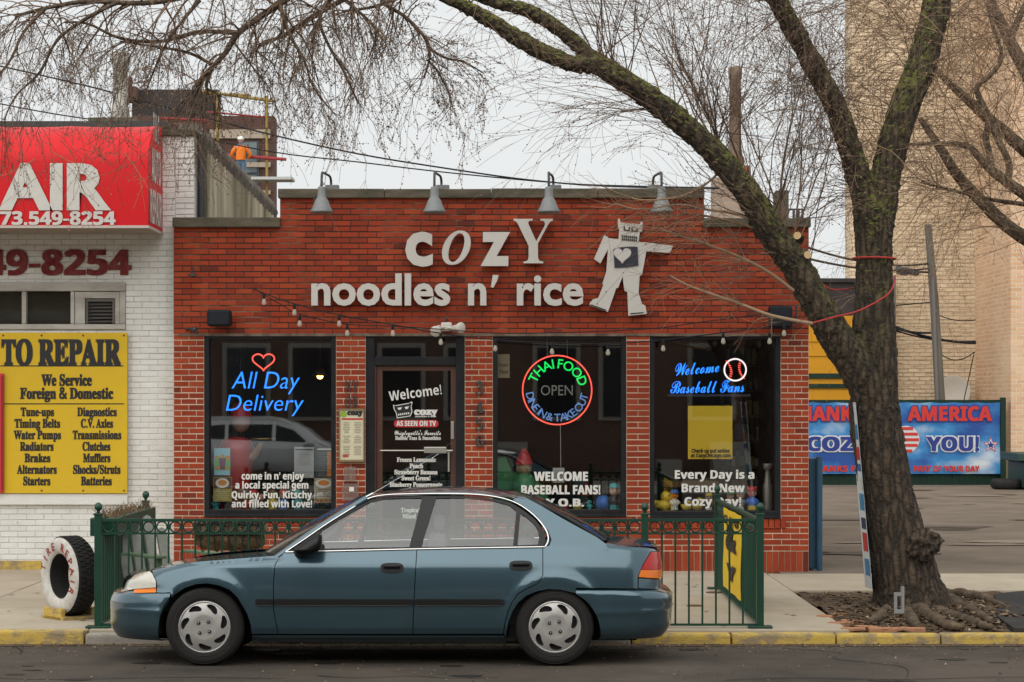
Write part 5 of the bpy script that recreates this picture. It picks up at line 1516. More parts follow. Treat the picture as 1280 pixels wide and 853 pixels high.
# ---- tall pale brick building
def brick_proc(name, c1, c2, mortar, rowh=.075, w=.21, stain=None):
    m = bpy.data.materials.new(name); m.use_nodes = True
    n, l = m.node_tree.nodes, m.node_tree.links
    tc = n.new('ShaderNodeTexCoord'); sp = n.new('ShaderNodeSeparateXYZ'); cb = n.new('ShaderNodeCombineXYZ')
    ad = n.new('ShaderNodeMath'); ad.operation = 'ADD'
    l.new(tc.outputs['Object'], sp.inputs[0]); l.new(sp.outputs[0], ad.inputs[0]); l.new(sp.outputs[1], ad.inputs[1])
    l.new(ad.outputs[0], cb.inputs[0]); l.new(sp.outputs[2], cb.inputs[1])
    wv = n.new('ShaderNodeTexNoise'); wv.inputs['Scale'].default_value = 3
    br = n.new('ShaderNodeTexBrick')
    br.inputs['Scale'].default_value = 1; br.inputs['Brick Width'].default_value = w; br.inputs['Row Height'].default_value = rowh
    br.inputs['Mortar Size'].default_value = .011; br.inputs['Color1'].default_value = (*c1, 1); br.inputs['Color2'].default_value = (*c2, 1); br.inputs['Mortar'].default_value = (*mortar, 1)
    dst = n.new('ShaderNodeMix'); dst.data_type = 'VECTOR'; dst.inputs[0].default_value = .03
    l.new(tc.outputs['Object'], wv.inputs['Vector']); l.new(cb.outputs[0], dst.inputs[4]); l.new(wv.outputs['Color'], dst.inputs[5])
    l.new(dst.outputs[1], br.inputs['Vector'])
    nz = n.new('ShaderNodeTexNoise'); nz.inputs['Scale'].default_value = .5; nz.inputs['Detail'].default_value = 8; nz.inputs['Roughness'].default_value = .7
    l.new(tc.outputs['Object'], nz.inputs['Vector'])
    rg = n.new('ShaderNodeMapRange'); rg.inputs[1].default_value = .42; rg.inputs[2].default_value = .66; rg.inputs[4].default_value = .6
    l.new(nz.outputs['Fac'], rg.inputs[0])
    x = n.new('ShaderNodeMix'); x.data_type = 'RGBA'; x.inputs[7].default_value = (*(stain or tuple(v*.6 for v in c1)), 1)
    l.new(rg.outputs[0], x.inputs[0]); l.new(br.outputs['Color'], x.inputs[6])
    b_ = n['Principled BSDF']; l.new(x.outputs[2], b_.inputs['Base Color']); b_.inputs['Roughness'].default_value = .9
    n2 = n.new('ShaderNodeTexNoise'); n2.inputs['Scale'].default_value = 9; n2.inputs['Detail'].default_value = 4; l.new(tc.outputs['Object'], n2.inputs['Vector'])
    mm = n.new('ShaderNodeMath'); mm.operation = 'MULTIPLY_ADD'; mm.inputs[1].default_value = .7; l.new(n2.outputs['Fac'], mm.inputs[0])
    sb = n.new('ShaderNodeMath'); sb.operation = 'SUBTRACT'; sb.inputs[0].default_value = 1; l.new(br.outputs['Fac'], sb.inputs[1]); l.new(sb.outputs[0], mm.inputs[2])
    bp = n.new('ShaderNodeBump'); bp.inputs['Strength'].default_value = .8; bp.inputs['Distance'].default_value = .02; l.new(mm.outputs[0], bp.inputs['Height']); l.new(bp.outputs[0], b_.inputs['Normal'])
    return m
YT = 56.0
tb = thing('tall_brick_building', P(1200, 607, YT), 'tall windowless pale tan brick building filling the right background', 'building')
xA, xB = PX(1063, YT), PX(1219, YT)
M_TAN = brick_proc('tan_brick', (.80, .65, .46), (.66, .52, .35), (.46, .36, .25), .10, .28, stain=(.60, .46, .30))
M_TAN2 = brick_proc('orange_tan_brick', (.72, .46, .28), (.58, .34, .19), (.72, .58, .43), .10, .28, stain=(.74, .58, .41))
MB().box(xA, xB+1, YT, YT+.9, -.2, 19).build('pale_wall', M_TAN, tb)
MB().box(xB, xB+14, YT-4, YT+14, -.2, 19.5).build('orange_wall', M_TAN2, tb)
# rough protruding courses so that the wall has relief
b = MB()
for k in range(2600):
    x = rb.uniform(xA+.05, xB-.3); z = rb.uniform(0, 14); z = round(z/.085)*.085
    b.box(x, x+rb.uniform(.08, .22), YT-rb.uniform(.008, .02), YT, z, z+.07)
b.build('rough_bricks', M_TAN, tb)
MB().pbox(1115, 1120, 345, 607, YT-.4, YT-.25).build('drain_pipe', mat('grey_pipe', (.16, .15, .14), .6), tb)
# ---- yellow garage and dark roof behind the fence
gy = thing('yellow_garage', P(1040, 600, 54.5), 'yellow garage with a dark roof behind the banner, left of the tree', 'garage')
Yg = 54.3
b = MB(); b.pbox(960, 1068, 395, 600, Yg, Yg+1.2); b.build('wall', mat('yellow_cladding', (.58, .27, .012), .6, var=.35, vscale=1.2, col2=(.48, .22, .02)), gy)
b = MB()
for c in (427, 445, 470, 486): b.pbox(960, 1068, c, c+.7, Yg-.02, Yg-.001)
b.build('cladding_joint', mat('cladding_joint', (.3, .14, .01), .7), gy)
b = MB(); b.pbox(960, 1068, 467, 473, Yg-.06, Yg-.021); b.pbox(960, 1068, 480, 485, Yg-.05, Yg-.021); b.build('dark_band', M_DKGREEN, gy)
b = MB(); b.pbox(950, 1070, 352, 395, Yg+.3, Yg+1.1); b.pbox(950, 1070, 348, 353, Yg+.2, Yg+.29); b.build('roof', mat('dark_fascia', (.035, .03, .03), .7, var=.5, vscale=2, col2=(.06, .05, .05)), gy)
# ---- utility pole with lamp and wires
Yu = 53.5
up = thing('utility_pole', P(1176, 607, Yu), 'weathered grey wooden utility pole in front of the tan brick building', 'utility pole')
M_POLE = mat('grey_pole_wood', (.17, .16, .14), .9, var=.7, vscale=2, col2=(.09, .08, .07), stretch=(3, 3, .2))
MB().tube([P(1177, 607, Yu), P(1175, 500, Yu), P(1168, 380, Yu), P(1160, 281, Yu)], [.13, .125, .11, .085], 10).build('pole', M_POLE, up)
MB().tube([P(1172, 500, Yu-.15), P(1166, 345, Yu-.15)], .05, 6).build('conduit', mat('grey_pipe', (.16, .15, .14)), up)
b = MB(); b.tube([P(1163, 341, Yu), P(1150, 340, Yu-.1), P(1146, 340, Yu-.2)], .025, 6); b.build('lamp_arm', M_DKMET, up)
b = MB(); s0 = 0
c = P(1136, 339, Yu-.2); b.box(c.x-.33, c.x+.25, c.y-.12, c.y+.12, c.z-.08, c.z+.07, .05); b.box(c.x-.28, c.x-.02, c.y-.1, c.y+.1, c.z-.12, c.z-.079, .02)
b.xform(Matrix.Translation(c) @ Matrix.Rotation(-.18, 4, 'Y').inverted() @ Matrix.Translation(-c)); b.build('lamp_head', M_DKMET, up)
b = MB()
def cable(a, c, sag, r, n_=14):
    a, c = Vector(a), Vector(c)
    b.tube([a.lerp(c, i/n_)+Vector((0, 0, -sag*4*(i/n_)*(1-i/n_))) for i in range(n_+1)], r, 4, cap=False)
wr = thing('overhead_wires', P(1100, 330, Yu), 'black overhead wires running to the utility pole behind the tree', 'wires')
for p0, p1, sg, r_ in (((1008, 309), (1160, 330), .15, .022), ((1008, 323), (1160, 336), .12, .022), ((1115, 410), (1172, 416), .05, .025), ((1115, 407), (1220, 429), .1, .03), ((1115, 412), (1220, 427), .1, .02), ((1120, 382), (1165, 378), .0, .015), ((1165, 390), (1220, 400), .1, .012), ((1172, 440), (1218, 440), .2, .012), ((1205, 500), (1218, 440), 0, .012)):
    cable(P(p0[0], p0[1], Yu+.5 if p0[0] > 1012 else 40), P(p1[0], p1[1], Yu), sg, r_)
b.build('cable', M_SPK, wr)
# long service wires behind the shop front, crossing the whole sky on the left
b = MB()
lw = thing('service_wires', P(400, 200, 30), 'pair of thin black service wires sloping across the grey sky above the red brick parapet', 'wires')
def poly_wire(pts, Y0, Y1, r): b.tube(smooth_path([P(a, c, Y0+(Y1-Y0)*i/(len(pts)-1)) for i, (a, c) in enumerate(pts)], 5), r, 4, cap=False)
poly_wire([(-40, 74), (110, 108), (240, 143), (345, 170), (450, 193), (560, 211), (660, 225), (760, 233), (900, 236)], 30, 30, .011)
poly_wire([(-40, 122), (70, 143), (200, 162), (340, 190), (450, 203), (560, 216), (700, 229), (800, 233), (900, 235)], 30.5, 30.5, .009)
b.build('cable', M_SPK, lw)
# satellite dish low on the tan wall
sd = thing('satellite_dish', P(1197, 500, YT-.4), 'pale round satellite dish behind the banner against the tan wall', 'satellite dish')
q_ = Vector((-.25, -1, .25)).normalized().to_track_quat('Z', 'Y').to_matrix().to_4x4()
b = MB().lathe([(0, 0), (.15, .01), (.3, .05), (.42, .1), (.43, .1), (.3, .03), (0, -.02)], (0, 0, 0), 28); b.xform(Matrix.Translation(P(1192, 491, YT-.6)) @ q_); b.build('dish', mat('faded_dish', (.5, .46, .4), .6), sd)
b = MB().tube([P(1192, 492, YT-.5), P(1194, 510, YT-.2)], .03, 6); b.build('mast', M_DKMET, sd)
# dark green skip and spare tyre at the far right
sk = thing('rubbish_skip', P(1275, 612, 49), 'dark green steel skip at the right edge of the car park', 'skip')
Ysk = 49
b = MB(); b.pbox(1280, 1365, 578, 610, Ysk, Ysk+1.6, .02); b.build('bin', mat('skip_paint', (.012, .05, .04), .5, var=.5, vscale=3, col2=(.02, .035, .03)), sk)
b = MB(); b.pbox(1272, 1365, 567, 577, Ysk-.05, Ysk+1.7, .02); b.build('lid', mat('skip_paint', (.012, .05, .04)), sk)
b = MB(); b.pbox(1290, 1294, 579, 610, Ysk-.05, Ysk-.003); b.build('rib', mat('skip_paint', (.012, .05, .04)), sk)
b = MB(); c = P(1258, 607, 49.5); b.lathe([(.16, 0), (.3, .0), (.35, .05), (.35, .17), (.3, .22), (.16, .22), (.16, 0)], (c.x, c.y, .03), 28)
tag(b.build('loose_tyre', M_RUB), 'black tyre lying on the car park by the end of the green fence', 'tyre')
# ---- chimneys and pipes behind the shop parapet
Yh = 33
M_ORB = brick_proc('orange_chimney_brick', (.42, .13, .05), (.34, .10, .04), (.3, .2, .14), .07, .2)
cn = thing('brick_chimney', P(914, 275, Yh), 'orange brick chimney behind the parapet with a tall round stack, crossed by the leaning limb', 'chimney')
b = MB(); b.pbox(893, 937, 222, 300, Yh, Yh+.6); b.build('pale_base', brick_proc('pale_chimney_brick', (.45, .33, .24), (.36, .26, .19), (.4, .33, .27), .07, .2), cn)
b = MB(); b.pbox(905, 938, 207, 222, Yh-.04, Yh+.62); b.pbox(908, 930, 196, 207, Yh-.02, Yh+.6); b.build('orange_top', M_ORB, cn)
k = Yh/F; c = P(919, 200, Yh+.3)
MB().lathe([(8*k, 0), (7*k, 100*k), (8.5*k, 104*k), (9*k, 116*k), (7*k, 117*k), (0, 117*k)], c, 16).build('stack', mat('brown_stack', (.16, .11, .08), .9, var=.7, vscale=5, col2=(.25, .2, .15)), cn)
b = MB(); b.pbox(970.5, 986, 238, 280, 31, 31.4, .01)
tag(b.build('stone_stub', M_CAP), 'grey stone stub standing on the roof behind the right parapet step', 'vent')
b = MB()
rr_ = thing('roof_rail', P(960, 275, 32), 'thin dark rail and pipes on the roof behind the right parapet step', 'rail')
for a in (962, 992, 998, 1003): b.tube([P(a, 290, 32), P(a, 258 if a < 990 else 262, 32)], .02, 5)
b.tube([P(950, 262, 32), P(1004, 262, 32)], .014, 5); b.build('bars', M_DKMET, rr_)
# ---- house being repaired far behind, with scaffold and a worker
Yo = 85.0
ho = thing('brown_house', P(260, 300, Yo), 'dark brown brick house under repair with pale stone bands, far behind the repair shop', 'house')
M_BRB = brick_proc('brown_brick', (.12, .055, .042), (.085, .04, .032), (.13, .09, .07), .08, .22)
b = MB(); b.pbox(165, 342, 145, 420, Yo, Yo+1.2); b.build('wall', M_BRB, ho)
b = MB(); b.pbox(165, 272, 112, 145, Yo+.1, Yo+1.1); b.build('upper_wall', mat('charcoal_felt', (.05, .045, .045), .9), ho)
b = MB(); b.pbox(262, 338, 162, 173, Yo-.15, Yo-.02); b.pbox(308, 338, 203, 209, Yo-.15, Yo-.02); b.pbox(262, 338, 238, 243, Yo-.15, Yo-.02); b.build('stone_band', mat('buff_stone', (.4, .34, .27), .9), ho)
b = MB(); b.pbox(300, 324, 176, 238, Yo-.06, Yo-.01); wn_ = b.build('window_frame', mat('dark_window_frame', (.04, .04, .045), .5), ho)
b = MB()
for c in (178, 199, 219): b.pbox(303, 321, c, c+17, Yo-.10, Yo-.07)
b.build('pane', mat('pale_far_glass', (.10, .14, .15), .15), wn_)
b = MB(); b.pbox(150, 170, 108, 125, Yo-.5, Yo+.5); b.pbox(160, 164, 97, 110, Yo-.3, Yo); b.build('parapet_block', M_BRB, ho)
sf = thing('scaffold', P(300, 250, Yo-2), 'yellow and red scaffold frame in front of the brown house, carrying a plank', 'scaffold')
Ysf = Yo-2
M_YPOLE, M_RPOLE = mat('yellow_pole', (.30, .21, .06), .6), mat('red_rail', (.32, .04, .045), .6)
b = MB()
for a in (272, 333.5): b.tube([P(a, 260, Ysf), P(a, 120, Ysf)], .055, 6)
b.tube([P(250, 114, Ysf), P(345, 127, Ysf)], .06, 6); b.tube([P(255, 117, Ysf+.3), P(310, 119, Ysf+.3)], .05, 6); b.build('yellow_poles', M_YPOLE, sf)
b = MB(); b.tube([P(278, 193.5, Ysf-.1), P(358, 199.5, Ysf-.1)], .06, 6); b.tube([P(200, 148, Ysf), P(262, 151, Ysf)], .05, 6); b.tube([P(258, 140, Ysf), P(335, 147, Ysf)], .035, 6)
b.tube([P(255+6*math.cos(i*.5), 157+5*math.sin(i*.5), Ysf) for i in range(14)], .03, 5); b.build('red_rails', M_RPOLE, sf)
b = MB(); b.pbox(298, 365, 221, 224.5, Ysf-.6, Ysf+.5); b.build('plank', mat('pale_plank', (.45, .46, .46), .7), sf)
wk = thing('person', P(301, 222, Ysf-.3), 'worker in an orange high visibility jacket, white hard hat and jeans on the scaffold plank', 'person')
Yp = Ysf-.3; k = Yp/F
base = P(301, 229, Yp); hgt = 1.62
def wp(x, z, y=0): return base+Vector((x, y, z))
skin_body('body', [wp(0, .82), wp(0, 1.0), wp(.0, 1.2), wp(0, 1.36), wp(0, 1.46), wp(0, 1.58), wp(-.19, 1.34), wp(-.27, 1.1, .06), wp(-.16, .95, .2), wp(.19, 1.34), wp(.27, 1.1, .06), wp(.16, .95, .2), wp(-.09, .75), wp(-.1, .42), wp(-.1, .06), wp(-.1, .03, .1), wp(.09, .75), wp(.1, .42), wp(.1, .06), wp(.1, .03, .1)],
          [(0,1),(1,2),(2,3),(3,4),(4,5),(3,6),(6,7),(7,8),(3,9),(9,10),(10,11),(0,12),(12,13),(13,14),(14,15),(0,16),(16,17),(17,18),(18,19)],
          [.14, .14, .16, .13, .06, .095, .075, .06, .045, .075, .06, .045, .095, .075, .055, .05, .095, .075, .055, .05], mat('jeans', (.10, .17, .27), .9, var=.4, vscale=9), wk, 2)
b = MB(); b.lathe([(.185, .0), (.19, .1), (.185, .3), (.20, .46), (.15, .54), (.08, .57)], wp(0, .86), 20)
for s in (-1, 1): b.tube([wp(s*.16, 1.36), wp(s*.29, 1.2, .0), wp(s*.36, 1.06, .04), wp(s*.22, .96, .17)], [.085, .08, .075, .06], 10)
b.build('orange_jacket', mat('orange_hivis', (.75, .17, .02), .7, var=.4, vscale=6, col2=(.8, .35, .05)), wk)
MB().ball(wp(0, 1.60), .105, 12, 8).build('head', mat('face_skin', (.45, .28, .2), .6), wk)
MB().lathe([(.15, 0), (.125, .015), (.125, .07), (.09, .12), (0, .14)], wp(0, 1.63), 16).build('hard_hat', mat('white_hat', (.7, .7, .68), .4), wk)
# ================================================================== PARKED CAR
YC = 17.28                         # centre line of the car; near flank towards the camera
W0 = .845
_slope = {}
def lerp_tab(t, x):
    """monotone cubic through a table"""
    if x <= t[0][0]: return t[0][1]
    if x >= t[-1][0]: return t[-1][1]
    k = id(t)
    if k not in _slope or _slope[k][0] is not t:
        d = [(t[i+1][1]-t[i][1])/(t[i+1][0]-t[i][0]) for i in range(len(t)-1)]
        m = [d[0]]+[0 if d[i-1]*d[i] <= 0 else 2*d[i-1]*d[i]/(d[i-1]+d[i]) for i in range(1, len(d))]+[d[-1]]
        _slope[k] = (t, m)
    m = _slope[k][1]
    for i in range(len(t)-1):
        if x <= t[i+1][0]:
            h = t[i+1][0]-t[i][0]; u = (x-t[i][0])/h
            return (2*u**3-3*u*u+1)*t[i][1]+(u**3-2*u*u+u)*h*m[i]+(3*u*u-2*u**3)*t[i+1][1]+(u**3-u*u)*h*m[i+1]
ZC = .758
def prof(z):
    """half width of the flank over height, as a share of the full half width"""
    if z > .885: return .926-.42*(z-.885)-.686*(z-.885)**2
    lo = 1.0-.55*max(0, .55-z)**2-.30*max(0, .28-z) if z < .55 else 1.0-.5*(z-.55)**2
    hi = .9785-.41*(z-ZC)
    d = lo-hi; k = .012
    return hi if d > k else lo if d < -k else (lo+hi)/2-abs(0)-(k-abs(d))**2/(4*k)*0 - (d*d/(4*k)+k/4-abs(0)) if False else .5*(lo+hi-math.sqrt(d*d+k*k*.04))
T_PROF = [(.14, .90), (.2, .945), (.28, .97), (.4, .988), (.52, 1.0), (.62, 1.0), (.70, .992), (.75, .978), (.78, .965), (.83, .95), (.885, .928), (.90, .918), (1.0, .865), (1.1, .80), (1.2, .725), (1.26, .672), (1.32, .62)]
T_XF = [(.1, -3.06), (.2, -3.10), (.3, -3.13), (.44, -3.13), (.52, -3.10), (.56, -3.03), (.62, -3.02), (.68, -2.95), (.74, -2.85)]
T_XR = [(.1, 1.16), (.22, 1.20), (.3, 1.235), (.48, 1.245), (.53, 1.235), (.56, 1.17), (.70, 1.165), (.86, 1.15), (.92, 1.12)]
XS_F, XS_R, NSE = -2.05, .35, 2.6
T_ZS = [(-3.05, .56), (-2.99, .60), (-2.88, .655), (-2.77, .702), (-2.685, .728), (-2.5, .755), (-2.33, .772), (-2.1, .790), (-1.776, .812), (-1.70, .82), (-1.5, .80), (.2, .80), (.66, .93), (.715, .90), (.9, .893), (1.0, .888), (1.06, .882), (1.11, .872), (1.16, .82)]
WHX = (PX(255.3, 16.45), PX(693.5, 16.45)); WHZ = .292
def halfw(x, z, roll=True):
    w = W0*prof(z)
    xf_, xr_ = lerp_tab(T_XF, z), lerp_tab(T_XR, z)
    if x < XS_F:
        t = min(1, (XS_F-x)/(XS_F-xf_)); w *= max(0, 1-t**NSE)**(1/NSE)
    elif x > XS_R and z < .95:
        t = min(1, (x-XS_R)/(xr_-XS_R)); w *= max(0, 1-t**(NSE+1.2))**(1/(NSE+1.2))
    if z > .9: w -= .05*max(0, min(1, (x-.0)/.75))*min(1, (z-.9)/.08)
    for cx_ in WHX:
        d = math.hypot(x-cx_, z-WHZ)
        w += .012*math.exp(-((d-.365)/.05)**2) if z > .2 else 0
    if roll and (x < -1.72 or x > .72):
        zs = lerp_tab(T_ZS, x); r = .05
        if z > zs-r:
            q = min(1, (z-zs+r)/r); w -= r*(1-math.sqrt(max(0, 1-q*q)))
    return w
def unproj(px, py):
    w = W0
    for _ in range(12):
        Y = YC-w; x, z = PX(px, Y), PZ(py, Y); w = .5*w+.5*max(.2, halfw(x, z, False))
    return x, z
def inset(poly, d):
    k = len(poly); ar = sum(poly[i-1][0]*poly[i][1]-poly[i][0]*poly[i-1][1] for i in range(k)); s = 1 if ar > 0 else -1
    out = []
    for i in range(k):
        a, b, c = Vector(poly[i-1]), Vector(poly[i]), Vector(poly[(i+1) % k])
        e1, e2 = (b-a), (c-b)
        if e1.length < 1e-6 or e2.length < 1e-6: out.append(tuple(b)); continue
        n1, n2 = Vector((-e1.y, e1.x)).normalized()*s, Vector((-e2.y, e2.x)).normalized()*s
        n = n1+n2
        n = n.normalized()/max(.5, math.sqrt(max(.05, (1+n1.dot(n2))/2))) if n.length > .05 else n1
        out.append((b.x+n.x*d, b.y+n.y*d))
    return out
def pip(p, poly):
    x, y = p; c = False; k = len(poly)
    for i in range(k):
        (x1, y1), (x2, y2) = poly[i-1], poly[i]
        if (y1 > y) != (y2 > y) and x < (x2-x1)*(y-y1)/(y2-y1)+x1: c = not c
    return c
def panel(mb, pxpoly, off=0.0, gap=.003, rim=.018, step=(.045, .022), xz=False, side=1, fn=None, holes=()):
    """curved sheet on the car's flank, outlined in photo pixels; side=-1 mirrors it to the far flank"""
    poly = list(pxpoly) if xz else [unproj(a, c) for a, c in pxpoly]
    if gap: poly = inset(poly, gap)
    def dens(pl, s):
        o = []
        for i in range(len(pl)):
            a, c = Vector(pl[i]), Vector(pl[(i+1) % len(pl)]); L = (c-a).length; n_ = max(1, int(L/s))
            o += [a.lerp(c, j/n_) for j in range(n_)]
        return o
    o = dens(poly, .03)
    k = len(o)
    xs = [p.x for p in o]; zs = [p.y for p in o]
    vs = [p.copy() for p in o]; ed = [(i, (i+1) % k) for i in range(k)]
    z = min(zs)+step[1]*.5
    row = 0
    tight = [tuple(p) for p in inset([tuple(p) for p in o], step[1]*.3)]
    while z < max(zs):
        x = min(xs)+step[0]*(.25 if row % 2 else .5)
        while x < max(xs):
            if pip((x, z), tight): vs.append(Vector((x, z)))
            x += step[0]*(.3 if (x < -2.8 or x > 1.0) else 1)
        z += step[1]; row += 1
    r = delaunay_2d_cdt(vs, ed, [], 1, 1e-7)
    f_ = fn or halfw
    pts = [Vector((v.x, YC-side*(f_(v.x, v.y)+off), v.y)) for v in r[0]]
    fs = []
    for t in r[2]:
        a, b, c = (r[0][i] for i in t)
        cc = (b-a).cross(c-a)
        t = tuple(t)
        if (cc > 0) != (side > 0): t = tuple(reversed(t))
        fs.append(t)
    b0 = len(mb.v)
    mb.add(pts, fs, True)
    h_ = .004
    for i, v in enumerate(r[0]):
        gx = (f_(v.x+h_, v.y)-f_(v.x-h_, v.y))/(2*h_); gz = (f_(v.x, v.y+h_)-f_(v.x, v.y-h_))/(2*h_)
        gx = max(-8, min(8, gx)); gz = max(-8, min(8, gz))
        mb.nrm[b0+i] = Vector((-gx, -side, -gz)).normalized()
    if rim:
        vs2 = []
        for p in o:
            w = f_(p.x, p.y)+off
            vs2 += [(p.x, YC-side*w, p.y), (p.x, YC-side*(w-rim), p.y)]
        mb.add(vs2, [(2*i, 2*i+1, 2*((i+1) % k)+1, 2*((i+1) % k)) for i in range(k)])
    return mb
def both(mb, poly, **kw):
    panel(mb, poly, **kw); panel(mb, poly, side=-1, **kw); return mb

M_PAINT = mat('teal_blue_car_paint', (0.054, 0.110, 0.142), 0.20, 0.55, coat=1.0, var=.35, vscale=2.5, col2=(.045, .088, .112))
M_CARBLK = mat('car_black_trim', (0.010, 0.010, 0.011), 0.45, spec=.35)
M_CHROME = mat('bright_trim', (0.75, 0.75, 0.74), 0.18, 1.0)
M_CGLASS = glass_mat('car_glass', (.78, .84, .80), 1.5, dust=.018, dustcol=(.5, .53, .5), boost=.085)
M_CGLASSD = glass_mat('car_screen_glass', (.45, .5, .47), 1.5, dust=.06, dustcol=(.3, .33, .3), boost=.05)
M_CABIN = mat('car_cabin_cloth', (0.10, 0.105, 0.11), .9)
M_TYRE = mat('car_tyre', (0.022, 0.021, 0.020), 0.8, bump=.2, bscale=80)
M_HUB = mat('silver_wheel_trim', (0.50, 0.49, 0.47), 0.38, .55, var=.5, vscale=8, col2=(.34, .32, .29))

car = thing('parked_car', ((-3.13+1.245)/2, YC, 0), 'teal blue four door saloon parked at the kerb in front of the restaurant', 'car')
# px outlines
arch_f = [(197.5, 801), (198.7, 778), (204, 764), (209.5, 753.5), (219, 743), (231, 735.5), (245, 731), (258.8, 730), (273, 732.5), (286.6, 738), (296, 747), (302, 756.6), (308.5, 768), (312.8, 781), (315, 803)]
arch_r = [(631, 803), (636, 777.5), (641, 765), (648, 754), (658, 745.5), (671, 740), (685, 737.3), (699, 737.7), (714, 741), (726, 746.5), (736, 755), (743.7, 766), (749, 779), (751.5, 795)]
fender = [(212.5, 741), (203, 741.5), (195, 741), (196, 733), (195, 726), (190.5, 717), (189, 712.5), (220, 708.5), (250, 705.5), (300, 703.5), (338, 702), (347, 697), (352, 693), (349.5, 697), (343.6, 706), (341.5, 729), (342, 763), (346.5, 787), (347.5, 793), (314.3, 793)] + arch_f[-2:4:-1][0:]
fender = [(212.5, 741), (203, 741.5), (195, 741), (196, 733), (195, 726), (190.5, 717), (189, 712.5), (220, 705.5), (250, 702), (300, 698.3), (336, 695.5), (345, 694.5), (351.5, 693.5), (343.6, 706), (341.5, 729), (342, 763), (346.5, 787), (347.5, 793), (314.3, 793), (312.8, 781), (308.5, 768), (302, 756.6), (296, 747), (286.6, 738), (273, 732.5), (258.8, 730), (245, 731), (231, 735.5), (219, 743), (214, 748.3)]
fdoor = [(351.5, 692.5), (357, 690.3), (430, 688.5), (521, 686), (519.5, 712), (518, 738), (516, 793), (347.5, 793), (346.5, 787), (342, 763), (341.5, 729), (343.6, 706)]
rdoor = [(521, 686), (600, 685), (678.5, 683.8), (678.6, 719), (676, 725), (671, 730.6), (660, 735.5), (648, 742.5), (640, 753), (634.5, 766), (631, 780), (629, 793), (516, 793), (518, 738), (519.5, 712)]
quarter = [(678.5, 683.8), (686.5, 682), (689, 675), (685, 664), (672, 646.5), (656, 633.5), (640, 624.5), (648, 619.5), (656, 620.5), (675, 630.5), (700, 645.5), (725, 659.5), (746, 671), (757, 679), (780, 682.5), (806, 683.5), (818, 685.5), (826.5, 688.2), (820, 688.8), (813.4, 690), (804, 706), (797.6, 721), (797.6, 736.3), (760, 736), (720.2, 735.7), (721, 743), (714, 741), (699, 737.7), (685, 737.3), (671, 740), (658, 745.5), (648, 754), (641, 765), (636, 777.5), (632, 797), (629.5, 792), (631, 780), (634.5, 766), (640, 753), (648, 742.5), (660, 735.5), (671, 730.6), (676, 725), (678.6, 719)]
for s_ in (-1, 1):
    fen = panel(MB(), fender, side=s_).build('front_wing', M_PAINT, car); qua = panel(MB(), quarter, side=s_).build('rear_wing', M_PAINT, car)
    panel(MB(), [(797.9, 722.5), (827.4, 722.5), (827.4, 735.6), (797.9, 735.6)], side=s_).build('rear_corner', M_PAINT, car)
fd = panel(MB(), fdoor).build('front_door', M_PAINT, car); rd = panel(MB(), rdoor).build('rear_door', M_PAINT, car)
panel(MB(), fdoor, side=-1).build('front_door', M_PAINT, car); panel(MB(), rdoor, side=-1).build('rear_door', M_PAINT, car)
# sill
for s_ in (1, -1): panel(MB(), [(314, 794), (470, 794.2), (631, 794.5), (633, 804.5), (470, 804), (315.5, 803)], off=-.012, side=s_).build('sill', M_PAINT, car)
# bumpers: rows wrapped round the corners
def bumper(front):
    b = MB()
    xs, n_ = (XS_F, NSE) if front else (XS_R, NSE+1.2)
    tab = T_XF if front else T_XR
    zlo, zhi = (.175, .553) if front else (.19, .572)
    arch = [unproj(a, c) for a, c in (arch_f[:5] if front else arch_r[7:])]
    rows, K = 22, 30
    vs = []
    for j in range(rows+1):
        z = zlo+(zhi-zlo)*j/rows
        # where the wheel arch cuts the bumper at this height
        zsrt = sorted((p[1], p[0]) for p in arch); x0 = lerp_tab(zsrt, z)
        if front: x0 = min(x0, unproj(212, 741)[0])
        else: x0 = max(x0, unproj(720.5, 736)[0])
        L = xs-lerp_tab(tab, z) if front else lerp_tab(tab, z)-xs
        zz2 = zhi-.012 if z > zhi-.012 else z
        t0 = (xs-x0)/L if front else (x0-xs)/L
        sp0 = math.asin(max(0, min(1, t0))**(n_/2))
        wz = W0*prof(z)
        edge = .02*max(0, (z-(zhi-.03))/.03)**2+.035*max(0, ((zlo+.06)-z)/.06)**2
        crease = .010*math.exp(-((z-.40)/.018)**2)
        for i in range(K+1):
            ph = sp0+(math.pi/2-sp0)*i/K
            t = max(1e-6, math.sin(ph))**(2/n_); w = wz*max(0, math.cos(ph))**(2/n_)
            x = xs-L*t if front else xs+L*t
            for cx_ in WHX[:1] if front else WHX[1:]:
                d = math.hypot(x-cx_, z-WHZ); w += .012*math.exp(-((d-.365)/.05)**2)
            s = 1-edge+crease
            vs.append(((x-0)*1.0+(edge*.5 if front else -edge*.5), YC-w*s, z))
        for i in range(K-1, -1, -1):
            q = vs[-(K-i)*2+ (K-1-i)*1 - 0] if False else vs[j*(2*K+1)+i]
            vs.append((q[0], 2*YC-q[1], q[2]))
    N = 2*K+1
    fs = [(j*N+i, j*N+i+1, (j+1)*N+i+1, (j+1)*N+i) for j in range(rows) for i in range(N-1)]
    if front: fs = [tuple(reversed(f)) for f in fs]
    b.add(vs, fs, True)
    top = [vs[rows*N+i] for i in range(N)]; bot = [vs[i] for i in range(N)]
    # ledge on top and lip below
    for line, dz in ((top, 0), (bot, .0)):
        v2 = []
        for p in line: v2 += [p, (p[0]+(.10 if front else -.10), YC+(p[1]-YC)*.88, p[2]+dz)]
        b.add(v2, [(2*i, 2*i+1, 2*i+3, 2*i+2) for i in range(N-1)])
    return b
fbp = bumper(True).build('front_bumper', M_PAINT, car)
rbp = bumper(False).build('rear_bumper', M_PAINT, car)
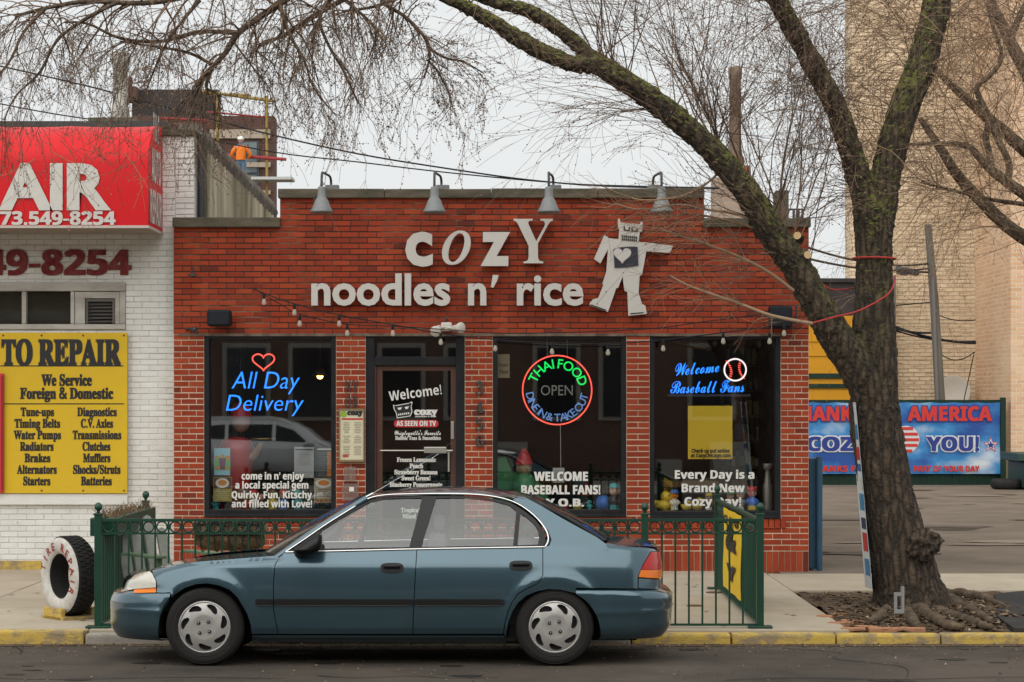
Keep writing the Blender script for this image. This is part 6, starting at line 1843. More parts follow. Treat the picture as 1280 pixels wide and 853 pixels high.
# nose panel between the headlamps with a dark grille slot
b = MB(); vs = []
for j in range(9):
    z = .553+(.66-.553)*j/8; xf_ = lerp_tab(T_XF, z)
    for i in range(21):
        y = -.42+.84*i/20; vs.append((xf_+.012+.03*(abs(y)/.42)**2.6, YC+y, z))
b.add(vs, [(j*21+i+1, j*21+i, (j+1)*21+i, (j+1)*21+i+1) for j in range(8) for i in range(20)], True); b.build('nose_panel', M_PAINT, car)
MB().box(-3.026, -3.0, YC-.17, YC+.17, .57, .61, .008).build('grille', M_CARBLK, car)
# bonnet
def edge_w(x):
    return max(0.0, halfw(x, lerp_tab(T_ZS, x)-.0005))
def top_sheet(x0, x1, n_, crown, zfun, wfun, K=16, curve0=None, curve1=None):
    b = MB(); vs = []
    for i in range(n_+1):
        u = i/n_
        for j in range(K+1):
            v = -1+2*j/K
            xa_ = x0 if curve0 is None else x0+curve0*(1-v*v); xb_ = x1 if curve1 is None else x1+curve1*(1-v*v)
            x = xa_+(xb_-xa_)*u
            vs.append((x, YC+v*wfun(x), zfun(x)+crown(x)*(1-abs(v)**2.4)))
    b.add(vs, [(i*(K+1)+j, (i+1)*(K+1)+j, (i+1)*(K+1)+j+1, i*(K+1)+j+1) for i in range(n_) for j in range(K)], True)
    k0 = [vs[j] for j in range(K+1)]; k1 = [vs[n_*(K+1)+j] for j in range(K+1)]
    for line in (k0, k1): b.add(list(line)+[(p[0], p[1], p[2]-.03) for p in line], [(j, j+1, K+2+j, K+1+j) for j in range(K)])
    return b
hood = top_sheet(-2.985, -1.72, 34, lambda x: .006+.008*min(1, (x+3)/.5), lambda x: lerp_tab(T_ZS, x)-.013, lambda x: edge_w(x)-.010, 20, -.02, -.22)
hood.build('bonnet', M_PAINT, car)
# cowl and wiper
b = MB(); vs = []
for i in range(13):
    v = -1+i/6; vs += [(-1.72-.22*(1-v*v)-.012, YC+v*.70, .775+.032*(1-abs(v)**2.4)), (-1.70-.20*(1-v*v)+.03, YC+v*.70, .79+.035*(1-abs(v)**2))]
b.add(vs, [(2*i, 2*i+2, 2*i+3, 2*i+1) for i in range(12)]); b.build('cowl', M_CARBLK, car)
# boot lid
boot = top_sheet(.70, 1.135, 16, lambda x: .034*(1-.55*max(0, (x-.95)/.2)), lambda x: lerp_tab(T_ZS, x)-.001, lambda x: edge_w(x)-.004, 20, .06, 0)
boot.build('boot_lid', M_PAINT, car)
b = MB(); vs = []
for j in range(11):
    z = .56+(.845-.56)*j/10; xr_ = lerp_tab(T_XR, z)-.02-.018*(j == 10)
    for i in range(21):
        y = -.55+1.1*i/20; vs.append((xr_-.03*(abs(y)/.55)**2.6, YC+y, z))
b.add(vs, [(j*21+i, j*21+i+1, (j+1)*21+i+1, (j+1)*21+i) for j in range(10) for i in range(20)], True); b.build('boot_face', M_PAINT, car)
# roof
T_ZR = [(-1.12, 1.240), (-1.06, 1.252), (-.9, 1.264), (-.6, 1.274), (-.3, 1.272), (-.05, 1.262), (.05, 1.254), (.14, 1.238)]
def roof_w(x): return halfw(x, lerp_tab(T_ZR, x)-.004, False)
roof = top_sheet(-1.065, .105, 26, lambda x: .056-.03*abs((x+.48)/.6)**2, lambda x: lerp_tab(T_ZR, x), roof_w, 20, -.09, .07)
roof.build('roof', M_PAINT, car)
# windscreen and rear screen
def screen(e0, e1, c0, c1, K=18, n_=8):
    """bottom edge e0=(x,w,z), top edge e1; c: bow of the middle (dx, dz)"""
    b = MB(); vs = []
    for i in range(n_+1):
        u = i/n_
        for j in range(K+1):
            v = -1+2*j/K; m_ = 1-v*v
            a = Vector((e0[0]+c0[0]*m_, YC+v*e0[1], e0[2]+c0[1]*m_)); c = Vector((e1[0]+c1[0]*m_, YC+v*e1[1], e1[2]+c1[1]*m_))
            p = a.lerp(c, u); p.z += .018*math.sin(math.pi*u)*(1); vs.append(p)
    b.add(vs, [(i*(K+1)+j, (i+1)*(K+1)+j, (i+1)*(K+1)+j+1, i*(K+1)+j+1) for i in range(n_) for j in range(K)], True)
    return b
ws = screen((-1.725, .70, .818), (-1.075, .545, 1.250), (-.21, .012), (-.09, .02)); ws.build('windscreen', M_CGLASSD, car)
rsn = screen((.69, .60, .925), (.115, .535, 1.243), (.06, .012), (.07, .02)); rsn.build('rear_screen', M_CGLASSD, car)
for s in (-1, 1):
    b = MB()
    pa = [Vector((-1.775, YC+s*.755, .80)), Vector((-1.43, YC+s*.672, 1.045)), Vector((-1.105, YC+s*.577, 1.246))]
    b.tube(smooth_path(pa, 6), .027, 8)
    b.build('front_pillar', M_PAINT, car)
for s in (-1, 1):
    b = MB()
    b.tube(smooth_path([Vector((-1.735, YC+s*.715, .812)), Vector((-1.39, YC+s*.638, 1.045)), Vector((-1.075, YC+s*.55, 1.252))], 6), .014, 6)
    b.build('screen_seal', M_CARBLK, car); b = MB()
    b.tube(smooth_path([Vector((.70, YC+s*.605, .925)), Vector((.40, YC+s*.578, 1.105)), Vector((.118, YC+s*.54, 1.246))], 6), .016, 6)
    b.build('screen_seal', M_CARBLK, car)
# glasshouse side: black frame, panes, bright trim
dlo = [(366, 688.2), (378, 679), (400, 662), (422, 647.5), (442, 635.5), (462, 624.6), (480, 621), (505, 620), (538, 619.5), (575, 619.7), (600, 620.8), (622, 624), (640, 629), (655, 638), (669, 649.5), (678, 661), (681.5, 669), (681.5, 677), (679, 682.5), (600, 684.2), (521, 685.4), (430, 687.4)]
fwin = [(372, 686.5), (402, 663.5), (424, 649.3), (444, 637.5), (463, 627), (481, 623.2), (505, 622.3), (527.5, 622.2), (511.5, 684), (430, 685.6)]
rwin = [(545, 622.3), (575, 622), (597, 623), (618, 626), (636, 631.3), (645.5, 638.5), (641.5, 682.2), (600, 682.6), (526.5, 684)]
qwin = [(650.5, 641.5), (660, 648), (668, 655.5), (673.2, 664), (674, 672), (672.5, 681), (647, 681.8)]
def ring_panel(outer, inners, off):
    po = [unproj(a, c) for a, c in outer]
    vs, ed, hol = [], [], []
    def addloop(pl):
        s0 = len(vs); o = []
        for i in range(len(pl)):
            a, c = Vector(pl[i]), Vector(pl[(i+1) % len(pl)]); n_ = max(1, int((c-a).length/.04)); o += [a.lerp(c, j/n_) for j in range(n_)]
        vs.extend(o); ed.extend([(s0+i, s0+(i+1) % len(o)) for i in range(len(o))]); return [tuple(p) for p in o]
    addloop(po); hp_ = [addloop([unproj(a, c) for a, c in q]) for q in inners]
    r = delaunay_2d_cdt(vs, ed, [], 1, 1e-7)
    for side in (1, -1):
        mb = MB()
        pts = [Vector((v.x, YC-side*(halfw(v.x, v.y, False)+off), v.y)) for v in r[0]]; fs = []
        for t in r[2]:
            c = (r[0][t[0]]+r[0][t[1]]+r[0][t[2]])/3
            if any(pip((c.x, c.y), q) for q in hp_): continue
            cc = (r[0][t[1]]-r[0][t[0]]).cross(r[0][t[2]]-r[0][t[0]])
            fs.append(tuple(t) if (cc > 0) == (side > 0) else tuple(reversed(t)))
        mb.add(pts, fs, True); mb.build('window_surround', M_CARBLK, car)
ring_panel(dlo, [fwin, rwin, qwin], -.004)
for nm, w_ in (('front_window', fwin), ('rear_window', rwin), ('quarter_window', qwin)):
    for sd_ in (1, -1): panel(MB(), w_, off=-.012, gap=-.004, rim=0, side=sd_).build('side_window', M_CGLASS, car)
for side in (1, -1):
    b = MB()
    tl = [(357, 690), (380, 674.5), (405, 657), (430, 641), (452, 627.5), (464, 621.5), (482, 618.2), (505, 617.2), (538, 616.7), (576, 617), (601, 618.2), (624, 621.5), (642, 627), (657, 635.5), (671.5, 647.8), (681, 660), (685, 669), (685, 677), (681.5, 683.6)]
    p3 = []
    for a, c in tl:
        x, z = unproj(a, c); p3.append(Vector((x, YC-side*(halfw(x, z, False)+.004), z)))
    b.tube(smooth_path(p3, 3), .0068, 6)
    p3 = []
    for a, c in [(357, 690.5), (430, 688.8), (521, 686.6), (600, 685.2), (681, 684)]:
        x, z = unproj(a, c); p3.append(Vector((x, YC-side*(halfw(x, z, False)+.004), z)))
    b.tube(smooth_path(p3, 4), .0075, 6)
    b.build('bright_trim', M_CHROME, car)
# strips, handles, fuel flap, lamps
def strip(px0, px1, parent):
    b = MB()
    panel(b, [(px0, 749.8), (px0+3, 748.9), (px1-3, 749.2), (px1, 750), (px1, 755.5), (px1-3, 756.8), (px0+3, 756.6), (px0, 755.6)], off=.016, gap=0, rim=.02, step=(.05, .012))
    q = b.build('rub_strip', M_CARBLK, parent)
    c = MB(); x0, z0 = unproj(px0+2, 757); x1, z1 = unproj(px1-2, 757)
    c.tube([(x0+(x1-x0)*i/10, YC-halfw(x0+(x1-x0)*i/10, z0)-.006, z0+(z1-z0)*i/10) for i in range(11)], .004, 5); c.build('strip_edge', M_CHROME, q)
    return q
strip(319.5, 341, fen); strip(342.8, 516.2, fd); strip(518.6, 630, rd)
def handle(px0, px1, py0, py1, parent):
    b = MB()
    r = 4; ol = []
    for i in range(24):
        a = 2*math.pi*i/24; cx_, cy_ = (px0+px1)/2, (py0+py1)/2
        ol.append((cx_+(px1-px0)/2*abs(math.cos(a))**.6*(1 if math.cos(a) > 0 else -1), cy_+(py1-py0)/2*abs(math.sin(a))**.7*(1 if math.sin(a) > 0 else -1)))
    panel(b, ol, off=.006, gap=0, rim=.012, step=(.02, .012))
    x0, z0 = unproj(px0+4, (py0+py1)/2-1); x1, _ = unproj(px1-4, py0)
    b.box(x0, x1, YC-halfw(x0, z0)-.03, YC-halfw(x0, z0)-.008, z0-.006, z0+.018, .008)
    b.build('door_handle', M_CARBLK, parent)
handle(475.5, 504.5, 703.8, 716.5, fd); handle(636.5, 665.8, 701, 713.5, rd)
ol = []
for i in range(28):
    a = 2*math.pi*i/28; ol.append((722.5+14.5*abs(math.cos(a))**.35*(1 if math.cos(a) > 0 else -1), 706.5+13.2*abs(math.sin(a))**.35*(1 if math.sin(a) > 0 else -1)))
panel(MB(), ol, off=-.0005, gap=-.003, rim=.0, step=(.02, .012)).build('flap_gap', M_CARBLK, qua)
panel(MB(), ol, off=.002, gap=.0015, rim=.004, step=(.02, .012)).build('fuel_flap', M_PAINT, qua)
M_LENS = mat('clear_lamp_lens', (.62, .60, .52), .12, coat=1.0, var=.5, vscale=14, col2=(.45, .43, .36), stretch=(1, 1, 3))
M_AMBER = mat('amber_lens', (.85, .20, .008), .2, spec=.3, coat=.15); M_REDL = mat('red_lens', (.50, .012, .010), .2, spec=.3, coat=.15, var=.4, vscale=20, col2=(.3, .01, .01))
hl = [(150.8, 739.5), (152.5, 733), (158.6, 724.5), (167, 718), (177, 714.8), (186, 713.4), (190.3, 716.8), (194.6, 725.8), (195, 733.5), (194.6, 734.5), (167, 736)]
am = [(167, 736.3), (194.6, 734.8), (195, 740.6), (167, 740.8)]
for s in (1, -1):
    h_ = panel(MB(), hl, off=.003, gap=.002, rim=.03, step=(.018, .014), side=s).build('headlight', M_LENS, car)
    panel(MB(), am, off=.004, gap=.001, rim=.03, step=(.018, .012), side=s).build('indicator', M_AMBER, h_)
    t_ = panel(MB(), [(814, 689.8), (821, 688.6), (827.3, 688.4), (828.3, 700), (828.3, 709), (801.5, 712), (805, 704.5)], off=.004, gap=.001, rim=.03, step=(.015, .014), side=s).build('tail_light', M_REDL, car)
    panel(MB(), [(801.3, 712.3), (828.3, 709.3), (828, 721.2), (797.9, 721.4)], off=.004, gap=.001, rim=.03, step=(.015, .012), side=s).build('indicator', M_AMBER, t_)
# mirrors
for s in (1, -1):
    ol = poly_px([(367.5, 689.5), (371, 685.5), (380, 677.5), (390, 670), (397, 666.8), (400.6, 667.6), (402, 672), (401.5, 683), (399, 689.5), (392, 691), (378, 690.5)], 16.36)
    b = MB().prism(ol, 16.29, 16.43)
    bm = bmesh.new(); vv = [bm.verts.new(v) for v in b.v]
    for f_ in b.f:
        try: bm.faces.new([vv[i] for i in f_])
        except ValueError: pass
    bmesh.ops.remove_doubles(bm, verts=bm.verts[:], dist=1e-5)
    bmesh.ops.dissolve_limit(bm, angle_limit=.02, verts=bm.verts[:], edges=bm.edges[:])
    bmesh.ops.bevel(bm, geom=bm.edges[:], offset=.025, segments=3, affect='EDGES', clamp_overlap=True)
    bm.verts.index_update()
    q = MB().add([Vector((v.co.x, v.co.y if s > 0 else 2*YC-v.co.y, v.co.z)) for v in bm.verts], [[v.index for v in f_.verts] for f_ in bm.faces], True); bm.free()
    q.tube([Vector((-1.58, YC-s*.845, .86)), Vector((-1.60, YC-s*.76, .85))], [.045, .05], 8)
    q.build('door_mirror', M_CARBLK, car)
    panel(MB(), [(360, 690), (400, 663), (402, 664.5), (373, 688)], off=-.006, gap=-.002, rim=0, side=s).build('mirror_base', M_CARBLK, car)
# aerial
b = MB(); a0 = P(466, 616, 16.76); b.tube([a0, P(500, 596, 16.72), P(548, 567, 16.7)], [.0028, .002, .0016], 5); b.tube([a0, P(455, 622, 16.75)], .008, 6); b.build('aerial', M_CHROME, car)
# underbody, arches, cabin
b = MB()
b.box(-2.62, .95, YC-.55, YC+.55, .17, .60); b.box(-2.84, -2.621, YC-.54, YC+.54, .18, .50); b.box(-1.9, .1, YC-.76, YC+.76, .18, .30); b.box(-1.72, .2, YC-.775, YC+.775, .301, .70)
b.box(WHX[0]-.35, WHX[0]+.36, YC-.70, YC+.70, .40, .66); b.box(WHX[1]-.35, WHX[1]+.3, YC-.72, YC+.72, .40, .70)
for s in (1, -1):
    for cx_ in WHX:
        vs = []
        for i in range(21):
            a = math.pi*i/20*1.12-.19; r = .345
            for y in (.60, .815): vs.append((cx_+r*math.cos(a), YC-s*y, WHZ+r*math.sin(a)))
        b.add(vs, [(2*i, 2*i+1, 2*i+3, 2*i+2) for i in range(20)])
b.box(-2.6, -2.4, YC-.5, YC+.5, .12, .169); b.box(-1.4, .4, YC-.3, YC+.3, .13, .169)
b.build('underbody', mat('underbody_black', (.008, .008, .008), .9), car)
b = MB(); b.box(-1.7, .60, YC-.74, YC+.74, .701, .715); b.box(-1.72, -1.35, YC-.70, YC+.70, .715, .80, .02); b.box(.10, .70, YC-.66, YC+.66, .715, .885)
for s in (1, -1): b.box(-1.66, .24, YC-s*.765, YC-s*.745, .71, .835)
b.build('cabin_trim', M_CABIN, car)
b = MB()
for y in (-.36, .36):
    for x, t_ in ((-.62, 0), (.06, 1)):
        b.box(x-.02, x+.12, YC+y-.24, YC+y+.24, .70, .98 if not t_ else .95, .05); b.box(x+.02, x+.11, YC+y-.13, YC+y+.13, 1.0 if not t_ else .97, 1.12 if not t_ else 1.06, .04)
        b.tube([(x+.06, YC+y, .95), (x+.06, YC+y, 1.03)], .012, 6)
b.build('seats', mat('seat_cloth', (.13, .135, .14), .9), car)
b = MB(); b.tube([Vector((-1.22+.05*math.sin(i*.35), YC+.36+.185*math.cos(i*.3491), .86+.16*math.sin(i*.3491))) for i in range(18)], .014, 6, closed=True); b.build('steering_wheel', M_CARBLK, car)
# wheels
def wheel(cx_, s, near):
    wf = MB()
    Y0 = YC-s*.83
    prof_ = [(.185, .03), (.19, .005), (.205, -.004), (.235, -.008), (.262, -.004), (.280, .012), (.2925, .035), (.295, .07), (.295, .13), (.2925, .165), (.28, .185), (.2, .19)]
    root_w = wf.lathe([(r_, s*h_) for r_, h_ in prof_], (cx_, Y0, WHZ), 56, 'Y').build('wheel', M_TYRE, car)
    # moulded ring lines on the sidewall
    g_ = MB()
    for r_ in (.218, .252, .272): g_.lathe([(r_-.002, -s*.0065), (r_, -s*.0095), (r_+.002, -s*.0065)], (cx_, Y0, WHZ), 48, 'Y')
    g_.build('sidewall_ribs', M_TYRE, root_w)
    # trim disc with seven swept slots
    K = 72; outer = [(.185*math.cos(2*math.pi*i/K), .185*math.sin(2*math.pi*i/K)) for i in range(K)]
    holes_ = []
    for q in range(7):
        a0 = 2*math.pi*q/7+.25
        hp_ = []
        for (rr_, da) in ((.163, .33), (.174, .24), (.177, .10), (.175, -.04), (.165, -.19), (.147, -.31), (.131, -.34), (.122, -.24), (.126, -.08), (.138, .10), (.150, .26)):
            hp_.append((rr_*math.cos(a0+da), rr_*math.sin(a0+da)))
        holes_.append(hp_)
    vs, ed = [Vector(p) for p in outer], [(i, (i+1) % K) for i in range(K)]
    for hp_ in holes_:
        s0 = len(vs); o = []
        for i in range(len(hp_)):
            a, c = Vector(hp_[i]), Vector(hp_[(i+1) % len(hp_)]); o += [a, a.lerp(c, .5)]
        vs += o; ed += [(s0+i, s0+(i+1) % len(o)) for i in range(len(o))]
    for rr_ in (.03, .06, .085, .1, .175):
        for i in range(36):
            p = (rr_*math.cos(2*math.pi*i/36+rr_*9), rr_*math.sin(2*math.pi*i/36+rr_*9))
            if not any(pip(p, h_) for h_ in holes_): vs.append(Vector(p))
    r = delaunay_2d_cdt(vs, ed, [], 1, 1e-7)
    def dome(x, z):
        rr_ = math.hypot(x, z); return .030*(1-(rr_/.19)**2)-.012*math.exp(-((rr_-.045)/.03)**2)
    h = MB(); pts = [Vector((cx_+v.x, Y0-s*(dome(v.x, v.y)-.004), WHZ+v.y)) for v in r[0]]; fs = []
    for t in r[2]:
        c = (r[0][t[0]]+r[0][t[1]]+r[0][t[2]])/3
        if any(pip((c.x, c.y), q) for q in holes_): continue
        cc = (r[0][t[1]]-r[0][t[0]]).cross(r[0][t[2]]-r[0][t[0]])
        fs.append(tuple(t) if (cc > 0) == (s > 0) else tuple(reversed(t)))
    h.add(pts, fs, True)
    for hp_ in holes_:
        k_ = len(hp_); v2 = []
        for x, z in hp_: v2 += [(cx_+x, Y0-s*(dome(x, z)-.004), WHZ+z), (cx_+x*.985, Y0-s*(dome(x, z)-.034), WHZ+z*.985)]
        h.add(v2, [(2*i, 2*i+1, 2*((i+1) % k_)+1, 2*((i+1) % k_)) for i in range(k_)])
    h.lathe([(.183, -s*.002), (.19, -s*.006), (.196, s*.002)], (cx_, Y0, WHZ), 48, 'Y')
    h.build('wheel_trim', M_HUB, root_w)
    d = MB().lathe([(0, s*.03), (.19, s*.03)], (cx_, Y0, WHZ), 32, 'Y')
    for i in range(4):
        a = math.pi/4+math.pi/2*i+.12; d.lathe([(0, -s*.030), (.011, -s*.029), (.0135, -s*.012)], (cx_+.052*math.cos(a), Y0, WHZ+.052*math.sin(a)), 12, 'Y')
    d.build('dark_hub', M_CARBLK, root_w)
    for i in range(4):
        n_ = MB(); a = math.pi/4+math.pi/2*i+.12; n_.lathe([(0, -s*.034), (.006, -s*.033), (.007, -s*.029)], (cx_+.052*math.cos(a), Y0, WHZ+.052*math.sin(a)), 6, 'Y', smooth=False)
        n_.build('wheel_nut', M_CHROME, root_w)
for cx_ in WHX:
    for s in (1, -1): wheel(cx_, s, s > 0)
# far wheels stand a touch lower on the cambered road: nothing to do, the gutter side tyre meets the slope
# the road falls towards the gutter, so the car leans that way a little
car.rotation_euler = (R(-1.1), 0, 0)
car.location.z -= .016
# ================================================================== TREES
def bark_mat(name, c1, c2, moss, amt):
    m = bpy.data.materials.new(name); m.use_nodes = True
    n, l = m.node_tree.nodes, m.node_tree.links
    b_ = n['Principled BSDF']; b_.inputs['Roughness'].default_value = .95
    tc = n.new('ShaderNodeTexCoord')
    mp = n.new('ShaderNodeMapping'); mp.inputs['Scale'].default_value = (22, 22, 5)
    l.new(tc.outputs['Object'], mp.inputs[0])
    vo = n.new('ShaderNodeTexVoronoi'); vo.feature = 'DISTANCE_TO_EDGE'; vo.inputs['Scale'].default_value = 1.1
    wn_ = n.new('ShaderNodeTexNoise'); wn_.inputs['Scale'].default_value = 1.2; wn_.inputs['Detail'].default_value = 4
    mv = n.new('ShaderNodeMix'); mv.data_type = 'VECTOR'; mv.inputs[0].default_value = .35
    l.new(mp.outputs[0], wn_.inputs['Vector']); l.new(mp.outputs[0], mv.inputs[4]); l.new(wn_.outputs['Color'], mv.inputs[5])
    l.new(mv.outputs[1], vo.inputs['Vector'])
    cr = n.new('ShaderNodeValToRGB'); e = cr.color_ramp.elements
    e[0].position, e[0].color = .0, (*c2, 1); e[1].position, e[1].color = .35, (*c1, 1)
    l.new(vo.outputs['Distance'], cr.inputs[0])
    # moss grows on the upward sides and in patches
    ge = n.new('ShaderNodeNewGeometry'); sx_ = n.new('ShaderNodeSeparateXYZ'); l.new(ge.outputs['True Normal'], sx_.inputs[0])
    nz = n.new('ShaderNodeTexNoise'); nz.inputs['Scale'].default_value = 7; nz.inputs['Detail'].default_value = 9; nz.inputs['Roughness'].default_value = .72; l.new(tc.outputs['Object'], nz.inputs['Vector'])
    m1 = n.new('ShaderNodeMath'); m1.operation = 'MULTIPLY_ADD'; m1.inputs[1].default_value = .36; l.new(sx_.outputs[2], m1.inputs[0]); l.new(nz.outputs['Fac'], m1.inputs[2])
    rg = n.new('ShaderNodeMapRange'); rg.inputs[1].default_value = .55; rg.inputs[2].default_value = .76; rg.inputs[4].default_value = amt; l.new(m1.outputs[0], rg.inputs[0])
    so = n.new('ShaderNodeSeparateXYZ'); l.new(tc.outputs['Object'], so.inputs[0])
    hz = n.new('ShaderNodeMapRange'); hz.inputs[1].default_value = 1.8; hz.inputs[2].default_value = 3.4; l.new(so.outputs[2], hz.inputs[0])
    hm = n.new('ShaderNodeMath'); hm.operation = 'MULTIPLY'; l.new(rg.outputs[0], hm.inputs[0]); l.new(hz.outputs[0], hm.inputs[1]); rg = hm
    x = n.new('ShaderNodeMix'); x.data_type = 'RGBA'; x.inputs[7].default_value = (*moss, 1); l.new(rg.outputs[0], x.inputs[0]); l.new(cr.outputs[0], x.inputs[6])
    l.new(x.outputs[2], b_.inputs['Base Color'])
    n2 = n.new('ShaderNodeTexNoise'); n2.inputs['Scale'].default_value = 40; n2.inputs['Detail'].default_value = 5; l.new(tc.outputs['Object'], n2.inputs['Vector'])
    a_ = n.new('ShaderNodeMath'); a_.operation = 'MULTIPLY_ADD'; a_.inputs[1].default_value = .35; l.new(n2.outputs['Fac'], a_.inputs[0]); l.new(vo.outputs['Distance'], a_.inputs[2])
    bp = n.new('ShaderNodeBump'); bp.inputs['Strength'].default_value = 1.0; bp.inputs['Distance'].default_value = .05; l.new(a_.outputs[0], bp.inputs['Height']); l.new(bp.outputs[0], b_.inputs['Normal'])
    return m
M_BARK = bark_mat('rough_bark', (.100, .070, .045), (.022, .016, .011), (.15, .165, .028), .9)
M_BARK2 = bark_mat('brown_bark', (.17, .115, .075), (.06, .042, .03), (.10, .10, .03), .35)
M_TWIG = mat('twig_bark', (.13, .085, .06), .9, island=[(0, (.075, .048, .034)), (.5, (.15, .098, .068)), (1, (.23, .16, .11))])
M_TWIGL = mat('pale_twig_bark', (.3, .2, .12), .9, island=[(0, (.17, .10, .06)), (1, (.36, .25, .16))])

rt = random.Random(77)
def limb(mb, pts, Y, wpx, n=14, jit=.10, sub=8):
    """pts: px path; Y: depth or list; wpx: widths in px"""
    k = len(pts)
    Ys_ = [Y]*k if not hasattr(Y, '__len__') else Y
    p3 = [P(a, c, y) for (a, c), y in zip(pts, Ys_)]
    rad = [w/2*y/F for w, y in zip(wpx, Ys_)]
    a, r = smooth_path(p3, sub, rad)
    mb.tube(a, r, n, jit=jit)
    return a, r
def rvec(): return Vector((rt.gauss(0, 1), rt.gauss(0, 1), rt.gauss(0, 1)))
def twig(mb, p, d, L, r, depth, droop=0.0, wander=.25, n=3, kids=(3, 5), buds=True, sprd=.8):
    """recursive crooked twig"""
    p = Vector(p); d = Vector(d).normalized()
    k = max(3, int(L/.11)); st_ = L/k
    pts = [p.copy()]; dirs = [d.copy()]
    for i in range(k):
        d = (d+rvec()*wander*.42*math.sqrt(st_/.11)+Vector((0, 0, -droop*st_))).normalized()
        p = p+d*st_; pts.append(p.copy()); dirs.append(d.copy())
    rr = [max(.0015, r*.85*(1-.75*i/k)) for i in range(k+1)]
    mb.tube(pts, rr, n if r < .012 else 5, cap=False)
    if depth <= 0:
        if buds:
            for i in range(1, k+1):
                if rt.random() < .55:
                    q = pts[i]; s_ = .006*rt.uniform(.7, 1.5); o = rvec().normalized()*s_*1.2
                    mb.add([q+o+Vector((s_, 0, 0)), q+o+Vector((-s_, 0, 0)), q+o+Vector((0, s_, s_)), q+o+Vector((0, 0, -s_))], [(0,1,2), (0,1,3), (1,2,3), (0,2,3)])
        return
    for j in range(rt.randint(*kids)):
        i = rt.randint(max(1, k//5), k)
        nd = (dirs[i]+rvec()*sprd*.62).normalized()
        twig(mb, pts[i], nd, L*rt.uniform(.35, .65), rr[i]*.72, depth-1, droop, wander, n, kids, buds, sprd)

main = thing('street_tree', P(1133, 745, 20.2), 'big bare street tree with a leaning mossy limb, rooted beside the kerb', 'tree')
tk = MB()
YT0 = 20.2
# trunk with a flared foot
TRK = limb(tk, [(1140, 768), (1136, 742), (1124, 690), (1107, 610), (1094, 520), (1092, 440), (1093, 350), (1092, 290), (1090, 262), (1089, 240)], YT0, [116, 92, 76, 67, 65, 58, 47, 50, 48, 20], 30, .05, 10)
# fork: left stem, right stem
lS = limb(tk, [(1086, 300), (1080, 250), (1070, 211), (1047.5, 141), (1016, 81), (988, 30), (968, -5), (940, -50)], [20.2, 20.2, 20.2, 20.15, 20.1, 20, 19.9, 19.8], [30, 32, 32, 30, 28, 27, 26, 24], 18, .05)
rS = limb(tk, [(1096, 305), (1103, 262), (1109, 211), (1128, 141), (1153, 77), (1168, 18), (1172, -20), (1176, -60)], [20.2, 20.2, 20.25, 20.3, 20.4, 20.5, 20.5, 20.5], [34, 38, 40, 40, 38, 37, 36, 34], 18, .05)
# big leaning limb
YL_ = [20.15, 20.1, 20.05, 20, 19.95, 19.85, 19.75, 19.65, 19.55, 19.5]
lL = limb(tk, [(1106, 560), (1094, 515), (1075, 468), (1052, 432), (1027, 390), (995, 333), (960, 285), (928, 232), (881, 180), (827, 133), (774, 97), (741, 76)], [20.2]+YL_+[19.5], [20, 44, 49, 45, 42, 40, 38, 35, 32.5, 31, 29, 28], 20, .05)
lA = limb(tk, [(745, 78), (712, 48), (684, 27), (655, 12), (625, 5), (590, -8), (540, -30), (470, -40)], 19.5, [24, 22, 20, 19, 18, 18, 16, 14], 14, .12)
lB = limb(tk, [(748, 82), (718, 80), (690, 70), (658, 54), (612, 25), (585, 10), (560, -2), (510, -28), (450, -52)], 19.45, [25, 24, 23, 22, 21, 19, 18, 15, 13], 14, .12)
# burr at the foot
b0 = len(tk.v)
tk.ball(P(1154, 682, 19.95), .17, 26, 18, (1, .9, .8))
for i in range(b0, len(tk.v)):
    v = tk.v[i]; q_ = P(1154, 682, 19.95); d = (v-q_)
    tk.v[i] = q_+d*(1+.55*mnoise.noise(v*9)+.35*mnoise.noise(v*21))
# roots
rt_mb = MB()
for pts, w in (([(1150, 735), (1185, 748), (1215, 760), (1240, 772)], [34, 22, 15, 8]), ([(1120, 745), (1090, 752), (1060, 757), (1030, 758)], [30, 18, 12, 6]), ([(1140, 755), (1165, 768), (1190, 778), (1205, 788)], [26, 17, 11, 6]),
               ([(1115, 752), (1100, 766), (1085, 772)], [22, 13, 6]), ([(1160, 735), (1195, 738), (1225, 742), (1262, 756)], [24, 16, 11, 6]), ([(1170, 760), (1210, 770), (1232, 780), (1240, 786)], [16, 12, 9, 5]), ([(1128, 752), (1140, 772), (1150, 783)], [22, 14, 7])):
    p3 = []
    for a, c in pts:
        Y = max(YK+.3, F*(H-.12)/(c-HY)); p3.append(Vector((PX(a, Y), Y, .085)))
    a, r = smooth_path(p3, 6, [x/2*20/F for x in w]); rt_mb.tube(a, r, 10, jit=.45)
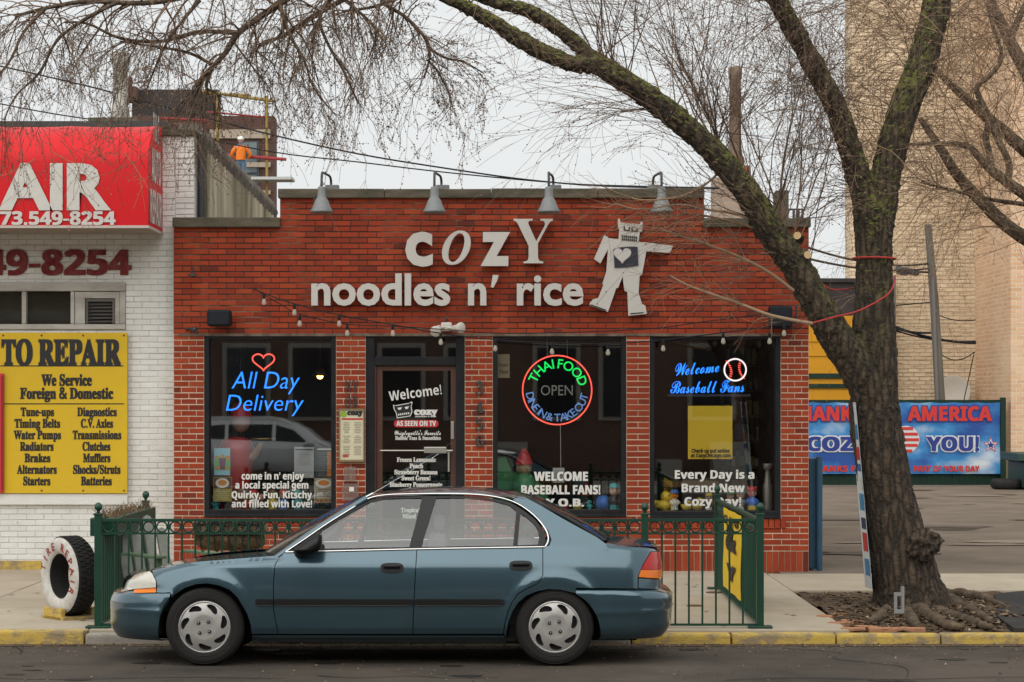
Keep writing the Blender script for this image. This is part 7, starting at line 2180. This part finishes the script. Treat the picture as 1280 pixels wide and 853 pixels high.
# stubs of cut branches
for px, py, d in ((1000, 300, (-.3, -1, .2)), (1003, 322, (.2, -1, .1)), (1030, 410, (.6, -.8, -.2))):
    tk.tube([P(px, py, 19.97), P(px, py, 19.97)+Vector(d)*.14], [.05, .04], 10)
def fuse(mb, name, m, parent, skel, vox=.012, amp=.019, fs_=(22, 3.6)):
    """melt overlapping tubes into one skin and furrow it along the wood"""
    from mathutils.kdtree import KDTree
    pts, tans = [], []
    for a, r in skel:
        for i in range(len(a)):
            pts.append(a[i]); tans.append((a[min(i+1, len(a)-1)]-a[max(i-1, 0)]).normalized())
    kd = KDTree(len(pts))
    for i, p in enumerate(pts): kd.insert(p, i)
    kd.balance()
    o = mb.build(name, m, parent)
    md = o.modifiers.new('skin', 'REMESH'); md.mode = 'VOXEL'; md.voxel_size = vox; md.use_smooth_shade = True
    dg = bpy.context.evaluated_depsgraph_get()
    nm = bpy.data.meshes.new_from_object(o.evaluated_get(dg))
    o.modifiers.clear(); o.data = nm; nm.name = name
    o0 = ORI[parent.name]
    nrm = [v.normal.copy() for v in nm.vertices]
    for v, q in zip(nm.vertices, nrm):
        w = v.co+o0; _, i, _ = kd.find(w); t = tans[i]
        al = t*w.dot(t); pe = w-al
        c = Vector((pe.x*fs_[0], pe.y*fs_[0], pe.z*fs_[0]))+t*(w.dot(t)*fs_[1])
        h = 1-abs(mnoise.noise(c))*2.4 + .5*(1-abs(mnoise.noise(c*2.3))*2.4)
        v.co += q*amp*(-h*.6+.0+.5*mnoise.noise(w*3))
    nm.polygons.foreach_set('use_smooth', [True]*len(nm.polygons)); nm.update()
    if not nm.materials: nm.materials.append(m)
    return o
lT = TRK
fuse(tk, 'trunk', M_BARK, main, [lT, lS, rS, lL, lA, lB])
rt_mb.build('roots', mat('weathered_root', (.15, .11, .075), .95, var=1, vscale=9, col2=(.04, .03, .02), bump=1, bscale=30), main)
cutm = MB()
for px, py, d in ((1000, 300, (-.3, -1, .2)), (1003, 322, (.2, -1, .1))):
    e = P(px, py, 19.97)+Vector(d)*.142; q_ = Vector(d).to_track_quat('Z', 'Y').to_matrix().to_4x4()
    cutm.add([(Matrix.Translation(e) @ q_) @ Vector((.036*math.cos(i*.7), .036*math.sin(i*.7), 0)) for i in range(9)], [tuple(range(9))])
cutm.build('cut_face', mat('fresh_cut_wood', (.55, .38, .2), .8), main)
# --- branches: traced ones then twigs
br, tw, twl = MB(), MB(), MB()
def branch(pts, Y, w, L=.8, num=12, depth=2, droop=1.0, target=None, wander=.35, sprd=.9, up=0.0, kids=(3, 5)):
    a, r = limb(br, pts, Y, [q*.78 for q in w], 7, .08, 5)
    for i in range(int(num*1.05)):
        j = rt.randint(len(a)//8, len(a)-1)
        t = (a[min(j+1, len(a)-1)]-a[max(j-1, 0)]).normalized()
        d = (t*.5+rvec()*.55+Vector((0, 0, up))).normalized()
        twig(target or tw, a[j], d, L*rt.uniform(.5, 1.1), min(r[j]*.6, .012), depth, droop, wander, 3, kids, True, sprd)
    return a
# limbs that hang into the picture from above, on the left
H1 = 19.4
branch([(470, -40), (380, -12), (345, 8), (300, 40), (282, 66), (265, 85), (256, 96), (250, 112)], H1, [15, 12, 11, 10, 9, 7, 6, 4], .9, 24, 2, 1.5)
branch([(300, 42), (250, 40), (200, 52), (150, 48), (110, 30), (80, 28)], H1, [8, 7, 6, 5, 4, 3], .75, 20, 2, 1.5)
branch([(270, 84), (235, 66), (190, 58), (150, 52)], H1, [6, 5, 4, 3], .6, 14, 2, 1.6)
branch([(262, 90), (258, 110), (272, 118), (274, 135)], H1, [6, 5, 4, 2], .5, 12, 2, 2.)
branch([(450, -50), (330, -30), (240, -6), (180, 4), (110, 2), (60, 10), (20, 20)], 19.2, [14, 12, 10, 9, 8, 6, 5], .9, 30, 2, 1.8)
branch([(150, 2), (110, 22), (72, 50), (50, 90), (20, 120), (5, 150)], 19.1, [7, 6, 5, 4, 3, 2], .7, 18, 2, 1.8)
branch([(60, 8), (30, 40), (10, 80), (-20, 110)], 19.0, [6, 5, 4, 3], .7, 14, 2, 1.5)
branch([(500, -20), (440, -5), (380, 28), (355, 45), (330, 52)], 19.6, [12, 9, 8, 6, 4], .8, 20, 2, 1.8)
branch([(355, 22), (350, 45), (322, 60), (330, 72)], 19.4, [7, 6, 4, 3], .6, 16, 2, 2.0)
branch([(540, -30), (480, -2), (505, 20), (520, 34), (534, 52), (537, 72), (530, 98)], 19.5, [9, 7, 6, 6, 5, 4, 3], .55, 26, 2, 1.6)
branch([(536, 60), (555, 72), (580, 78), (605, 92)], 19.5, [4, 4, 3, 2], .5, 14, 2, 1.5)
branch([(534, 75), (548, 90), (560, 115), (566, 135)], 19.5, [4, 3, 3, 2], .45, 12, 2, 2.0)
branch([(460, -40), (420, -10), (400, 22), (410, 55), (430, 90), (448, 130)], 19.3, [9, 8, 6, 5, 4, 3], .6, 22, 2, 2.0)
branch([(420, -8), (452, 18), (470, 40), (462, 70)], 19.3, [6, 5, 4, 3], .55, 18, 2, 1.8)
branch([(350, 6), (360, 40), (380, 75), (392, 110), (420, 145)], 19.2, [7, 6, 4, 3, 2], .55, 20, 2, 2.2)
branch([(250, 0), (225, 30), (205, 60), (190, 95), (180, 120)], 19.1, [7, 5, 4, 3, 2], .6, 18, 2, 1.8)
branch([(560, -20), (520, -10), (470, 8), (430, 14)], 19.4, [8, 6, 5, 4], .7, 18, 2, 1.8)
# long hanging whips over the left half
for i in range(80):
    x = rt.choice([rt.uniform(0, 240), rt.uniform(180, 480), rt.uniform(330, 480)]); y = rt.uniform(-30, 80)
    twig(tw, P(x, y, rt.uniform(18.9, 19.8)), (rt.uniform(-.6, .6), rt.uniform(-.3, .3), rt.uniform(-1, -.1)), rt.uniform(.5, 1.15), .006, 1, 1.6, .4, 3, (2, 4), True, .8)
# twigs in front of the red awning
for i in range(26):
    x, y = rt.uniform(40, 240), rt.uniform(120, 210)
    twig(twl if rt.random() < .75 else tw, P(x, y, rt.uniform(18.9, 19.6)), (rt.uniform(-1, 1), 0, rt.uniform(-.8, .3)), rt.uniform(.3, .7), .005, 1, .8, .6, 3, (2, 4), True, 1.0)
# suckers rising from the leaning limb
for i in range(46):
    j = int(len(lL[0])*rt.uniform(.42, .97)); p = lL[0][j]
    d = Vector((rt.gauss(-.28, .28), rt.gauss(0, .25), 1))
    if rt.random() < .2: d.x = rt.uniform(.1, .6)
    twig(tw, p, d, rt.uniform(.7, 2.3), .009, 2, -.06, .22, 3, (3, 5), True, .75)
for (x0, y0, x1, y1) in ((962, 290, 835, 30), (945, 262, 800, 0), (940, 255, 858, 0), (985, 300, 935, 60), (975, 300, 957, 40), (990, 318, 1010, 70), (985, 310, 1050, 150), (915, 215, 812, 40), (905, 205, 870, 40)):
    a = P(x0, y0, 19.95); c = P(x1, y1, 19.95+rt.uniform(-.3, .3)); L = (c-a).length
    twig(tw, a, c-a, L, .013, 2, 0, .10, 4, (7, 10), True, .7)
# left leaning spray below the limb, towards the parapet
for i in range(26):
    j = int(len(lL[0])*rt.uniform(.45, .85)); p = lL[0][j]
    twig(tw, p, (rt.uniform(-1, -.4), rt.uniform(-.5, .1), rt.uniform(-.15, .6)), rt.uniform(.7, 1.6), .007, 2, .12, .22, 3, (3, 5), True, .7)
# pale sprays across the brick near the robot
def spray(pts, w, num, L):
    a, r = limb(twl, pts, 19.8, w, 5, .05, 5)
    for i in range(num):
        j = rt.randint(3, len(a)-1); t = (a[min(j+1, len(a)-1)]-a[j-1]).normalized()
        twig(twl, a[j], t+rvec()*.45, L*rt.uniform(.4, 1), .0045, 1, .25, .3, 3, (2, 4), False, .7)
spray([(1016, 405), (965, 395), (930, 382), (890, 368), (860, 357), (838, 345)], [5, 4.5, 4, 3.5, 3, 2], 26, .55)
spray([(992, 364), (960, 340), (925, 322), (890, 308), (850, 295), (820, 285)], [5, 4.5, 4, 3.5, 3, 2], 26, .6)
spray([(970, 300), (940, 285), (905, 275), (868, 268), (835, 270)], [4, 3.5, 3, 2.5, 2], 20, .6)
spray([(955, 282), (920, 268), (880, 262), (850, 256), (800, 262), (770, 255)], [4, 3.5, 3, 2.5, 2, 2], 20, .55)
spray([(905, 210), (880, 232), (850, 246), (800, 250), (760, 236)], [3.5, 3, 3, 2, 2], 14, .5)
# fine growth along stems
for A, cnt, Lr in ((lS, 60, 1.3), (rS, 60, 1.2)):
    for i in range(cnt):
        j = int(len(A[0])*rt.uniform(.1, .99)); p = A[0][j]
        twig(tw if rt.random() < .6 else twl, p, (rt.gauss(0, .9), rt.gauss(0, .5), rt.uniform(-.1, .9)), rt.uniform(.4, Lr), .007, 2, .15, .3, 3, (3, 5), True, .85)
for A in (lA, lB):
    for i in range(18):
        j = int(len(A[0])*rt.uniform(.1, .9)); p = A[0][j]
        twig(twl, p, (rt.gauss(0, .6), rt.gauss(-.2, .5), rt.uniform(-1, .5)), rt.uniform(.25, .7), .004, 1, 1.2, .35, 3, (2, 3), False, .8)
# upper right crown in front of the tan wall
for i in range(120):
    p = P(rt.uniform(940, 1290), rt.uniform(-30, 160), rt.uniform(20.2, 21.5))
    twig(tw if rt.random() < .5 else twl, p, (rt.gauss(-.3, .8), 0, rt.gauss(.1, .6)), rt.uniform(.5, 1.2), .006, 2, .1, .3, 3, (3, 5), True, .8)
br.build('branch', M_BARK2, main)
tw.build('twigs', M_TWIG, main); twl.build('pale_twigs', M_TWIGL, main)
# red cord tied round the trunk and the limb
rc_ = MB()
def ring_px(x0, x1, y0, y1, Y, r, rr=.009, n=26):
    cx_, cy_ = (x0+x1)/2, (y0+y1)/2; rx = (x1-x0)/2*Y/F
    pts = []
    for i in range(n):
        a = 2*math.pi*i/n
        px = cx_+(x1-x0)/2*math.cos(a); py = y0+(y1-y0)*(px-x0)/(x1-x0)
        pts.append(P(px, py, Y)+Vector((0, rx*math.sin(a), 0)))
    rc_.tube(pts, rr, 6, closed=True)
ring_px(1066, 1120, 323, 324, 20.2, 0)
rc_.tube(smooth_path([P(1016, 404, 19.75), P(1045, 396, 19.8), P(1070, 390, 19.9), P(1095, 378, 19.95), P(1112, 366, 20.0), P(1118, 352, 20.15), P(1119, 345, 20.4)], 5), .008, 6)
rc_.tube(smooth_path([P(1022, 350, 20.1), P(1040, 362, 20.1), P(1068, 360, 20.3)], 5), .007, 6)
tag(rc_.build('tied_rope', mat('red_rope', (.42, .05, .045), .6)), 'thin red rope tied round the trunk and leaning limb of the street tree', 'rope')

# --- the tree in the car park: its trunk is beyond the right edge
t2 = thing('car_park_tree', (PX(1420, 25), 25, .05), 'bare tree at the right edge with crooked dark branches in front of the tan wall', 'tree')
tk, tw2 = MB(), MB()
Y2 = 25
limb(tk, [(1430, 680), (1425, 560), (1415, 430), (1400, 330), (1385, 240)], Y2, [70, 56, 50, 46, 40], 16, .12)
A = []
A.append(limb(tk, [(1410, 400), (1345, 350), (1300, 310), (1262, 285), (1230, 255), (1199, 222), (1175, 185), (1150, 148)], Y2, [30, 24, 20, 17, 16, 14, 11, 7], 10, .1))
A.append(limb(tk, [(1395, 320), (1330, 280), (1280, 243), (1255, 225), (1237, 211), (1222, 194), (1209, 183), (1180, 180), (1135, 181)], Y2-.4, [24, 19, 15, 13, 12, 10, 8, 6, 4], 10, .1))
A.append(limb(tk, [(1240, 213), (1236, 190), (1232, 172), (1236, 150), (1224, 122), (1222, 108), (1240, 92), (1252, 70), (1240, 30), (1230, -10)], Y2-.4, [8, 8, 9, 9, 8, 7, 6, 5, 4, 3], 8, .1))
A.append(limb(tk, [(1260, 226), (1261, 205), (1250, 180), (1228, 140), (1205, 118), (1185, 100), (1165, 85)], Y2-.4, [9, 9, 8, 8, 7, 5, 4], 8, .1))
A.append(limb(tk, [(1390, 260), (1330, 215), (1285, 190), (1250, 160), (1227, 141), (1198, 115), (1170, 88)], Y2+.3, [26, 22, 18, 15, 13, 10, 6], 10, .1))
A.append(limb(tk, [(1400, 240), (1340, 160), (1300, 115), (1280, 84), (1266, 58), (1255, 35), (1240, 5), (1228, -30)], Y2+.2, [30, 25, 21, 18, 16, 14, 12, 10], 10, .1))
A.append(limb(tk, [(1262, 52), (1275, 20), (1290, -10)], Y2+.2, [10, 8, 7], 8, .1))
A.append(limb(tk, [(1325, 275), (1290, 258), (1240, 250), (1190, 238), (1150, 228)], Y2, [9, 7, 5, 4, 2], 7, .1))
for a, r in A:
    for i in range(16):
        j = rt.randint(len(a)//5, len(a)-1)
        t = (a[min(j+1, len(a)-1)]-a[j-1]).normalized()
        twig(tw2, a[j], t*.4+rvec()*.6+Vector((-.2, 0, .1)), rt.uniform(.5, 1.5), .009, 2, .25, .32, 3, (3, 5), True, .85)
for i in range(40):
    p = P(rt.uniform(1130, 1300), rt.uniform(20, 330), Y2+rt.uniform(-.5, .5))
    twig(tw2, p, (rt.uniform(-1, .1), 0, rt.gauss(0, .35)), rt.uniform(.7, 1.6), .006, 2, .2, .25, 3, (2, 4), True, .7)
tk.build('trunk', M_BARK2, t2); tw2.build('twigs', M_TWIGL, t2)
# ================================================================== ACROSS THE STREET (seen only mirrored in the shop glass and car paint)
YO = -7.0
oc = thing('terrace_house', (0, YO, 0), 'dark brick terrace across the street, mirrored faintly in the shop windows', 'house')
M_OB = brick_proc('terrace_brick', (.21, .115, .08), (.17, .09, .065), (.2, .16, .13), .075, .22)
MB().box(-30, 30, YO-8, YO, 0, 8.5).build('wall', M_OB, oc)
b, gl_ = MB(), MB()
for i in range(14):
    x = -26+i*4
    for z in (1.6, 4.9):
        for dx in (-.85, .85):
            b.box(x+dx-.62, x+dx+.62, YO, YO+.08, z-.1, z+1.9); gl_.box(x+dx-.5, x+dx+.5, YO+.085, YO+.1, z, z+1.78)
    b.box(x+1.7, x+2.3, YO, YO+1.2, .06, .5)
for i in range(5):      # stoops with light stone steps and dark railings
    x = -13+i*6.3
    for q in range(5): b.box(x-.8, x+.8, YO+.1+q*.3, YO+.42+q*.3, 0, .95-q*.18)
b.box(-30, 30, YO, YO+.12, 4.1, 4.35)
wfr = b.build('window_frame', mat('pale_window_frame', (.42, .40, .36), .7), oc); gl_.build('pane', mat('dark_far_glass', (.03, .035, .04), .1), wfr)
# grey car at the far kerb
suv = thing('grey_car', (-5.0, 4.9, 0), 'grey estate car standing at the opposite kerb, mirrored in the left shop window', 'car')
M_GREYP = mat('grey_car_paint', (.58, .60, .61), .35, .1, coat=.6)
x0, y0, y1 = -5.0, 4.05, 5.85
prof_ = [(-2.3, .35), (-2.35, .7), (-2.25, 1.0), (-2.0, 1.1), (-1.6, 1.55), (-1.2, 1.68), (.2, 1.68), (.75, 1.5), (1.2, 1.12), (2.1, 1.0), (2.3, .8), (2.32, .4), (1.9, .3), (-1.9, .3)]
bm = bmesh.new()
fr_ = [bm.verts.new((x0+x, y0, z)) for x, z in prof_]; bk_ = [bm.verts.new((x0+x, y1, z)) for x, z in prof_]
bm.faces.new(fr_); bm.faces.new(list(reversed(bk_)))
for i in range(len(prof_)): bm.faces.new((fr_[i-1], bk_[i-1], bk_[i], fr_[i]))
bmesh.ops.recalc_face_normals(bm, faces=bm.faces[:])
for v in bm.verts:
    if v.co.z > 1.15: v.co.y = 4.95+(v.co.y-4.95)*.8
bmesh.ops.bevel(bm, geom=bm.edges[:], offset=.09, segments=3, affect='EDGES')
bm.verts.index_update()
MB().add([v.co.copy() for v in bm.verts], [[v.index for v in f.verts] for f in bm.faces], True).build('body', M_GREYP, suv); bm.free()
for yy, sg in ((y1, 1), (y0, -1)):
    yv_ = yy-sg*.0
    b = MB()
    for pl in ([(-1.75, 1.1), (-1.45, 1.5), (-.75, 1.56), (-.75, 1.1)], [(-.68, 1.1), (-.68, 1.56), (.2, 1.56), (.2, 1.1)], [(.27, 1.1), (.27, 1.55), (.62, 1.44), (1.0, 1.1)]):
        s0 = len(b.v); b.prism([(x0+x, z) for x, z in pl], -.008, .008)
        b.xform(Matrix.Translation((0, yv_+sg*.012, 1.1)) @ Matrix.Rotation(sg*.37, 4, 'X') @ Matrix.Translation((0, 0, -1.1)), s0)
    b.build('side_window', mat('suv_glass', (.015, .018, .02), .06), suv)
    b = MB()
    for wx in (-1.45, 1.45): b.lathe([(.0, sg*.03), (.2, sg*.03), (.33, sg*.02), (.35, -sg*.05), (.35, -sg*.2)], (x0+wx, yy, .31), 28, 'Y')
    b.build('wheel', M_TYRE, suv)
    MB().ball((x0+.95, yy+sg*.12, 1.12), .12, 12, 8, (1, .8, .7)).build('door_mirror', M_GREYP, suv)
